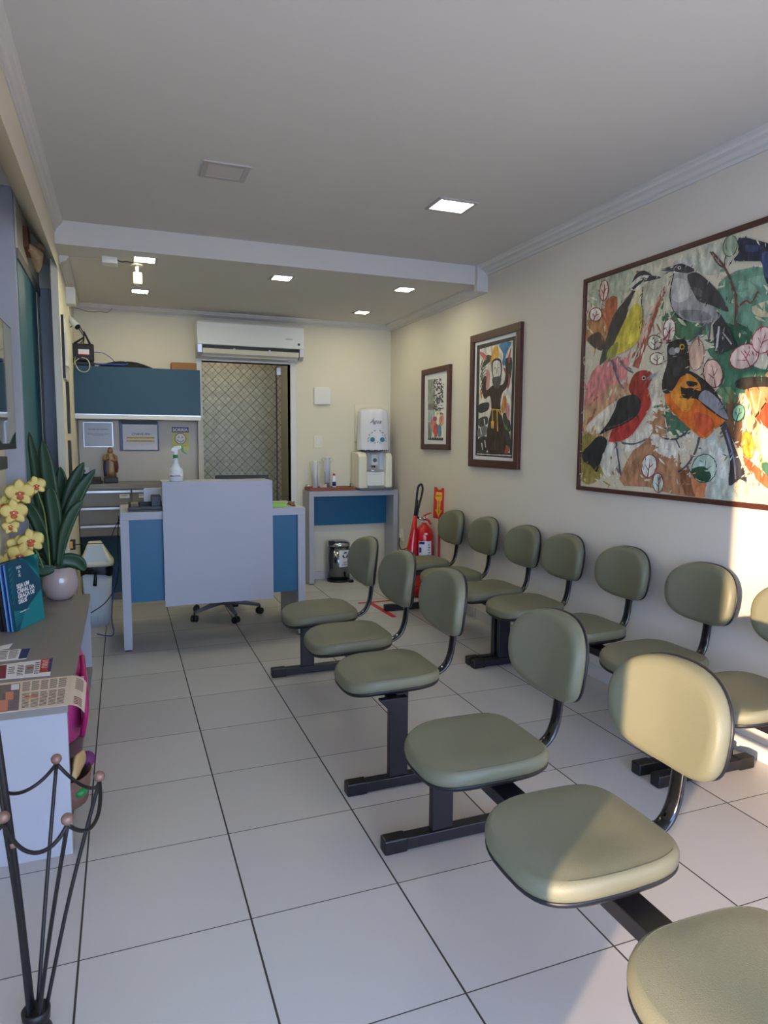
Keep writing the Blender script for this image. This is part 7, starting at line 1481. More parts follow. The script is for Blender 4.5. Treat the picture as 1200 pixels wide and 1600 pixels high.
('#55586a',[(0.277,1.501),(0.258,1.500),(0.232,1.498),(0.202,1.496),(0.174,1.497),(0.148,1.502),(0.121,1.509),(0.098,1.516),(0.082,1.521),(0.086,1.527),(0.102,1.523),(0.126,1.516),(0.152,1.510),(0.176,1.506),(0.202,1.506),(0.231,1.508),(0.257,1.510),(0.275,1.512)]),
('#55586a',[(0.299,1.385),(0.303,1.377),(0.310,1.367),(0.317,1.356),(0.322,1.348),(0.315,1.346),(0.310,1.354),(0.302,1.364),(0.295,1.375),(0.290,1.382)]),
('#1d2438',[(-0.483,2.487),(-0.528,2.474),(-0.589,2.446),(-0.641,2.421),(-0.676,2.408),(-0.703,2.395),(-0.723,2.370),(-0.735,2.317),(-0.740,2.251),(-0.735,2.206),(-0.713,2.200),(-0.680,2.217),(-0.652,2.240),(-0.638,2.270),(-0.629,2.307),(-0.620,2.335),(-0.611,2.347),(-0.601,2.350),(-0.582,2.354),(-0.543,2.364),(-0.494,2.374),(-0.462,2.386),(-0.461,2.396),(-0.478,2.406),(-0.490,2.420),(-0.484,2.444),(-0.474,2.473)]),
('#31405f',[(-0.527,2.442),(-0.557,2.434),(-0.596,2.421),(-0.620,2.409),(-0.616,2.403),(-0.598,2.399),(-0.579,2.398),(-0.559,2.401),(-0.538,2.408),(-0.524,2.416),(-0.517,2.426),(-0.517,2.437)]),
('#3b4c73',[(-0.617,2.380),(-0.631,2.387),(-0.655,2.381),(-0.674,2.366),(-0.685,2.335),(-0.691,2.295),(-0.691,2.267),(-0.680,2.256),(-0.662,2.256),(-0.645,2.268),(-0.631,2.301),(-0.619,2.348)]),
('#2a2420',[(-0.510,1.803),(-0.520,1.812),(-0.540,1.819),(-0.566,1.822),(-0.600,1.822),(-0.639,1.819),(-0.673,1.815),(-0.700,1.808),(-0.723,1.800),(-0.736,1.790),(-0.741,1.778),(-0.738,1.765),(-0.718,1.756),(-0.670,1.755),(-0.603,1.759),(-0.548,1.766),(-0.521,1.777),(-0.510,1.791)]),
('#b98a5c',[(-0.571,1.764),(-0.612,1.771),(-0.673,1.770),(-0.718,1.761),(-0.736,1.743),(-0.740,1.718),(-0.733,1.694),(-0.710,1.666),(-0.675,1.638),(-0.645,1.625),(-0.629,1.637),(-0.619,1.663),(-0.608,1.690),(-0.589,1.717),(-0.569,1.745)]),
('#e0c08a',[(-0.594,1.755),(-0.603,1.734),(-0.615,1.703),(-0.627,1.673),(-0.635,1.652),(-0.641,1.653),(-0.633,1.674),(-0.622,1.704),(-0.610,1.735),(-0.603,1.756)]),
('#e0c08a',[(-0.653,1.752),(-0.650,1.732),(-0.646,1.703),(-0.643,1.673),(-0.640,1.653),(-0.646,1.652),(-0.649,1.672),(-0.654,1.701),(-0.658,1.731),(-0.661,1.750)]),
('#c9502c',[(-0.636,1.633),(-0.648,1.655),(-0.672,1.678),(-0.694,1.695),(-0.711,1.705),(-0.727,1.708),(-0.742,1.702),(-0.761,1.683),(-0.780,1.655),(-0.787,1.630),(-0.776,1.606),(-0.753,1.583),(-0.732,1.569),(-0.717,1.568),(-0.704,1.577),(-0.690,1.588),(-0.669,1.600),(-0.646,1.615)]),
('#2a2020',[(-0.638,1.628),(-0.649,1.641),(-0.664,1.661),(-0.680,1.680),(-0.691,1.694),(-0.684,1.698),(-0.673,1.685),(-0.657,1.665),(-0.642,1.646),(-0.631,1.632)])]
SAINT = [('#2b2c2c',[(2.104,2.307),(1.500,2.303),(1.506,1.385),(2.091,1.394)]),
('#d8d4ca',[(2.052,2.271),(1.537,2.276),(1.543,1.424),(2.051,1.425)]),
('#2b2c2c',[(2.028,2.121),(2.022,2.132),(2.014,2.147),(2.004,2.163),(1.992,2.176),(1.979,2.184),(1.962,2.190),(1.947,2.195),(1.936,2.198),(1.942,2.202),(1.953,2.199),(1.969,2.194),(1.987,2.188),(2.002,2.179),(2.015,2.166),(2.026,2.150),(2.035,2.135),(2.042,2.125)]),
('#2b2c2c',[(2.015,2.093),(2.011,2.104),(2.006,2.120),(2.000,2.136),(1.991,2.148),(1.978,2.157),(1.962,2.163),(1.946,2.168),(1.935,2.171),(1.940,2.175),(1.952,2.172),(1.968,2.167),(1.986,2.161),(2.001,2.152),(2.011,2.139),(2.019,2.122),(2.025,2.106),(2.029,2.096)]),
('#2b2c2c',[(2.002,2.065),(2.001,2.076),(1.999,2.092),(1.996,2.109),(1.990,2.121),(1.978,2.130),(1.962,2.136),(1.945,2.141),(1.934,2.144),(1.939,2.148),(1.951,2.145),(1.968,2.140),(1.986,2.134),(2.000,2.124),(2.008,2.111),(2.012,2.094),(2.014,2.078),(2.016,2.067)]),
('#2b2c2c',[(2.025,2.039),(2.019,2.050),(2.010,2.065),(2.000,2.081),(1.989,2.094),(1.975,2.102),(1.959,2.109),(1.944,2.114),(1.933,2.117),(1.938,2.121),(1.949,2.118),(1.965,2.113),(1.983,2.106),(1.999,2.097),(2.011,2.084),(2.023,2.068),(2.032,2.053),(2.039,2.042)]),
('#2b2c2c',[(2.011,2.011),(2.008,2.022),(2.003,2.038),(1.996,2.054),(1.988,2.067),(1.975,2.075),(1.958,2.082),(1.943,2.087),(1.932,2.090),(1.937,2.094),(1.948,2.090),(1.965,2.086),(1.983,2.079),(1.998,2.070),(2.008,2.057),(2.015,2.040),(2.021,2.024),(2.025,2.013)]),
('#2b2c2c',[(1.998,1.983),(1.997,1.994),(1.996,2.010),(1.993,2.027),(1.986,2.039),(1.975,2.048),(1.958,2.055),(1.942,2.059),(1.931,2.063),(1.936,2.067),(1.947,2.063),(1.964,2.059),(1.983,2.052),(1.997,2.042),(2.004,2.029),(2.008,2.012),(2.010,1.995),(2.012,1.984)]),
('#2b2c2c',[(2.021,1.956),(2.015,1.967),(2.007,1.983),(1.997,1.999),(1.985,2.012),(1.972,2.021),(1.955,2.027),(1.940,2.032),(1.929,2.036),(1.935,2.040),(1.946,2.036),(1.962,2.031),(1.980,2.024),(1.995,2.015),(2.008,2.002),(2.019,1.986),(2.028,1.970),(2.035,1.959)]),
('#2b2c2c',[(2.008,1.928),(2.004,1.939),(2.000,1.955),(1.993,1.972),(1.984,1.985),(1.971,1.993),(1.955,2.000),(1.939,2.005),(1.928,2.009),(1.933,2.013),(1.945,2.009),(1.961,2.004),(1.979,1.997),(1.994,1.988),(2.004,1.974),(2.012,1.957),(2.018,1.942),(2.022,1.931)]),
('#2b2c2c',[(1.994,1.900),(1.994,1.912),(1.992,1.928),(1.989,1.944),(1.983,1.958),(1.971,1.966),(1.955,1.973),(1.938,1.978),(1.927,1.982),(1.932,1.985),(1.944,1.982),(1.961,1.977),(1.979,1.970),(1.993,1.960),(2.001,1.946),(2.005,1.929),(2.007,1.913),(2.009,1.902)]),
('#2e2f2e',[(2.043,1.819),(1.994,1.828),(1.929,1.831),(1.883,1.826),(1.872,1.808),(1.879,1.783),(1.900,1.764),(1.943,1.752),(2.001,1.746),(2.044,1.750),(2.061,1.769),(2.061,1.797)]),
('#3a3a3a',[(2.048,1.700),(2.006,1.710),(1.950,1.717),(1.908,1.715),(1.891,1.700),(1.887,1.677),(1.896,1.657),(1.921,1.644),(1.960,1.634),(1.994,1.629),(2.018,1.632),(2.037,1.639),(2.050,1.650),(2.059,1.666),(2.061,1.685)]),
('#77767a',[(2.045,1.620),(2.005,1.633),(1.952,1.640),(1.914,1.638),(1.899,1.619),(1.898,1.592),(1.911,1.569),(1.951,1.556),(2.007,1.548),(2.048,1.550),(2.062,1.569),(2.061,1.597)]),
('#2e2f2e',[(2.051,1.530),(2.010,1.548),(1.953,1.557),(1.911,1.550),(1.890,1.516),(1.884,1.468),(1.896,1.433),(1.940,1.419),(2.004,1.419),(2.051,1.430),(2.068,1.459),(2.068,1.499)]),
('#dedad0',[(1.998,1.500),(1.993,1.488),(1.987,1.470),(1.980,1.453),(1.976,1.441),(1.964,1.442),(1.967,1.454),(1.972,1.472),(1.976,1.489),(1.980,1.501)]),
('#dedad0',[(1.948,1.520),(1.944,1.508),(1.937,1.490),(1.931,1.473),(1.927,1.461),(1.915,1.462),(1.918,1.474),(1.923,1.492),(1.927,1.509),(1.930,1.521)]),
('#dedad0',[(2.023,1.629),(2.019,1.617),(2.013,1.599),(2.006,1.582),(2.002,1.570),(1.990,1.570),(1.993,1.583),(1.997,1.600),(2.002,1.618),(2.005,1.630)]),
('#dedad0',[(1.966,1.697),(1.961,1.685),(1.955,1.667),(1.949,1.650),(1.944,1.638),(1.932,1.639),(1.935,1.651),(1.940,1.668),(1.945,1.686),(1.948,1.698)]),
('#2e2f2e',[(1.631,1.614),(1.604,1.608),(1.572,1.592),(1.550,1.567),(1.542,1.524),(1.544,1.472),(1.552,1.438),(1.566,1.436),(1.586,1.452),(1.607,1.474),(1.629,1.503),(1.653,1.538),(1.665,1.568),(1.663,1.590),(1.650,1.607)]),
('#38403a',[(1.619,1.734),(1.595,1.715),(1.568,1.687),(1.549,1.658),(1.541,1.629),(1.541,1.600),(1.550,1.585),(1.574,1.593),(1.606,1.617),(1.633,1.642),(1.649,1.668),(1.661,1.696),(1.663,1.717),(1.655,1.730),(1.639,1.737)]),
('#2e2f2e',[(1.656,2.141),(1.628,2.153),(1.584,2.158),(1.551,2.148),(1.541,2.113),(1.542,2.064),(1.549,2.022),(1.564,1.988),(1.586,1.961),(1.603,1.953),(1.609,1.978),(1.609,2.023),(1.613,2.064),(1.631,2.094),(1.652,2.122)]),
('#343434',[(1.939,2.210),(1.897,2.208),(1.848,2.193),(1.823,2.178),(1.839,2.165),(1.879,2.152),(1.917,2.140),(1.949,2.128),(1.979,2.117),(1.995,2.119),(1.989,2.146),(1.967,2.185)]),
('#c9606a',[(2.041,2.252),(2.014,2.244),(1.976,2.227),(1.949,2.211),(1.939,2.195),(1.938,2.179),(1.948,2.172),(1.974,2.182),(2.012,2.203),(2.039,2.221),(2.050,2.236),(2.051,2.248)]),
('#cf8f8c',[(1.934,2.094),(1.916,2.096),(1.891,2.076),(1.874,2.050),(1.873,2.020),(1.880,1.983),(1.889,1.956),(1.901,1.938),(1.916,1.929),(1.928,1.939),(1.935,1.985),(1.938,2.051)]),
('#b8585a',[(1.671,2.087),(1.649,2.079),(1.610,2.052),(1.580,2.024),(1.569,1.999),(1.566,1.973),(1.568,1.951),(1.576,1.933),(1.590,1.919),(1.601,1.917),(1.605,1.933),(1.607,1.960),(1.613,1.991),(1.635,2.027),(1.661,2.066)]),
('#a8484a',[(1.604,2.153),(1.593,2.183),(1.576,2.215),(1.564,2.230),(1.563,2.213),(1.567,2.180),(1.572,2.150),(1.577,2.129),(1.582,2.113),(1.587,2.107),(1.595,2.114),(1.602,2.132)]),
('#cf8f8c',[(1.623,1.808),(1.608,1.813),(1.585,1.805),(1.569,1.787),(1.562,1.752),(1.560,1.706),(1.564,1.677),(1.576,1.677),(1.595,1.693),(1.609,1.715),(1.619,1.746),(1.624,1.783)]),
('#a8484a',[(1.643,1.483),(1.623,1.487),(1.593,1.483),(1.571,1.475),(1.563,1.459),(1.563,1.438),(1.569,1.424),(1.587,1.419),(1.612,1.420),(1.632,1.427),(1.642,1.444),(1.647,1.468)]),
('#c98a3a',[(1.661,1.865),(1.642,1.868),(1.619,1.855),(1.606,1.835),(1.613,1.802),(1.629,1.762),(1.646,1.735),(1.661,1.729),(1.675,1.737),(1.683,1.755),(1.681,1.790),(1.673,1.836)]),
('#5f7a3f',[(1.697,1.667),(1.682,1.666),(1.657,1.660),(1.633,1.651),(1.608,1.636),(1.582,1.617),(1.569,1.604),(1.575,1.599),(1.593,1.600),(1.613,1.604),(1.635,1.612),(1.658,1.622),(1.677,1.633),(1.690,1.646),(1.698,1.659)]),
('#3f78a8',[(1.743,2.269),(1.689,2.277),(1.608,2.275),(1.557,2.265),(1.565,2.244),(1.601,2.214),(1.631,2.184),(1.639,2.152),(1.641,2.119),(1.645,2.099),(1.659,2.095),(1.676,2.103),(1.687,2.117),(1.685,2.137),(1.676,2.162),(1.676,2.189),(1.702,2.218),(1.737,2.248)]),
('#d9a53a',[(1.852,2.209),(1.840,2.234),(1.825,2.257),(1.808,2.270),(1.787,2.267),(1.764,2.255),(1.747,2.239),(1.740,2.217),(1.740,2.191),(1.748,2.169),(1.767,2.158),(1.795,2.151),(1.821,2.144),(1.844,2.134),(1.865,2.125),(1.877,2.127),(1.876,2.148),(1.865,2.180)]),
('#c98a3a',[(2.042,1.936),(2.035,1.922),(2.027,1.901),(2.018,1.880),(2.012,1.866),(1.996,1.866),(1.999,1.880),(2.005,1.901),(2.010,1.922),(2.013,1.936)]),
('#33221c',[(1.997,1.934),(1.999,1.968),(1.996,2.005),(1.987,2.031),(1.970,2.043),(1.948,2.046),(1.932,2.036),(1.930,2.004),(1.934,1.959),(1.927,1.929),(1.902,1.931),(1.867,1.947),(1.832,1.959),(1.800,1.958),(1.768,1.952),(1.738,1.950),(1.708,1.951),(1.679,1.955),(1.657,1.967),(1.644,1.989),(1.637,2.019),(1.634,2.047),(1.636,2.073),(1.641,2.097),(1.640,2.112),(1.628,2.118),(1.610,2.116),(1.597,2.098),(1.591,2.054),(1.589,1.994),(1.597,1.944),(1.622,1.918),(1.657,1.902),(1.683,1.881),(1.697,1.847),(1.702,1.808),(1.698,1.765),(1.680,1.722),(1.653,1.675),(1.632,1.623),(1.615,1.553),(1.605,1.476),(1.622,1.423),(1.696,1.402),(1.801,1.404),(1.882,1.428),(1.909,1.482),(1.908,1.558),(1.898,1.628),(1.882,1.681),(1.857,1.728),(1.843,1.771),(1.844,1.814),(1.854,1.853),(1.870,1.878),(1.895,1.877),(1.927,1.863),(1.954,1.858),(1.973,1.876),(1.988,1.904)]),
('#5a443a',[(1.787,1.920),(1.783,1.822),(1.778,1.678),(1.774,1.534),(1.770,1.435),(1.763,1.435),(1.766,1.534),(1.771,1.678),(1.776,1.821),(1.779,1.919)]),
('#2c2b2a',[(1.853,2.105),(1.855,2.127),(1.851,2.144),(1.841,2.156),(1.823,2.164),(1.799,2.168),(1.775,2.168),(1.752,2.165),(1.729,2.159),(1.710,2.147),(1.698,2.125),(1.691,2.098),(1.689,2.071),(1.690,2.043),(1.697,2.017),(1.712,1.999),(1.743,1.992),(1.782,1.995),(1.815,2.007),(1.835,2.035),(1.847,2.073)]),
('#d3d0ca',[(1.835,2.113),(1.832,2.130),(1.824,2.141),(1.812,2.148),(1.792,2.151),(1.768,2.151),(1.747,2.146),(1.732,2.138),(1.720,2.126),(1.712,2.110),(1.708,2.086),(1.707,2.058),(1.710,2.036),(1.720,2.022),(1.733,2.015),(1.750,2.011),(1.771,2.010),(1.796,2.014),(1.816,2.026),(1.827,2.052),(1.833,2.085)]),
('#4a4a48',[(1.834,2.018),(1.795,2.024),(1.739,2.024),(1.701,2.016),(1.693,1.998),(1.702,1.974),(1.716,1.952),(1.731,1.937),(1.751,1.925),(1.770,1.921),(1.787,1.928),(1.803,1.943),(1.817,1.960),(1.830,1.980),(1.841,2.002)]),
('#2c2b2a',[(1.808,2.089),(1.801,2.089),(1.792,2.090),(1.783,2.091),(1.776,2.091),(1.779,2.095),(1.785,2.095),(1.795,2.095),(1.804,2.095),(1.811,2.094)]),
('#2c2b2a',[(1.753,2.088),(1.748,2.088),(1.739,2.087),(1.731,2.087),(1.726,2.086),(1.726,2.090),(1.731,2.091),(1.740,2.092),(1.748,2.093),(1.754,2.094)]),
('#2c2b2a',[(1.771,2.088),(1.772,2.080),(1.774,2.067),(1.775,2.055),(1.776,2.046),(1.767,2.045),(1.766,2.054),(1.764,2.066),(1.763,2.078),(1.762,2.087)]),
('#cfa03a',[(1.846,1.763),(1.814,1.762),(1.766,1.759),(1.720,1.757),(1.689,1.755),(1.689,1.764),(1.720,1.767),(1.766,1.770),(1.813,1.773),(1.846,1.775)]),
('#cfa03a',[(1.831,1.766),(1.830,1.747),(1.829,1.720),(1.827,1.693),(1.827,1.675),(1.811,1.674),(1.812,1.693),(1.813,1.720),(1.815,1.746),(1.815,1.765)]),
('#cfa03a',[(1.844,1.675),(1.842,1.663),(1.840,1.646),(1.838,1.629),(1.836,1.617),(1.797,1.616),(1.796,1.628),(1.796,1.645),(1.795,1.662),(1.794,1.674)]),
('#cfa03a',[(1.761,1.760),(1.757,1.726),(1.751,1.676),(1.746,1.626),(1.742,1.592),(1.727,1.592),(1.730,1.626),(1.734,1.676),(1.739,1.725),(1.742,1.759)]),
('#cfa03a',[(1.736,1.755),(1.724,1.746),(1.706,1.733),(1.689,1.720),(1.677,1.711),(1.667,1.714),(1.678,1.723),(1.694,1.736),(1.711,1.750),(1.722,1.759)]),
('#c8c4ba',[(2.067,1.403),(1.947,1.402),(1.779,1.401),(1.620,1.400),(1.516,1.399),(1.516,1.408),(1.619,1.409),(1.778,1.410),(1.946,1.411),(2.067,1.412)])]
SMALL = [('#8f9488',[(3.075,2.105),(2.912,2.099),(2.902,1.803),(3.066,1.808)]),
('#2c2d33',[(2.900,2.070),(2.896,2.067),(2.890,2.064),(2.885,2.060),(2.882,2.058),(2.881,2.058),(2.881,2.058),(2.881,2.058),(2.882,2.057),(2.872,2.053),(2.870,2.053),(2.867,2.054),(2.864,2.056),(2.864,2.060),(2.868,2.063),(2.873,2.067),(2.878,2.071),(2.881,2.074)]),
('#2c2d33',[(2.957,1.943),(2.949,1.940),(2.938,1.934),(2.927,1.929),(2.918,1.924),(2.912,1.921),(2.907,1.918),(2.904,1.916),(2.901,1.914),(2.889,1.916),(2.891,1.918),(2.893,1.921),(2.897,1.924),(2.903,1.928),(2.912,1.934),(2.922,1.940),(2.932,1.945),(2.939,1.949)]),
('#2c2d33',[(2.904,1.936),(2.898,1.934),(2.891,1.931),(2.884,1.928),(2.878,1.926),(2.877,1.925),(2.876,1.926),(2.876,1.926),(2.875,1.925),(2.862,1.924),(2.861,1.924),(2.861,1.926),(2.862,1.928),(2.865,1.930),(2.870,1.933),(2.876,1.937),(2.883,1.940),(2.887,1.943)]),
('#2c2d33',[(2.906,1.806),(2.898,1.805),(2.885,1.803),(2.872,1.802),(2.860,1.800),(2.851,1.801),(2.844,1.801),(2.838,1.802),(2.835,1.803),(2.840,1.808),(2.844,1.808),(2.849,1.808),(2.854,1.808),(2.859,1.808),(2.868,1.810),(2.880,1.812),(2.892,1.814),(2.900,1.815)]),
('#2c2d33',[(2.802,2.038),(2.796,2.035),(2.788,2.030),(2.779,2.026),(2.772,2.022),(2.769,2.020),(2.767,2.018),(2.765,2.017),(2.764,2.015),(2.751,2.016),(2.752,2.017),(2.752,2.019),(2.754,2.022),(2.758,2.026),(2.764,2.030),(2.772,2.035),(2.780,2.040),(2.785,2.043)]),
('#d6d3cb',[(2.905,1.923),(2.905,1.921),(2.904,1.917),(2.904,1.913),(2.905,1.911),(2.908,1.909),(2.914,1.908),(2.921,1.906),(2.926,1.905),(2.919,1.900),(2.914,1.901),(2.906,1.901),(2.897,1.903),(2.889,1.906),(2.885,1.910),(2.883,1.915),(2.882,1.919),(2.881,1.921)]),
('#2c2d33',[(2.850,2.014),(2.854,2.013),(2.859,2.011),(2.865,2.010),(2.871,2.009),(2.881,2.010),(2.894,2.010),(2.907,2.011),(2.917,2.012),(2.917,2.006),(2.908,2.005),(2.895,2.004),(2.880,2.002),(2.867,2.001),(2.856,2.002),(2.847,2.003),(2.841,2.004),(2.836,2.005)]),
('#d6d3cb',[(2.924,2.017),(2.924,2.015),(2.923,2.012),(2.923,2.009),(2.923,2.008),(2.925,2.007),(2.931,2.006),(2.938,2.005),(2.943,2.005),(2.938,1.999),(2.933,1.999),(2.925,1.999),(2.916,2.000),(2.908,2.002),(2.903,2.006),(2.901,2.010),(2.901,2.013),(2.900,2.015)]),
('#2c2d33',[(2.859,1.918),(2.855,1.915),(2.850,1.912),(2.845,1.909),(2.843,1.907),(2.842,1.907),(2.842,1.906),(2.844,1.906),(2.845,1.905),(2.835,1.900),(2.833,1.901),(2.830,1.902),(2.826,1.904),(2.825,1.907),(2.828,1.911),(2.832,1.915),(2.837,1.919),(2.839,1.922)]),
('#2c2d33',[(2.904,1.852),(2.897,1.851),(2.885,1.849),(2.874,1.847),(2.864,1.845),(2.856,1.844),(2.850,1.845),(2.846,1.845),(2.844,1.845),(2.846,1.851),(2.849,1.851),(2.852,1.851),(2.855,1.852),(2.859,1.852),(2.867,1.854),(2.878,1.857),(2.888,1.859),(2.895,1.861)]),
('#d6d3cb',[(2.825,1.902),(2.824,1.899),(2.822,1.897),(2.821,1.895),(2.821,1.894),(2.822,1.894),(2.827,1.893),(2.833,1.892),(2.837,1.892),(2.834,1.886),(2.829,1.886),(2.822,1.886),(2.814,1.887),(2.806,1.889),(2.802,1.892),(2.801,1.896),(2.801,1.899),(2.801,1.901)]),
('#d6d3cb',[(2.909,1.829),(2.908,1.827),(2.907,1.823),(2.906,1.819),(2.906,1.817),(2.908,1.815),(2.913,1.814),(2.919,1.812),(2.923,1.811),(2.916,1.806),(2.911,1.807),(2.904,1.808),(2.896,1.810),(2.889,1.813),(2.886,1.817),(2.886,1.822),(2.886,1.826),(2.886,1.829)]),
('#2c2d33',[(2.880,1.876),(2.874,1.873),(2.866,1.869),(2.857,1.865),(2.851,1.861),(2.848,1.859),(2.846,1.858),(2.845,1.856),(2.844,1.855),(2.831,1.855),(2.831,1.857),(2.831,1.859),(2.833,1.861),(2.836,1.865),(2.842,1.869),(2.850,1.874),(2.857,1.878),(2.862,1.881)]),
('#d6d3cb',[(2.946,2.087),(2.938,2.084),(2.927,2.079),(2.915,2.075),(2.906,2.071),(2.899,2.069),(2.894,2.067),(2.890,2.065),(2.887,2.064),(2.878,2.067),(2.880,2.069),(2.883,2.071),(2.888,2.073),(2.893,2.076),(2.902,2.080),(2.913,2.085),(2.924,2.090),(2.930,2.093)]),
('#2c2d33',[(2.916,1.815),(2.912,1.813),(2.905,1.810),(2.898,1.808),(2.894,1.806),(2.894,1.806),(2.893,1.808),(2.891,1.809),(2.892,1.808),(2.882,1.804),(2.882,1.804),(2.879,1.804),(2.877,1.808),(2.880,1.810),(2.884,1.813),(2.890,1.816),(2.896,1.819),(2.900,1.821)]),
('#2c2d33',[(2.761,1.824),(2.764,1.823),(2.768,1.821),(2.773,1.820),(2.779,1.819),(2.788,1.819),(2.800,1.820),(2.813,1.821),(2.821,1.821),(2.823,1.815),(2.814,1.815),(2.802,1.813),(2.788,1.812),(2.776,1.811),(2.766,1.812),(2.757,1.813),(2.751,1.815),(2.747,1.815)]),
('#33364a',[(2.894,2.014),(2.898,2.013),(2.903,2.011),(2.908,2.010),(2.915,2.010),(2.925,2.010),(2.938,2.011),(2.951,2.013),(2.960,2.014),(2.962,2.008),(2.953,2.007),(2.939,2.005),(2.925,2.003),(2.912,2.002),(2.901,2.002),(2.892,2.003),(2.886,2.004),(2.881,2.004)]),
('#d6d3cb',[(2.760,1.831),(2.758,1.829),(2.756,1.827),(2.755,1.825),(2.755,1.824),(2.755,1.824),(2.759,1.823),(2.764,1.823),(2.768,1.822),(2.765,1.817),(2.761,1.817),(2.754,1.817),(2.747,1.817),(2.739,1.819),(2.736,1.823),(2.736,1.827),(2.737,1.830),(2.737,1.832)]),
('#d6d3cb',[(2.787,2.005),(2.780,2.002),(2.770,1.998),(2.760,1.994),(2.753,1.991),(2.748,1.989),(2.745,1.988),(2.742,1.986),(2.740,1.985),(2.730,1.988),(2.731,1.989),(2.733,1.991),(2.736,1.993),(2.740,1.996),(2.748,2.000),(2.757,2.004),(2.765,2.008),(2.771,2.011)]),
('#2c2d33',[(2.891,2.088),(2.884,2.087),(2.875,2.085),(2.865,2.083),(2.857,2.082),(2.849,2.082),(2.844,2.083),(2.842,2.084),(2.841,2.085),(2.851,2.090),(2.853,2.089),(2.854,2.089),(2.854,2.089),(2.854,2.090),(2.860,2.091),(2.868,2.093),(2.877,2.095),(2.882,2.097)]),
('#d6d3cb',[(2.749,1.920),(2.745,1.918),(2.740,1.914),(2.736,1.911),(2.733,1.909),(2.733,1.909),(2.733,1.908),(2.735,1.907),(2.736,1.906),(2.726,1.902),(2.724,1.903),(2.721,1.904),(2.717,1.906),(2.716,1.909),(2.719,1.913),(2.723,1.918),(2.727,1.921),(2.729,1.924)]),
('#d6d3cb',[(2.898,2.088),(2.899,2.085),(2.900,2.082),(2.902,2.078),(2.904,2.076),(2.909,2.075),(2.917,2.074),(2.925,2.073),(2.932,2.072),(2.927,2.066),(2.920,2.067),(2.911,2.067),(2.900,2.068),(2.890,2.070),(2.884,2.074),(2.880,2.078),(2.877,2.081),(2.875,2.083)]),
('#2c2d33',[(2.814,1.934),(2.812,1.931),(2.809,1.928),(2.808,1.924),(2.807,1.922),(2.808,1.921),(2.811,1.920),(2.815,1.919),(2.818,1.918),(2.811,1.913),(2.807,1.913),(2.801,1.914),(2.794,1.916),(2.789,1.919),(2.788,1.924),(2.789,1.928),(2.791,1.932),(2.791,1.935)]),
('#d6d3cb',[(2.893,1.944),(2.894,1.941),(2.894,1.938),(2.896,1.936),(2.897,1.935),(2.901,1.934),(2.909,1.933),(2.917,1.933),(2.923,1.932),(2.920,1.926),(2.914,1.926),(2.905,1.926),(2.894,1.927),(2.885,1.928),(2.878,1.931),(2.874,1.935),(2.872,1.938),(2.870,1.940)]),
('#33364a',[(2.850,2.023),(2.847,2.021),(2.841,2.018),(2.837,2.015),(2.834,2.013),(2.833,2.014),(2.833,2.014),(2.834,2.014),(2.835,2.013),(2.827,2.008),(2.825,2.008),(2.822,2.009),(2.817,2.011),(2.817,2.014),(2.820,2.018),(2.824,2.022),(2.829,2.025),(2.831,2.027)]),
('#d6d3cb',[(2.854,1.903),(2.850,1.901),(2.844,1.897),(2.839,1.894),(2.837,1.892),(2.836,1.891),(2.836,1.891),(2.837,1.890),(2.839,1.889),(2.828,1.885),(2.826,1.885),(2.823,1.887),(2.820,1.889),(2.819,1.893),(2.822,1.897),(2.826,1.901),(2.831,1.905),(2.833,1.907)]),
('#d6d3cb',[(2.946,2.024),(2.940,2.022),(2.932,2.019),(2.923,2.016),(2.917,2.014),(2.915,2.013),(2.914,2.013),(2.913,2.013),(2.912,2.012),(2.900,2.014),(2.900,2.014),(2.900,2.015),(2.902,2.017),(2.905,2.018),(2.910,2.021),(2.918,2.025),(2.925,2.028),(2.930,2.031)]),
('#2c2d33',[(2.878,2.026),(2.871,2.022),(2.861,2.017),(2.852,2.012),(2.845,2.007),(2.840,2.004),(2.837,2.001),(2.835,1.999),(2.833,1.997),(2.820,1.998),(2.821,2.000),(2.822,2.002),(2.825,2.006),(2.829,2.010),(2.836,2.015),(2.845,2.021),(2.853,2.027),(2.859,2.031)]),
('#2c2d33',[(2.834,1.806),(2.829,1.802),(2.822,1.797),(2.815,1.791),(2.810,1.787),(2.808,1.784),(2.807,1.780),(2.807,1.778),(2.806,1.776),(2.793,1.775),(2.792,1.777),(2.791,1.780),(2.791,1.784),(2.793,1.789),(2.797,1.794),(2.804,1.800),(2.810,1.806),(2.814,1.810)]),
('#d6d3cb',[(2.872,2.071),(2.864,2.068),(2.852,2.064),(2.839,2.059),(2.829,2.056),(2.822,2.053),(2.816,2.051),(2.811,2.049),(2.808,2.048),(2.800,2.052),(2.803,2.053),(2.807,2.055),(2.812,2.058),(2.818,2.061),(2.828,2.065),(2.839,2.070),(2.850,2.075),(2.858,2.078)]),
('#33364a',[(2.844,1.904),(2.845,1.901),(2.848,1.898),(2.851,1.896),(2.854,1.894),(2.860,1.893),(2.870,1.892),(2.880,1.891),(2.887,1.890),(2.884,1.885),(2.876,1.885),(2.865,1.885),(2.854,1.885),(2.843,1.887),(2.834,1.890),(2.829,1.893),(2.825,1.897),(2.822,1.899)]),
('#33364a',[(2.822,1.901),(2.821,1.899),(2.820,1.896),(2.819,1.893),(2.819,1.892),(2.821,1.891),(2.826,1.890),(2.832,1.889),(2.837,1.888),(2.832,1.883),(2.828,1.883),(2.820,1.883),(2.812,1.884),(2.804,1.887),(2.800,1.891),(2.799,1.894),(2.799,1.898),(2.798,1.900)]),
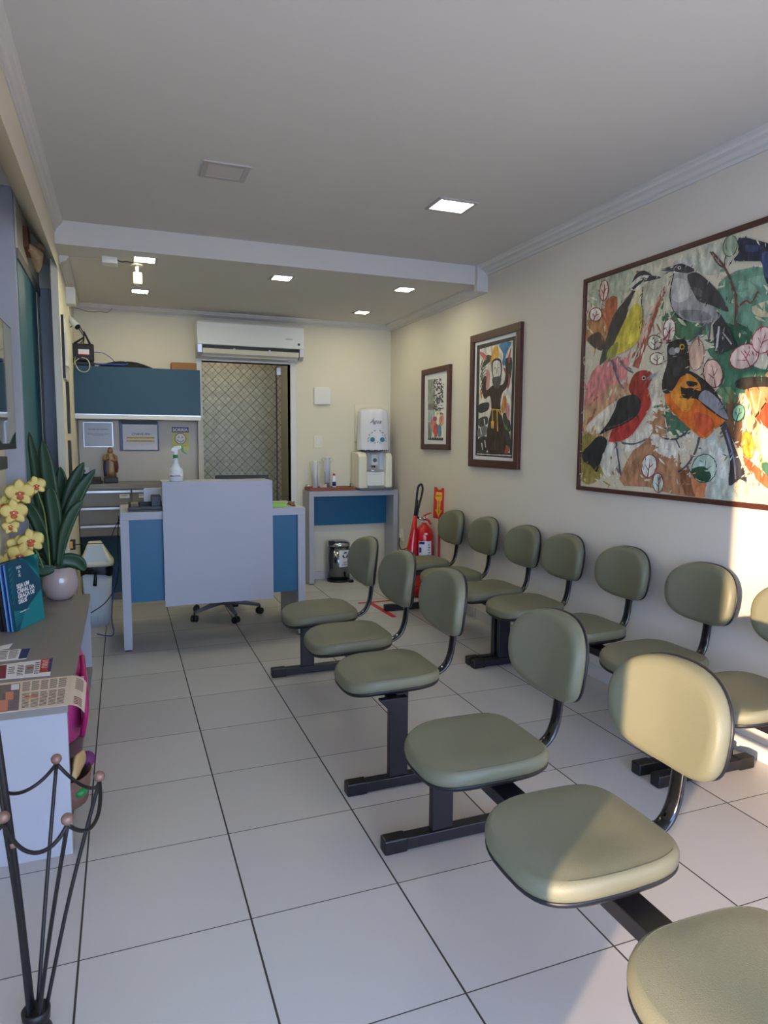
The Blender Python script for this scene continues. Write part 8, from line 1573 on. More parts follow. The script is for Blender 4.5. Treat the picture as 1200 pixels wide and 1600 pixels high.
('#d6d3cb',[(2.714,2.064),(2.718,2.063),(2.724,2.062),(2.731,2.061),(2.738,2.061),(2.749,2.062),(2.764,2.063),(2.777,2.064),(2.787,2.065),(2.788,2.060),(2.779,2.059),(2.765,2.057),(2.750,2.054),(2.736,2.053),(2.725,2.053),(2.716,2.054),(2.708,2.054),(2.703,2.055)]),
('#2c2d33',[(2.958,1.828),(2.948,1.825),(2.934,1.822),(2.918,1.819),(2.906,1.816),(2.896,1.814),(2.887,1.813),(2.881,1.813),(2.876,1.812),(2.873,1.817),(2.877,1.819),(2.883,1.820),(2.890,1.821),(2.899,1.823),(2.910,1.826),(2.924,1.830),(2.938,1.834),(2.947,1.836)]),
('#33364a',[(2.772,1.890),(2.768,1.887),(2.763,1.883),(2.759,1.879),(2.756,1.876),(2.756,1.874),(2.757,1.873),(2.758,1.871),(2.760,1.869),(2.748,1.866),(2.746,1.867),(2.743,1.869),(2.740,1.872),(2.738,1.876),(2.740,1.881),(2.744,1.885),(2.748,1.890),(2.750,1.893)]),
('#2c2d33',[(2.793,2.017),(2.783,2.016),(2.769,2.014),(2.754,2.012),(2.741,2.011),(2.731,2.011),(2.722,2.012),(2.715,2.013),(2.711,2.013),(2.715,2.019),(2.720,2.018),(2.727,2.018),(2.734,2.018),(2.741,2.019),(2.752,2.020),(2.766,2.022),(2.779,2.025),(2.788,2.026)]),
('#33364a',[(2.833,2.025),(2.828,2.021),(2.821,2.016),(2.813,2.011),(2.809,2.007),(2.807,2.004),(2.806,2.001),(2.806,1.999),(2.805,1.997),(2.792,1.996),(2.792,1.997),(2.790,2.000),(2.790,2.004),(2.792,2.008),(2.796,2.013),(2.803,2.019),(2.809,2.025),(2.813,2.028)]),
('#2c2d33',[(2.749,1.925),(2.750,1.924),(2.750,1.922),(2.751,1.921),(2.751,1.921),(2.754,1.920),(2.762,1.920),(2.770,1.921),(2.776,1.921),(2.777,1.916),(2.771,1.915),(2.762,1.914),(2.753,1.913),(2.744,1.913),(2.736,1.915),(2.732,1.917),(2.729,1.919),(2.728,1.921)]),
('#33364a',[(2.749,1.929),(2.751,1.927),(2.755,1.923),(2.759,1.920),(2.764,1.917),(2.771,1.915),(2.782,1.914),(2.793,1.913),(2.801,1.912),(2.796,1.906),(2.788,1.907),(2.777,1.907),(2.764,1.909),(2.752,1.911),(2.744,1.914),(2.737,1.918),(2.732,1.921),(2.728,1.924)]),
('#2c2d33',[(2.929,2.099),(2.927,2.096),(2.925,2.091),(2.924,2.087),(2.923,2.085),(2.925,2.083),(2.929,2.082),(2.934,2.080),(2.938,2.079),(2.929,2.074),(2.925,2.075),(2.918,2.076),(2.911,2.078),(2.905,2.081),(2.904,2.086),(2.904,2.091),(2.905,2.095),(2.905,2.098)]),
('#2c2d33',[(2.837,2.060),(2.832,2.056),(2.824,2.051),(2.816,2.046),(2.810,2.042),(2.807,2.039),(2.805,2.037),(2.804,2.034),(2.803,2.032),(2.791,2.032),(2.790,2.034),(2.790,2.036),(2.791,2.040),(2.794,2.044),(2.799,2.049),(2.806,2.055),(2.813,2.060),(2.818,2.064)]),
('#33364a',[(2.914,1.991),(2.904,1.989),(2.890,1.986),(2.874,1.983),(2.861,1.981),(2.850,1.980),(2.841,1.979),(2.834,1.979),(2.829,1.979),(2.830,1.985),(2.835,1.985),(2.841,1.986),(2.849,1.987),(2.857,1.988),(2.868,1.991),(2.883,1.994),(2.897,1.997),(2.906,2.000)]),
('#33364a',[(2.870,1.860),(2.865,1.857),(2.858,1.854),(2.851,1.851),(2.846,1.849),(2.844,1.848),(2.844,1.848),(2.844,1.847),(2.843,1.847),(2.830,1.845),(2.829,1.846),(2.828,1.847),(2.828,1.850),(2.831,1.852),(2.836,1.856),(2.842,1.859),(2.849,1.863),(2.853,1.866)]),
('#2c2d33',[(2.805,1.968),(2.796,1.966),(2.782,1.963),(2.767,1.960),(2.755,1.958),(2.745,1.957),(2.736,1.957),(2.730,1.956),(2.725,1.957),(2.726,1.962),(2.730,1.963),(2.736,1.963),(2.743,1.964),(2.751,1.965),(2.762,1.968),(2.775,1.971),(2.788,1.974),(2.797,1.977)]),
('#2c2d33',[(2.805,1.968),(2.808,1.966),(2.812,1.963),(2.816,1.961),(2.821,1.959),(2.829,1.959),(2.841,1.958),(2.852,1.958),(2.861,1.958),(2.859,1.952),(2.850,1.952),(2.838,1.951),(2.825,1.951),(2.813,1.952),(2.803,1.954),(2.795,1.957),(2.790,1.959),(2.786,1.961)]),
('#33364a',[(2.796,1.822),(2.796,1.818),(2.796,1.813),(2.796,1.808),(2.798,1.804),(2.802,1.801),(2.809,1.798),(2.816,1.796),(2.821,1.793),(2.812,1.789),(2.806,1.790),(2.798,1.793),(2.789,1.796),(2.781,1.800),(2.777,1.806),(2.775,1.811),(2.774,1.817),(2.773,1.820)]),
('#d6d3cb',[(2.881,1.857),(2.872,1.854),(2.859,1.851),(2.846,1.847),(2.835,1.844),(2.826,1.842),(2.819,1.840),(2.814,1.839),(2.810,1.839),(2.805,1.843),(2.808,1.844),(2.813,1.846),(2.819,1.848),(2.826,1.850),(2.836,1.853),(2.849,1.858),(2.861,1.862),(2.869,1.865)]),
('#2c2d33',[(2.783,1.995),(2.784,1.993),(2.784,1.991),(2.785,1.990),(2.785,1.989),(2.789,1.989),(2.797,1.989),(2.806,1.989),(2.812,1.990),(2.812,1.984),(2.806,1.983),(2.797,1.982),(2.787,1.982),(2.777,1.982),(2.770,1.984),(2.765,1.986),(2.763,1.989),(2.761,1.990)]),
('#33364a',[(2.820,2.095),(2.814,2.092),(2.806,2.087),(2.797,2.083),(2.791,2.080),(2.788,2.078),(2.786,2.076),(2.785,2.075),(2.784,2.073),(2.771,2.074),(2.771,2.075),(2.772,2.077),(2.773,2.079),(2.776,2.083),(2.782,2.087),(2.790,2.092),(2.797,2.096),(2.802,2.100)]),
('#33364a',[(2.783,1.918),(2.781,1.915),(2.777,1.911),(2.774,1.906),(2.773,1.903),(2.773,1.902),(2.776,1.900),(2.779,1.898),(2.781,1.896),(2.771,1.892),(2.768,1.893),(2.763,1.895),(2.758,1.898),(2.755,1.902),(2.755,1.907),(2.757,1.912),(2.760,1.916),(2.761,1.919)]),
('#2c2d33',[(2.746,1.991),(2.748,1.988),(2.752,1.984),(2.756,1.981),(2.761,1.978),(2.768,1.976),(2.779,1.974),(2.790,1.973),(2.797,1.972),(2.792,1.966),(2.784,1.967),(2.773,1.968),(2.760,1.969),(2.749,1.972),(2.740,1.975),(2.733,1.979),(2.729,1.983),(2.725,1.986)]),
('#33364a',[(2.826,1.918),(2.819,1.914),(2.809,1.909),(2.799,1.904),(2.792,1.899),(2.787,1.896),(2.783,1.893),(2.781,1.891),(2.779,1.889),(2.767,1.891),(2.768,1.893),(2.769,1.895),(2.772,1.899),(2.777,1.903),(2.784,1.908),(2.793,1.914),(2.802,1.919),(2.808,1.923)]),
('#33364a',[(2.756,1.921),(2.758,1.920),(2.761,1.918),(2.764,1.917),(2.767,1.916),(2.774,1.916),(2.784,1.917),(2.795,1.918),(2.802,1.918),(2.804,1.913),(2.796,1.912),(2.785,1.910),(2.774,1.909),(2.763,1.909),(2.753,1.909),(2.747,1.911),(2.742,1.913),(2.739,1.913)]),
('#2c2d33',[(2.846,1.961),(2.838,1.958),(2.825,1.955),(2.812,1.952),(2.802,1.949),(2.793,1.947),(2.786,1.946),(2.781,1.945),(2.778,1.945),(2.774,1.950),(2.778,1.951),(2.782,1.952),(2.788,1.954),(2.794,1.955),(2.804,1.958),(2.816,1.962),(2.827,1.966),(2.835,1.969)]),
('#d6d3cb',[(2.756,1.994),(2.752,1.991),(2.747,1.986),(2.741,1.981),(2.738,1.978),(2.737,1.976),(2.737,1.974),(2.738,1.972),(2.739,1.970),(2.727,1.967),(2.725,1.969),(2.723,1.971),(2.720,1.974),(2.721,1.978),(2.724,1.983),(2.728,1.988),(2.733,1.993),(2.736,1.997)]),
('#2c2d33',[(2.903,1.816),(2.895,1.813),(2.883,1.809),(2.871,1.805),(2.861,1.802),(2.853,1.800),(2.847,1.799),(2.843,1.797),(2.839,1.797),(2.832,1.801),(2.835,1.802),(2.838,1.804),(2.844,1.806),(2.850,1.808),(2.859,1.812),(2.871,1.816),(2.882,1.820),(2.889,1.823)]),
('#2c2d33',[(2.896,1.905),(2.897,1.904),(2.899,1.902),(2.900,1.901),(2.901,1.900),(2.907,1.900),(2.916,1.901),(2.926,1.901),(2.933,1.901),(2.933,1.896),(2.927,1.895),(2.917,1.894),(2.906,1.893),(2.896,1.893),(2.887,1.894),(2.881,1.896),(2.878,1.898),(2.875,1.899)]),
('#2c2d33',[(2.885,1.999),(2.879,1.998),(2.871,1.997),(2.862,1.995),(2.854,1.994),(2.846,1.995),(2.842,1.997),(2.842,1.999),(2.842,1.999),(2.854,2.002),(2.856,2.001),(2.856,2.001),(2.855,2.002),(2.853,2.002),(2.857,2.003),(2.864,2.005),(2.871,2.007),(2.877,2.008)]),
('#33364a',[(2.760,1.848),(2.761,1.847),(2.761,1.845),(2.761,1.845),(2.760,1.845),(2.765,1.845),(2.773,1.845),(2.781,1.847),(2.787,1.847),(2.790,1.842),(2.784,1.841),(2.776,1.839),(2.766,1.838),(2.757,1.837),(2.749,1.838),(2.744,1.840),(2.741,1.842),(2.740,1.842)]),
('#2c2d33',[(2.836,1.791),(2.827,1.790),(2.813,1.787),(2.798,1.785),(2.785,1.783),(2.775,1.782),(2.766,1.782),(2.760,1.782),(2.755,1.782),(2.756,1.788),(2.760,1.788),(2.766,1.788),(2.773,1.789),(2.781,1.790),(2.792,1.792),(2.806,1.795),(2.819,1.798),(2.828,1.800)]),
('#2c2d33',[(2.883,1.955),(2.884,1.953),(2.885,1.951),(2.885,1.950),(2.885,1.950),(2.889,1.950),(2.897,1.950),(2.906,1.951),(2.912,1.951),(2.913,1.945),(2.907,1.944),(2.898,1.943),(2.888,1.942),(2.878,1.942),(2.870,1.944),(2.865,1.946),(2.863,1.948),(2.861,1.950)]),
('#33364a',[(2.752,1.885),(2.752,1.883),(2.753,1.881),(2.754,1.880),(2.754,1.880),(2.758,1.880),(2.766,1.880),(2.774,1.880),(2.780,1.880),(2.781,1.875),(2.775,1.874),(2.766,1.873),(2.756,1.872),(2.747,1.872),(2.739,1.874),(2.735,1.877),(2.732,1.879),(2.730,1.880)]),
('#33364a',[(2.818,1.999),(2.812,1.997),(2.803,1.994),(2.795,1.990),(2.788,1.988),(2.784,1.987),(2.782,1.986),(2.781,1.986),(2.779,1.985),(2.769,1.988),(2.770,1.989),(2.771,1.990),(2.773,1.991),(2.776,1.993),(2.782,1.996),(2.790,2.000),(2.798,2.003),(2.803,2.006)]),
('#2c2d33',[(2.777,1.979),(2.772,1.975),(2.765,1.970),(2.758,1.965),(2.753,1.960),(2.751,1.958),(2.750,1.955),(2.750,1.952),(2.750,1.950),(2.737,1.949),(2.736,1.951),(2.735,1.954),(2.735,1.957),(2.736,1.962),(2.741,1.967),(2.747,1.973),(2.753,1.979),(2.757,1.982)]),
('#33364a',[(2.876,1.924),(2.868,1.921),(2.857,1.917),(2.845,1.912),(2.836,1.908),(2.829,1.905),(2.824,1.903),(2.820,1.901),(2.817,1.899),(2.807,1.902),(2.809,1.904),(2.812,1.906),(2.817,1.909),(2.823,1.913),(2.832,1.917),(2.843,1.922),(2.853,1.927),(2.860,1.931)]),
('#2c2d33',[(2.818,1.918),(2.812,1.914),(2.804,1.909),(2.795,1.903),(2.789,1.898),(2.786,1.895),(2.784,1.892),(2.782,1.889),(2.781,1.887),(2.768,1.887),(2.768,1.889),(2.768,1.892),(2.770,1.896),(2.773,1.901),(2.779,1.906),(2.787,1.912),(2.794,1.918),(2.799,1.922)]),
('#2c2d33',[(2.863,2.078),(2.868,2.077),(2.874,2.076),(2.882,2.075),(2.890,2.075),(2.901,2.076),(2.916,2.077),(2.931,2.079),(2.941,2.080),(2.942,2.074),(2.933,2.073),(2.918,2.071),(2.902,2.068),(2.888,2.067),(2.876,2.067),(2.866,2.067),(2.858,2.068),(2.853,2.068)]),
('#d6d3cb',[(2.838,1.995),(2.831,1.994),(2.822,1.991),(2.812,1.989),(2.803,1.988),(2.796,1.987),(2.791,1.987),(2.788,1.988),(2.787,1.988),(2.793,1.994),(2.795,1.994),(2.796,1.994),(2.796,1.994),(2.798,1.995),(2.804,1.996),(2.813,1.999),(2.822,2.002),(2.828,2.003)]),
('#d6d3cb',[(2.809,1.951),(2.807,1.949),(2.804,1.946),(2.802,1.944),(2.801,1.943),(2.800,1.943),(2.803,1.943),(2.807,1.942),(2.810,1.941),(2.806,1.936),(2.802,1.936),(2.797,1.936),(2.790,1.937),(2.784,1.940),(2.783,1.944),(2.784,1.947),(2.786,1.951),(2.787,1.953)]),
('#2c2d33',[(2.946,2.056),(2.939,2.054),(2.928,2.052),(2.916,2.050),(2.906,2.049),(2.898,2.048),(2.892,2.049),(2.888,2.050),(2.887,2.050),(2.893,2.056),(2.895,2.056),(2.898,2.056),(2.901,2.056),(2.904,2.056),(2.911,2.058),(2.921,2.060),(2.931,2.063),(2.938,2.065)]),
('#2c2d33',[(2.921,2.030),(2.921,2.028),(2.921,2.025),(2.921,2.023),(2.921,2.022),(2.922,2.022),(2.929,2.021),(2.936,2.021),(2.941,2.021),(2.938,2.015),(2.933,2.015),(2.925,2.014),(2.916,2.014),(2.907,2.016),(2.902,2.019),(2.899,2.022),(2.898,2.025),(2.898,2.027)]),
('#d6d3cb',[(2.891,2.021),(2.894,2.020),(2.897,2.017),(2.901,2.015),(2.905,2.014),(2.912,2.014),(2.924,2.014),(2.935,2.014),(2.943,2.014),(2.942,2.009),(2.934,2.008),(2.922,2.007),(2.909,2.006),(2.898,2.007),(2.888,2.008),(2.881,2.010),(2.875,2.013),(2.872,2.014)]),
('#2c2d33',[(2.753,1.896),(2.757,1.895),(2.762,1.893),(2.768,1.892),(2.775,1.891),(2.785,1.891),(2.799,1.892),(2.812,1.893),(2.821,1.893),(2.822,1.888),(2.813,1.887),(2.800,1.885),(2.785,1.884),(2.772,1.883),(2.761,1.884),(2.752,1.885),(2.745,1.886),(2.740,1.887)]),
('#33364a',[(2.808,1.891),(2.809,1.889),(2.809,1.885),(2.811,1.882),(2.812,1.880),(2.816,1.879),(2.824,1.877),(2.832,1.876),(2.837,1.875),(2.832,1.869),(2.826,1.870),(2.817,1.871),(2.807,1.872),(2.798,1.874),(2.792,1.878),(2.789,1.882),(2.787,1.886),(2.785,1.888)]),
('#d6d3cb',[(2.904,1.845),(2.901,1.843),(2.896,1.840),(2.893,1.837),(2.891,1.835),(2.890,1.836),(2.890,1.836),(2.893,1.835),(2.895,1.834),(2.888,1.829),(2.885,1.829),(2.881,1.830),(2.875,1.831),(2.872,1.835),(2.874,1.839),(2.877,1.843),(2.881,1.846),(2.883,1.849)]),
('#2c2d33',[(2.900,1.837),(2.897,1.834),(2.894,1.829),(2.890,1.825),(2.889,1.822),(2.889,1.820),(2.891,1.818),(2.894,1.816),(2.896,1.814),(2.885,1.811),(2.882,1.812),(2.878,1.814),(2.873,1.817),(2.870,1.821),(2.871,1.826),(2.873,1.831),(2.876,1.836),(2.878,1.839)]),
('#2c2d33',[(2.782,1.996),(2.777,1.993),(2.771,1.989),(2.765,1.985),(2.761,1.982),(2.759,1.981),(2.759,1.980),(2.759,1.978),(2.759,1.977),(2.747,1.975),(2.746,1.976),(2.744,1.977),(2.743,1.980),(2.744,1.984),(2.748,1.988),(2.754,1.993),(2.759,1.997),(2.763,2.000)]),
('#2c2d33',[(2.901,1.900),(2.894,1.897),(2.884,1.892),(2.874,1.887),(2.867,1.883),(2.862,1.881),(2.859,1.878),(2.856,1.876),(2.854,1.875),(2.842,1.876),(2.843,1.878),(2.845,1.880),(2.847,1.883),(2.852,1.887),(2.859,1.892),(2.868,1.897),(2.877,1.902),(2.883,1.906)]),
('#2c2d33',[(2.885,1.844),(2.885,1.842),(2.885,1.840),(2.886,1.838),(2.886,1.837),(2.889,1.837),(2.897,1.837),(2.905,1.837),(2.911,1.837),(2.910,1.831),(2.904,1.830),(2.895,1.830),(2.886,1.830),(2.876,1.830),(2.869,1.833),(2.865,1.836),(2.863,1.839),(2.861,1.840)]),
('#33364a',[(2.869,1.881),(2.861,1.878),(2.849,1.875),(2.836,1.871),(2.826,1.867),(2.818,1.865),(2.812,1.864),(2.807,1.863),(2.803,1.862),(2.797,1.866),(2.800,1.867),(2.804,1.869),(2.809,1.871),(2.816,1.873),(2.825,1.877),(2.837,1.881),(2.849,1.885),(2.856,1.889)]),
('#33364a',[(2.873,2.048),(2.870,2.046),(2.867,2.042),(2.864,2.039),(2.862,2.038),(2.862,2.037),(2.864,2.037),(2.867,2.036),(2.869,2.035),(2.862,2.030),(2.859,2.030),(2.854,2.031),(2.848,2.032),(2.844,2.036),(2.845,2.040),(2.847,2.044),(2.850,2.048),(2.851,2.050)]),
('#33364a',[(2.830,1.824),(2.824,1.821),(2.815,1.817),(2.806,1.813),(2.799,1.809),(2.796,1.807),(2.793,1.805),(2.791,1.803),(2.789,1.802),(2.777,1.803),(2.778,1.805),(2.779,1.807),(2.781,1.810),(2.785,1.813),(2.791,1.817),(2.799,1.822),(2.807,1.827),(2.813,1.830)]),
('#2c2d33',[(2.818,2.086),(2.816,2.083),(2.814,2.080),(2.813,2.077),(2.813,2.076),(2.814,2.075),(2.817,2.074),(2.823,2.073),(2.826,2.072),(2.821,2.067),(2.816,2.067),(2.810,2.067),(2.803,2.069),(2.796,2.071),(2.794,2.075),(2.794,2.079),(2.795,2.083),(2.795,2.085)]),
('#2c2d33',[(2.754,1.953),(2.757,1.950),(2.761,1.948),(2.765,1.945),(2.770,1.943),(2.778,1.942),(2.789,1.941),(2.800,1.941),(2.808,1.940),(2.805,1.935),(2.797,1.935),(2.786,1.935),(2.773,1.935),(2.761,1.936),(2.751,1.938),(2.744,1.942),(2.739,1.944),(2.735,1.946)]),
('#2c2d33',[(2.731,1.825),(2.733,1.824),(2.737,1.821),(2.740,1.819),(2.744,1.818),(2.752,1.818),(2.763,1.817),(2.774,1.817),(2.782,1.817),(2.781,1.812),(2.773,1.811),(2.762,1.811),(2.749,1.810),(2.738,1.811),(2.728,1.812),(2.721,1.815),(2.716,1.817),(2.713,1.819)]),
('#2c2d33',[(2.792,1.934),(2.794,1.933),(2.796,1.932),(2.797,1.931),(2.799,1.931),(2.805,1.931),(2.815,1.932),(2.825,1.933),(2.832,1.934),(2.835,1.929),(2.829,1.928),(2.819,1.926),(2.808,1.924),(2.798,1.923),(2.789,1.923),(2.783,1.924),(2.779,1.925),(2.776,1.925)]),
('#d6d3cb',[(2.906,2.098),(2.903,2.094),(2.899,2.089),(2.896,2.083),(2.894,2.079),(2.895,2.076),(2.898,2.073),(2.901,2.070),(2.903,2.068),(2.892,2.065),(2.888,2.066),(2.884,2.069),(2.879,2.072),(2.876,2.077),(2.876,2.083),(2.878,2.089),(2.881,2.094),(2.882,2.098)]),
('#d6d3cb',[(2.942,1.902),(2.936,1.899),(2.928,1.894),(2.920,1.890),(2.914,1.886),(2.911,1.884),(2.909,1.882),(2.908,1.880),(2.907,1.879),(2.894,1.879),(2.893,1.880),(2.893,1.882),(2.894,1.885),(2.897,1.889),(2.903,1.894),(2.911,1.899),(2.918,1.903),(2.923,1.907)]),
('#2c2d33',[(2.765,2.055),(2.769,2.054),(2.774,2.053),(2.780,2.053),(2.786,2.052),(2.796,2.053),(2.810,2.054),(2.823,2.056),(2.832,2.057),(2.833,2.051),(2.825,2.050),(2.812,2.048),(2.797,2.046),(2.785,2.044),(2.774,2.044),(2.765,2.045),(2.758,2.046),(2.754,2.046)]),
('#2c2d33',[(2.951,2.041),(2.943,2.037),(2.931,2.032),(2.920,2.026),(2.911,2.022),(2.905,2.019),(2.900,2.016),(2.896,2.014),(2.893,2.012),(2.881,2.014),(2.883,2.016),(2.886,2.019),(2.891,2.022),(2.897,2.026),(2.905,2.031),(2.916,2.037),(2.926,2.043),(2.933,2.046)]),
('#2c2d33',[(2.947,1.889),(2.941,1.887),(2.932,1.884),(2.923,1.881),(2.917,1.879),(2.913,1.877),(2.911,1.877),(2.909,1.877),(2.908,1.877),(2.899,1.880),(2.900,1.881),(2.900,1.881),(2.902,1.883),(2.905,1.884),(2.911,1.887),(2.919,1.890),(2.927,1.893),(2.933,1.896)]),
('#2c2d33',[(2.792,2.008),(2.788,2.005),(2.781,2.000),(2.774,1.995),(2.770,1.992),(2.768,1.990),(2.767,1.988),(2.767,1.986),(2.767,1.984),(2.754,1.983),(2.753,1.984),(2.752,1.986),(2.751,1.989),(2.753,1.993),(2.757,1.998),(2.763,2.003),(2.769,2.008),(2.773,2.012)]),
('#2c2d33',[(2.925,1.945),(2.917,1.944),(2.906,1.942),(2.894,1.940),(2.883,1.938),(2.875,1.937),(2.868,1.938),(2.864,1.938),(2.861,1.939),(2.865,1.944),(2.868,1.944),(2.872,1.944),(2.875,1.945),(2.880,1.945),(2.888,1.947),(2.899,1.950),(2.910,1.952),(2.917,1.954)]),
('#2c2d33',[(2.854,2.012),(2.847,2.009),(2.836,2.005),(2.824,2.001),(2.815,1.998),(2.808,1.996),(2.803,1.994),(2.800,1.993),(2.797,1.992),(2.789,1.996),(2.791,1.997),(2.794,1.998),(2.798,2.001),(2.804,2.003),(2.812,2.007),(2.823,2.011),(2.833,2.016),(2.840,2.019)]),
('#2c2d33',[(2.867,2.097),(2.871,2.095),(2.876,2.093),(2.882,2.091),(2.889,2.090),(2.899,2.089),(2.913,2.089),(2.926,2.090),(2.935,2.090),(2.934,2.084),(2.925,2.083),(2.911,2.082),(2.896,2.082),(2.882,2.082),(2.871,2.083),(2.862,2.085),(2.855,2.087),(2.850,2.088)]),
('#33364a',[(2.824,1.824),(2.829,1.822),(2.834,1.821),(2.841,1.819),(2.848,1.818),(2.859,1.818),(2.873,1.819),(2.887,1.819),(2.897,1.820),(2.898,1.814),(2.888,1.813),(2.874,1.812),(2.859,1.811),(2.845,1.810),(2.833,1.811),(2.824,1.812),(2.817,1.814),(2.812,1.815)]),
('#2c2d33',[(2.891,1.913),(2.884,1.910),(2.875,1.906),(2.865,1.902),(2.858,1.899),(2.854,1.897),(2.851,1.896),(2.849,1.895),(2.847,1.894),(2.836,1.897),(2.837,1.898),(2.838,1.899),(2.841,1.901),(2.845,1.904),(2.852,1.908),(2.861,1.912),(2.869,1.916),(2.875,1.919)]),
('#2c2d33',[(2.842,1.920),(2.842,1.917),(2.842,1.913),(2.842,1.909),(2.844,1.907),(2.848,1.905),(2.854,1.903),(2.862,1.901),(2.867,1.900),(2.860,1.895),(2.854,1.895),(2.846,1.897),(2.836,1.899),(2.828,1.902),(2.823,1.906),(2.821,1.911),(2.820,1.915),(2.818,1.918)]),
('#d6d3cb',[(2.927,1.797),(2.921,1.795),(2.913,1.793),(2.904,1.791),(2.898,1.789),(2.893,1.788),(2.888,1.788),(2.885,1.789),(2.885,1.789),(2.890,1.795),(2.892,1.795),(2.889,1.795),(2.887,1.795),(2.889,1.796),(2.894,1.798),(2.901,1.800),(2.909,1.803),(2.914,1.805)]),
('#2c2d33',[(2.782,2.015),(2.775,2.013),(2.764,2.009),(2.754,2.005),(2.745,2.002),(2.739,2.000),(2.735,1.998),(2.732,1.997),(2.729,1.996),(2.721,2.000),(2.723,2.001),(2.725,2.002),(2.729,2.004),(2.734,2.007),(2.742,2.010),(2.752,2.015),(2.761,2.019),(2.768,2.022)]),
('#2c2d33',[(2.813,2.094),(2.811,2.091),(2.808,2.088),(2.806,2.084),(2.805,2.083),(2.805,2.083),(2.807,2.082),(2.811,2.081),(2.814,2.080),(2.807,2.075),(2.804,2.075),(2.799,2.075),(2.792,2.077),(2.787,2.080),(2.787,2.084),(2.788,2.088),(2.790,2.092),(2.791,2.094)]),
('#2c2d33',[(2.919,1.842),(2.909,1.840),(2.895,1.837),(2.880,1.834),(2.867,1.831),(2.857,1.830),(2.848,1.829),(2.841,1.828),(2.837,1.828),(2.835,1.833),(2.839,1.834),(2.845,1.835),(2.853,1.837),(2.861,1.838),(2.872,1.841),(2.886,1.845),(2.900,1.849),(2.909,1.851)]),
('#d6d3cb',[(2.795,1.916),(2.787,1.914),(2.775,1.910),(2.763,1.907),(2.752,1.904),(2.744,1.903),(2.738,1.901),(2.733,1.901),(2.730,1.900),(2.726,1.905),(2.729,1.906),(2.733,1.907),(2.738,1.909),(2.744,1.911),(2.754,1.914),(2.765,1.917),(2.776,1.921),(2.784,1.924)]),
('#d6d3cb',[(2.737,1.874),(2.739,1.871),(2.741,1.867),(2.744,1.864),(2.747,1.861),(2.754,1.859),(2.763,1.857),(2.773,1.856),(2.779,1.855),(2.775,1.850),(2.767,1.850),(2.757,1.851),(2.745,1.853),(2.735,1.855),(2.727,1.859),(2.722,1.863),(2.718,1.867),(2.715,1.869)]),
('#2c2d33',[(2.872,1.928),(2.871,1.925),(2.870,1.920),(2.870,1.916),(2.872,1.912),(2.875,1.910),(2.881,1.908),(2.887,1.905),(2.892,1.904),(2.883,1.899),(2.878,1.900),(2.870,1.902),(2.861,1.905),(2.854,1.908),(2.851,1.913),(2.849,1.919),(2.849,1.923),(2.848,1.926)]),
('#2c2d33',[(2.741,2.039),(2.740,2.038),(2.739,2.035),(2.738,2.034),(2.737,2.034),(2.738,2.034),(2.743,2.033),(2.749,2.034),(2.753,2.033),(2.752,2.028),(2.748,2.027),(2.741,2.027),(2.733,2.026),(2.725,2.027),(2.720,2.031),(2.719,2.034),(2.719,2.037),(2.718,2.038)]),
('#2c2d33',[(2.736,1.882),(2.737,1.881),(2.736,1.880),(2.735,1.880),(2.733,1.880),(2.736,1.880),(2.744,1.881),(2.752,1.882),(2.757,1.883),(2.761,1.878),(2.756,1.877),(2.748,1.875),(2.739,1.873),(2.731,1.872),(2.723,1.873),(2.718,1.875),(2.716,1.877),(2.715,1.877)]),
('#d6d3cb',[(2.784,1.891),(2.784,1.890),(2.784,1.888),(2.784,1.887),(2.783,1.887),(2.785,1.887),(2.792,1.887),(2.799,1.887),(2.804,1.887),(2.805,1.882),(2.800,1.881),(2.792,1.880),(2.783,1.879),(2.774,1.880),(2.767,1.882),(2.764,1.885),(2.763,1.887),(2.761,1.889)]),
('#2c2d33',[(2.777,1.980),(2.776,1.977),(2.774,1.973),(2.772,1.969),(2.772,1.966),(2.774,1.965),(2.778,1.963),(2.783,1.962),(2.786,1.960),(2.778,1.955),(2.774,1.956),(2.768,1.958),(2.761,1.960),(2.755,1.963),(2.753,1.968),(2.753,1.972),(2.754,1.977),(2.754,1.980)]),
('#2c2d33',[(2.832,1.877),(2.835,1.875),(2.838,1.872),(2.842,1.869),(2.847,1.868),(2.855,1.866),(2.866,1.866),(2.877,1.865),(2.885,1.865),(2.883,1.859),(2.875,1.859),(2.863,1.859),(2.850,1.859),(2.838,1.860),(2.828,1.863),(2.821,1.866),(2.816,1.869),(2.812,1.870)]),
('#d6d3cb',[(2.916,1.994),(2.910,1.991),(2.902,1.987),(2.894,1.984),(2.889,1.981),(2.886,1.979),(2.885,1.979),(2.884,1.978),(2.883,1.977),(2.870,1.977),(2.869,1.978),(2.869,1.979),(2.871,1.982),(2.874,1.984),(2.879,1.988),(2.887,1.992),(2.894,1.996),(2.899,1.999)]),
('#2c2d33',[(2.765,1.892),(2.760,1.889),(2.754,1.885),(2.747,1.881),(2.743,1.877),(2.741,1.875),(2.740,1.874),(2.740,1.872),(2.740,1.871),(2.728,1.869),(2.727,1.870),(2.725,1.873),(2.725,1.875),(2.726,1.879),(2.731,1.884),(2.736,1.889),(2.742,1.893),(2.746,1.897)]),
('#d6d3cb',[(2.777,2.042),(2.771,2.038),(2.762,2.032),(2.753,2.026),(2.746,2.022),(2.742,2.018),(2.740,2.015),(2.738,2.012),(2.736,2.010),(2.724,2.010),(2.724,2.012),(2.725,2.015),(2.727,2.019),(2.731,2.024),(2.737,2.030),(2.745,2.036),(2.753,2.042),(2.758,2.046)]),
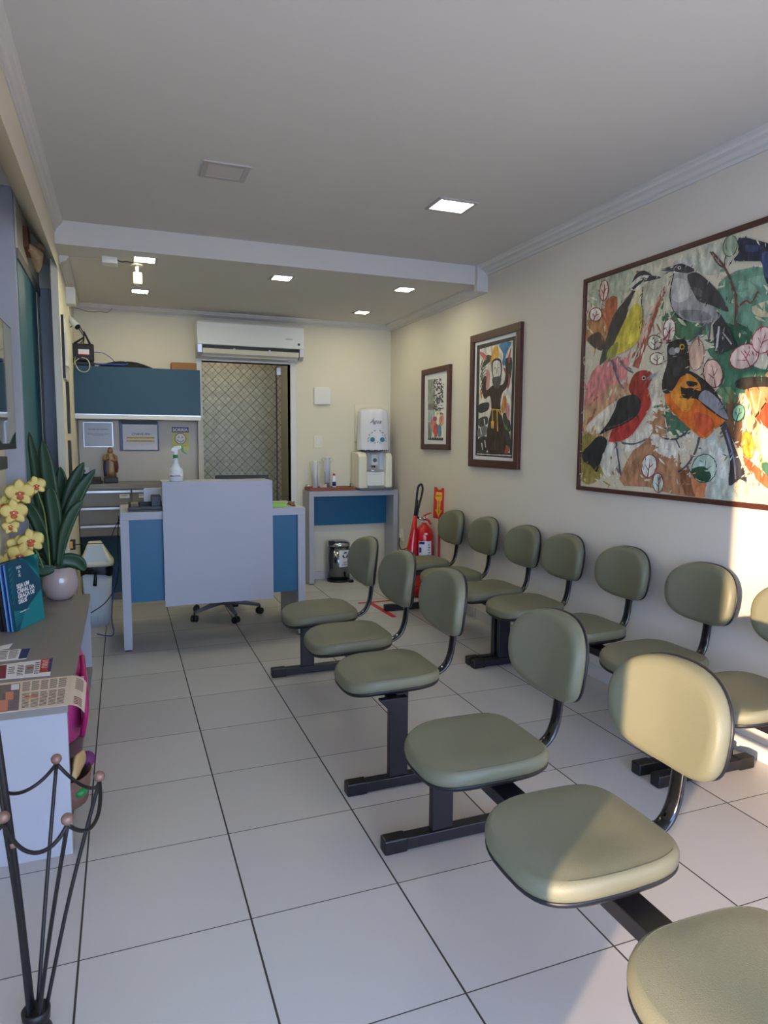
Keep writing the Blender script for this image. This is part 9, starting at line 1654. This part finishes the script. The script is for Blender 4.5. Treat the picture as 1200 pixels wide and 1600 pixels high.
('#2c2d33',[(2.955,2.072),(2.949,2.069),(2.939,2.065),(2.929,2.060),(2.922,2.056),(2.918,2.053),(2.915,2.051),(2.913,2.050),(2.911,2.048),(2.898,2.049),(2.899,2.051),(2.900,2.053),(2.903,2.056),(2.907,2.059),(2.914,2.064),(2.923,2.069),(2.932,2.074),(2.938,2.078)]),
('#33364a',[(2.773,1.934),(2.767,1.933),(2.757,1.931),(2.747,1.929),(2.737,1.928),(2.730,1.928),(2.724,1.929),(2.721,1.930),(2.720,1.931),(2.727,1.936),(2.730,1.935),(2.732,1.935),(2.733,1.935),(2.735,1.936),(2.741,1.937),(2.751,1.939),(2.760,1.941),(2.766,1.943)]),
('#2c2d33',[(2.892,1.802),(2.890,1.800),(2.889,1.796),(2.887,1.793),(2.887,1.791),(2.888,1.790),(2.892,1.788),(2.897,1.787),(2.901,1.786),(2.894,1.781),(2.890,1.781),(2.883,1.782),(2.876,1.784),(2.869,1.788),(2.867,1.792),(2.867,1.796),(2.868,1.800),(2.868,1.803)]),
('#33364a',[(2.882,2.050),(2.873,2.048),(2.860,2.046),(2.846,2.044),(2.833,2.042),(2.823,2.042),(2.815,2.042),(2.809,2.043),(2.805,2.043),(2.809,2.049),(2.813,2.049),(2.819,2.049),(2.825,2.049),(2.832,2.050),(2.842,2.052),(2.855,2.054),(2.868,2.057),(2.876,2.059)]),
('#2c2d33',[(2.893,2.001),(2.890,1.998),(2.888,1.996),(2.885,1.993),(2.884,1.992),(2.884,1.993),(2.886,1.992),(2.890,1.991),(2.893,1.991),(2.889,1.985),(2.885,1.985),(2.880,1.985),(2.873,1.986),(2.867,1.989),(2.866,1.993),(2.867,1.997),(2.869,2.000),(2.870,2.002)]),
('#d6d3cb',[(2.837,1.804),(2.835,1.802),(2.831,1.799),(2.828,1.796),(2.826,1.794),(2.826,1.794),(2.828,1.793),(2.831,1.792),(2.833,1.791),(2.825,1.786),(2.822,1.787),(2.818,1.787),(2.812,1.789),(2.808,1.793),(2.809,1.797),(2.811,1.801),(2.814,1.805),(2.816,1.807)]),
('#33364a',[(2.810,1.914),(2.809,1.912),(2.808,1.910),(2.807,1.908),(2.806,1.908),(2.806,1.908),(2.810,1.907),(2.816,1.907),(2.820,1.907),(2.819,1.901),(2.814,1.901),(2.808,1.901),(2.800,1.901),(2.792,1.902),(2.788,1.906),(2.787,1.909),(2.788,1.912),(2.787,1.914)]),
('#a8ab98',[(3.063,1.888),(3.052,1.885),(3.035,1.881),(3.019,1.877),(3.007,1.874),(3.002,1.878),(3.014,1.881),(3.030,1.885),(3.046,1.890),(3.057,1.893)]),
('#a8ab98',[(3.053,1.901),(3.042,1.899),(3.026,1.895),(3.010,1.890),(2.999,1.888),(2.994,1.891),(3.005,1.894),(3.020,1.899),(3.036,1.903),(3.047,1.906)]),
('#a8ab98',[(3.042,1.915),(3.032,1.912),(3.017,1.908),(3.002,1.904),(2.992,1.901),(2.987,1.905),(2.997,1.908),(3.011,1.912),(3.026,1.916),(3.036,1.919)]),
('#a8ab98',[(3.032,1.928),(3.022,1.925),(3.008,1.921),(2.994,1.917),(2.984,1.914),(2.979,1.918),(2.988,1.921),(3.002,1.925),(3.016,1.929),(3.025,1.932)]),
('#a8ab98',[(3.021,1.941),(3.012,1.938),(2.999,1.934),(2.986,1.930),(2.977,1.927),(2.971,1.931),(2.980,1.934),(2.993,1.938),(3.005,1.942),(3.014,1.945)]),
('#a8ab98',[(3.011,1.954),(3.002,1.951),(2.990,1.947),(2.978,1.943),(2.969,1.941),(2.963,1.944),(2.971,1.947),(2.983,1.951),(2.995,1.956),(3.003,1.958)]),
('#a8ab98',[(3.001,1.967),(2.993,1.965),(2.981,1.961),(2.969,1.957),(2.961,1.954),(2.955,1.957),(2.963,1.960),(2.974,1.964),(2.985,1.968),(2.993,1.971)]),
('#a8ab98',[(2.990,1.980),(2.983,1.978),(2.972,1.974),(2.961,1.970),(2.954,1.967),(2.947,1.970),(2.954,1.973),(2.965,1.977),(2.975,1.981),(2.982,1.984)]),
('#a8ab98',[(2.980,1.993),(2.973,1.991),(2.963,1.987),(2.953,1.983),(2.946,1.980),(2.940,1.983),(2.946,1.986),(2.955,1.990),(2.965,1.994),(2.971,1.997)]),
('#a8ab98',[(2.970,2.006),(2.963,2.004),(2.954,2.000),(2.945,1.996),(2.939,1.993),(2.932,1.996),(2.938,1.999),(2.946,2.003),(2.955,2.007),(2.961,2.010)]),
('#a8ab98',[(2.960,2.019),(2.954,2.017),(2.946,2.013),(2.937,2.009),(2.931,2.006),(2.924,2.009),(2.929,2.012),(2.937,2.016),(2.945,2.020),(2.950,2.023)]),
('#a8ab98',[(2.950,2.032),(2.944,2.030),(2.937,2.026),(2.929,2.022),(2.924,2.020),(2.916,2.022),(2.921,2.025),(2.928,2.029),(2.935,2.033),(2.940,2.035)]),
('#a8ab98',[(2.939,2.045),(2.935,2.043),(2.928,2.039),(2.921,2.035),(2.917,2.033),(2.908,2.035),(2.913,2.038),(2.919,2.041),(2.925,2.045),(2.929,2.048)]),
('#a8ab98',[(2.929,2.058),(2.925,2.056),(2.919,2.052),(2.913,2.048),(2.909,2.046),(2.901,2.048),(2.904,2.050),(2.910,2.054),(2.915,2.058),(2.919,2.061)]),
('#6a4a45',[(3.059,1.863),(3.027,1.863),(2.981,1.863),(2.935,1.862),(2.904,1.862),(2.905,1.867),(2.936,1.867),(2.982,1.867),(3.028,1.867),(3.060,1.867)]),
('#55555a',[(3.059,1.853),(3.027,1.853),(2.980,1.853),(2.934,1.853),(2.903,1.853),(2.905,1.858),(2.936,1.858),(2.982,1.858),(3.028,1.858),(3.060,1.858)]),
('#6a4a45',[(3.058,1.844),(3.026,1.844),(2.980,1.844),(2.934,1.844),(2.903,1.844),(2.904,1.849),(2.935,1.849),(2.981,1.849),(3.028,1.849),(3.060,1.849)]),
('#55555a',[(3.058,1.835),(3.026,1.835),(2.980,1.835),(2.934,1.835),(2.903,1.835),(2.904,1.840),(2.935,1.840),(2.981,1.840),(3.027,1.840),(3.059,1.840)]),
('#6a4a45',[(3.058,1.826),(3.026,1.826),(2.979,1.826),(2.934,1.826),(2.903,1.826),(2.904,1.831),(2.935,1.831),(2.981,1.831),(3.027,1.831),(3.059,1.830)]),
('#55555a',[(3.058,1.817),(3.026,1.817),(2.979,1.817),(2.933,1.817),(2.902,1.817),(2.904,1.821),(2.934,1.821),(2.980,1.821),(3.027,1.821),(3.059,1.821)]),
('#9db4b6',[(3.063,1.804),(2.894,1.803),(2.891,1.690),(3.060,1.694)]),
('#7d8a7a',[(3.060,1.694),(2.972,1.692),(2.967,1.548),(3.055,1.549)]),
('#e0dccf',[(2.894,1.792),(2.723,1.796),(2.717,1.548),(2.953,1.548),(2.958,1.692)]),
('#c27f7a',[(3.013,1.693),(2.982,1.715),(2.932,1.729),(2.892,1.724),(2.870,1.681),(2.858,1.619),(2.860,1.576),(2.884,1.569),(2.921,1.581),(2.955,1.600),(2.984,1.628),(3.008,1.664)]),
('#c9483a',[(2.916,1.657),(2.893,1.671),(2.860,1.675),(2.837,1.666),(2.832,1.635),(2.837,1.592),(2.847,1.559),(2.864,1.546),(2.887,1.544),(2.905,1.554),(2.916,1.583),(2.921,1.625)]),
('#a63a5c',[(2.857,1.723),(2.861,1.713),(2.873,1.706),(2.890,1.702),(2.909,1.702),(2.926,1.707),(2.938,1.715),(2.943,1.725),(2.939,1.735),(2.927,1.743),(2.910,1.747),(2.891,1.746),(2.874,1.741),(2.862,1.733)]),
('#4f86a0',[(2.837,1.655),(2.817,1.669),(2.788,1.673),(2.767,1.665),(2.757,1.636),(2.753,1.595),(2.758,1.565),(2.777,1.552),(2.804,1.550),(2.826,1.559),(2.837,1.587),(2.841,1.626)]),
('#e8e4da',[(2.789,1.699),(2.792,1.684),(2.801,1.673),(2.816,1.667),(2.832,1.667),(2.847,1.674),(2.858,1.686),(2.862,1.701),(2.859,1.715),(2.849,1.727),(2.834,1.733),(2.818,1.732),(2.803,1.725),(2.793,1.713)]),
('#d08a6a',[(2.805,1.727),(2.782,1.743),(2.747,1.753),(2.721,1.752),(2.712,1.730),(2.711,1.696),(2.719,1.669),(2.737,1.658),(2.763,1.654),(2.785,1.660),(2.799,1.678),(2.808,1.705)]),
('#d9b23a',[(2.819,1.767),(2.821,1.762),(2.827,1.758),(2.835,1.756),(2.845,1.757),(2.853,1.759),(2.859,1.763),(2.861,1.768),(2.860,1.773),(2.854,1.777),(2.845,1.778),(2.836,1.778),(2.828,1.776),(2.822,1.772)]),
('#6a8a4a',[(2.747,1.770),(2.749,1.765),(2.756,1.762),(2.765,1.760),(2.775,1.761),(2.785,1.763),(2.791,1.767),(2.794,1.771),(2.792,1.776),(2.785,1.779),(2.776,1.780),(2.766,1.780),(2.756,1.778),(2.750,1.774)]),
('#c9606a',[(2.722,1.763),(2.723,1.758),(2.727,1.753),(2.733,1.751),(2.740,1.751),(2.746,1.754),(2.751,1.758),(2.752,1.764),(2.751,1.770),(2.747,1.774),(2.741,1.777),(2.734,1.776),(2.728,1.774),(2.723,1.769)]),
('#2c2d2d',[(3.055,1.549),(2.717,1.544),(2.716,1.518),(3.055,1.524)]),
('#d6d3cb',[(3.044,1.553),(3.040,1.550),(3.035,1.545),(3.030,1.540),(3.026,1.536),(3.018,1.538),(3.020,1.541),(3.023,1.546),(3.026,1.552),(3.028,1.556)]),
('#d6d3cb',[(2.989,1.553),(2.985,1.550),(2.980,1.545),(2.974,1.540),(2.971,1.536),(2.963,1.537),(2.965,1.541),(2.968,1.546),(2.971,1.552),(2.973,1.555)]),
('#d6d3cb',[(2.934,1.553),(2.930,1.550),(2.925,1.545),(2.920,1.540),(2.916,1.536),(2.909,1.537),(2.911,1.541),(2.914,1.546),(2.917,1.551),(2.919,1.555)]),
('#d6d3cb',[(2.881,1.553),(2.877,1.549),(2.872,1.544),(2.867,1.540),(2.863,1.536),(2.855,1.537),(2.857,1.541),(2.860,1.546),(2.864,1.551),(2.865,1.555)]),
('#d6d3cb',[(2.828,1.552),(2.824,1.549),(2.819,1.544),(2.814,1.539),(2.810,1.536),(2.803,1.537),(2.805,1.541),(2.808,1.546),(2.811,1.551),(2.813,1.555)]),
('#d6d3cb',[(2.776,1.552),(2.772,1.549),(2.767,1.544),(2.762,1.539),(2.758,1.536),(2.751,1.537),(2.753,1.541),(2.756,1.546),(2.759,1.551),(2.761,1.554)])]
def canvas_material():
    k = NM('painted_canvas_ground')
    n1 = k.noise(3.2, 4); n2 = k.noise(14, 6)
    a = k.mix(n1, lin((196, 198, 168)), lin((232, 220, 196)))
    st = k.m('MULTIPLY', k.m('SUBTRACT', n2, 0.45), 3.0); st.node.use_clamp = True
    k.l.new(k.mix(st, a, lin((226, 206, 180))), k.b.inputs['Base Color'])
    k.b.inputs['Roughness'].default_value = 0.5
    return k.mt
# extra foliage for the part of the big painting that lies beyond the photo edge
random.seed(21)
for i in range(46):
    y = random.uniform(-1.28, -0.72); z = random.uniform(1.25, 2.48); a = random.uniform(0, 6.28); l = random.uniform(0.03, 0.09)
    col = random.choice(['#3f7358', '#6f9a80', '#c3cbbf', '#c9a277', '#e6dcc4', '#47745a', '#c9502c', '#b8c98a'])
    PAINT.append((col, [(y + l*math.cos(2*math.pi*k/10)*1.3*math.cos(a) - l*0.5*math.sin(2*math.pi*k/10)*math.sin(a), z + l*math.cos(2*math.pi*k/10)*1.3*math.sin(a) + l*0.5*math.sin(2*math.pi*k/10)*math.cos(a)) for k in range(10)]))
# loose brush strokes that mix each background colour with its neighbours
def inside(p, poly):
    r = False; j = len(poly) - 1
    for i in range(len(poly)):
        a, b_ = poly[i], poly[j]
        if (a[1] > p[1]) != (b_[1] > p[1]) and p[0] < (b_[0]-a[0])*(p[1]-a[1])/(b_[1]-a[1]) + a[0]: r = not r
        j = i
    return r
def under(p):
    for c_, pts in reversed(PAINT[:NBACK]):
        if inside(p, pts): return c_
    return '#dcd4ba'
NBACK = 34
random.seed(5)
strokes = []
for i in range(900):
    y = random.uniform(-0.75, 0.66); z = random.uniform(1.24, 2.5)
    c_ = under((y + random.gauss(0, 0.05), z + random.gauss(0, 0.05)))
    a = 1.1 + 0.9*math.sin(y*5 + z*3) + random.gauss(0, 0.35); l = random.uniform(0.012, 0.05); w_ = random.uniform(0.004, 0.012)
    dy, dz = math.cos(a), math.sin(a)
    strokes.append((c_, [(y - dy*l, z - dz*l), (y - dz*w_, z + dy*w_), (y + dy*l*0.7 - dz*w_*0.8, z + dz*l*0.7 + dy*w_*0.8), (y + dy*l, z + dz*l), (y + dz*w_, z - dy*w_)]))
PAINT = PAINT[:NBACK] + strokes + PAINT[NBACK:]
ALLP = list(PAINT)
def topc(p):
    for c_, pts in reversed(ALLP):
        if inside(p, pts): return c_
    return '#dcd4ba'
for i in range(1500):
    y = random.uniform(-0.75, 0.66); z = random.uniform(1.24, 2.5)
    c_ = topc((y + random.gauss(0, 0.013), z + random.gauss(0, 0.013)))
    if c_ in ('#0c0c0c', '#111111', '#c9a53b', '#e8d8c8'): continue
    a = 2.2 + 0.8*math.sin(y*6 - z*2) + random.gauss(0, 0.3); l = random.uniform(0.008, 0.024); w_ = random.uniform(0.0018, 0.0045)
    dy, dz = math.cos(a), math.sin(a)
    PAINT.append((c_, [(y - dy*l, z - dz*l), (y - dz*w_, z + dy*w_), (y + dy*l, z + dz*l), (y + dz*w_, z - dy*w_)]))
picture('bird_painting', 0.69, -1.35, 1.20, 2.54, 0.026, PAINT, canvas_material(), False, 'large painting of colourful birds in a thin dark red frame', 'painting')
picture('framed_print', 2.195, 1.41, 1.30, 2.395, 0.062, SAINT, None, True, 'framed print of a brown robed bearded figure, nearer the bird painting', 'picture', 0.03)
picture('framed_print', 3.20, 2.58, 1.432, 2.205, 0.052, SMALL, None, True, 'small framed print, the farthest picture on the right wall', 'picture', 0.03)
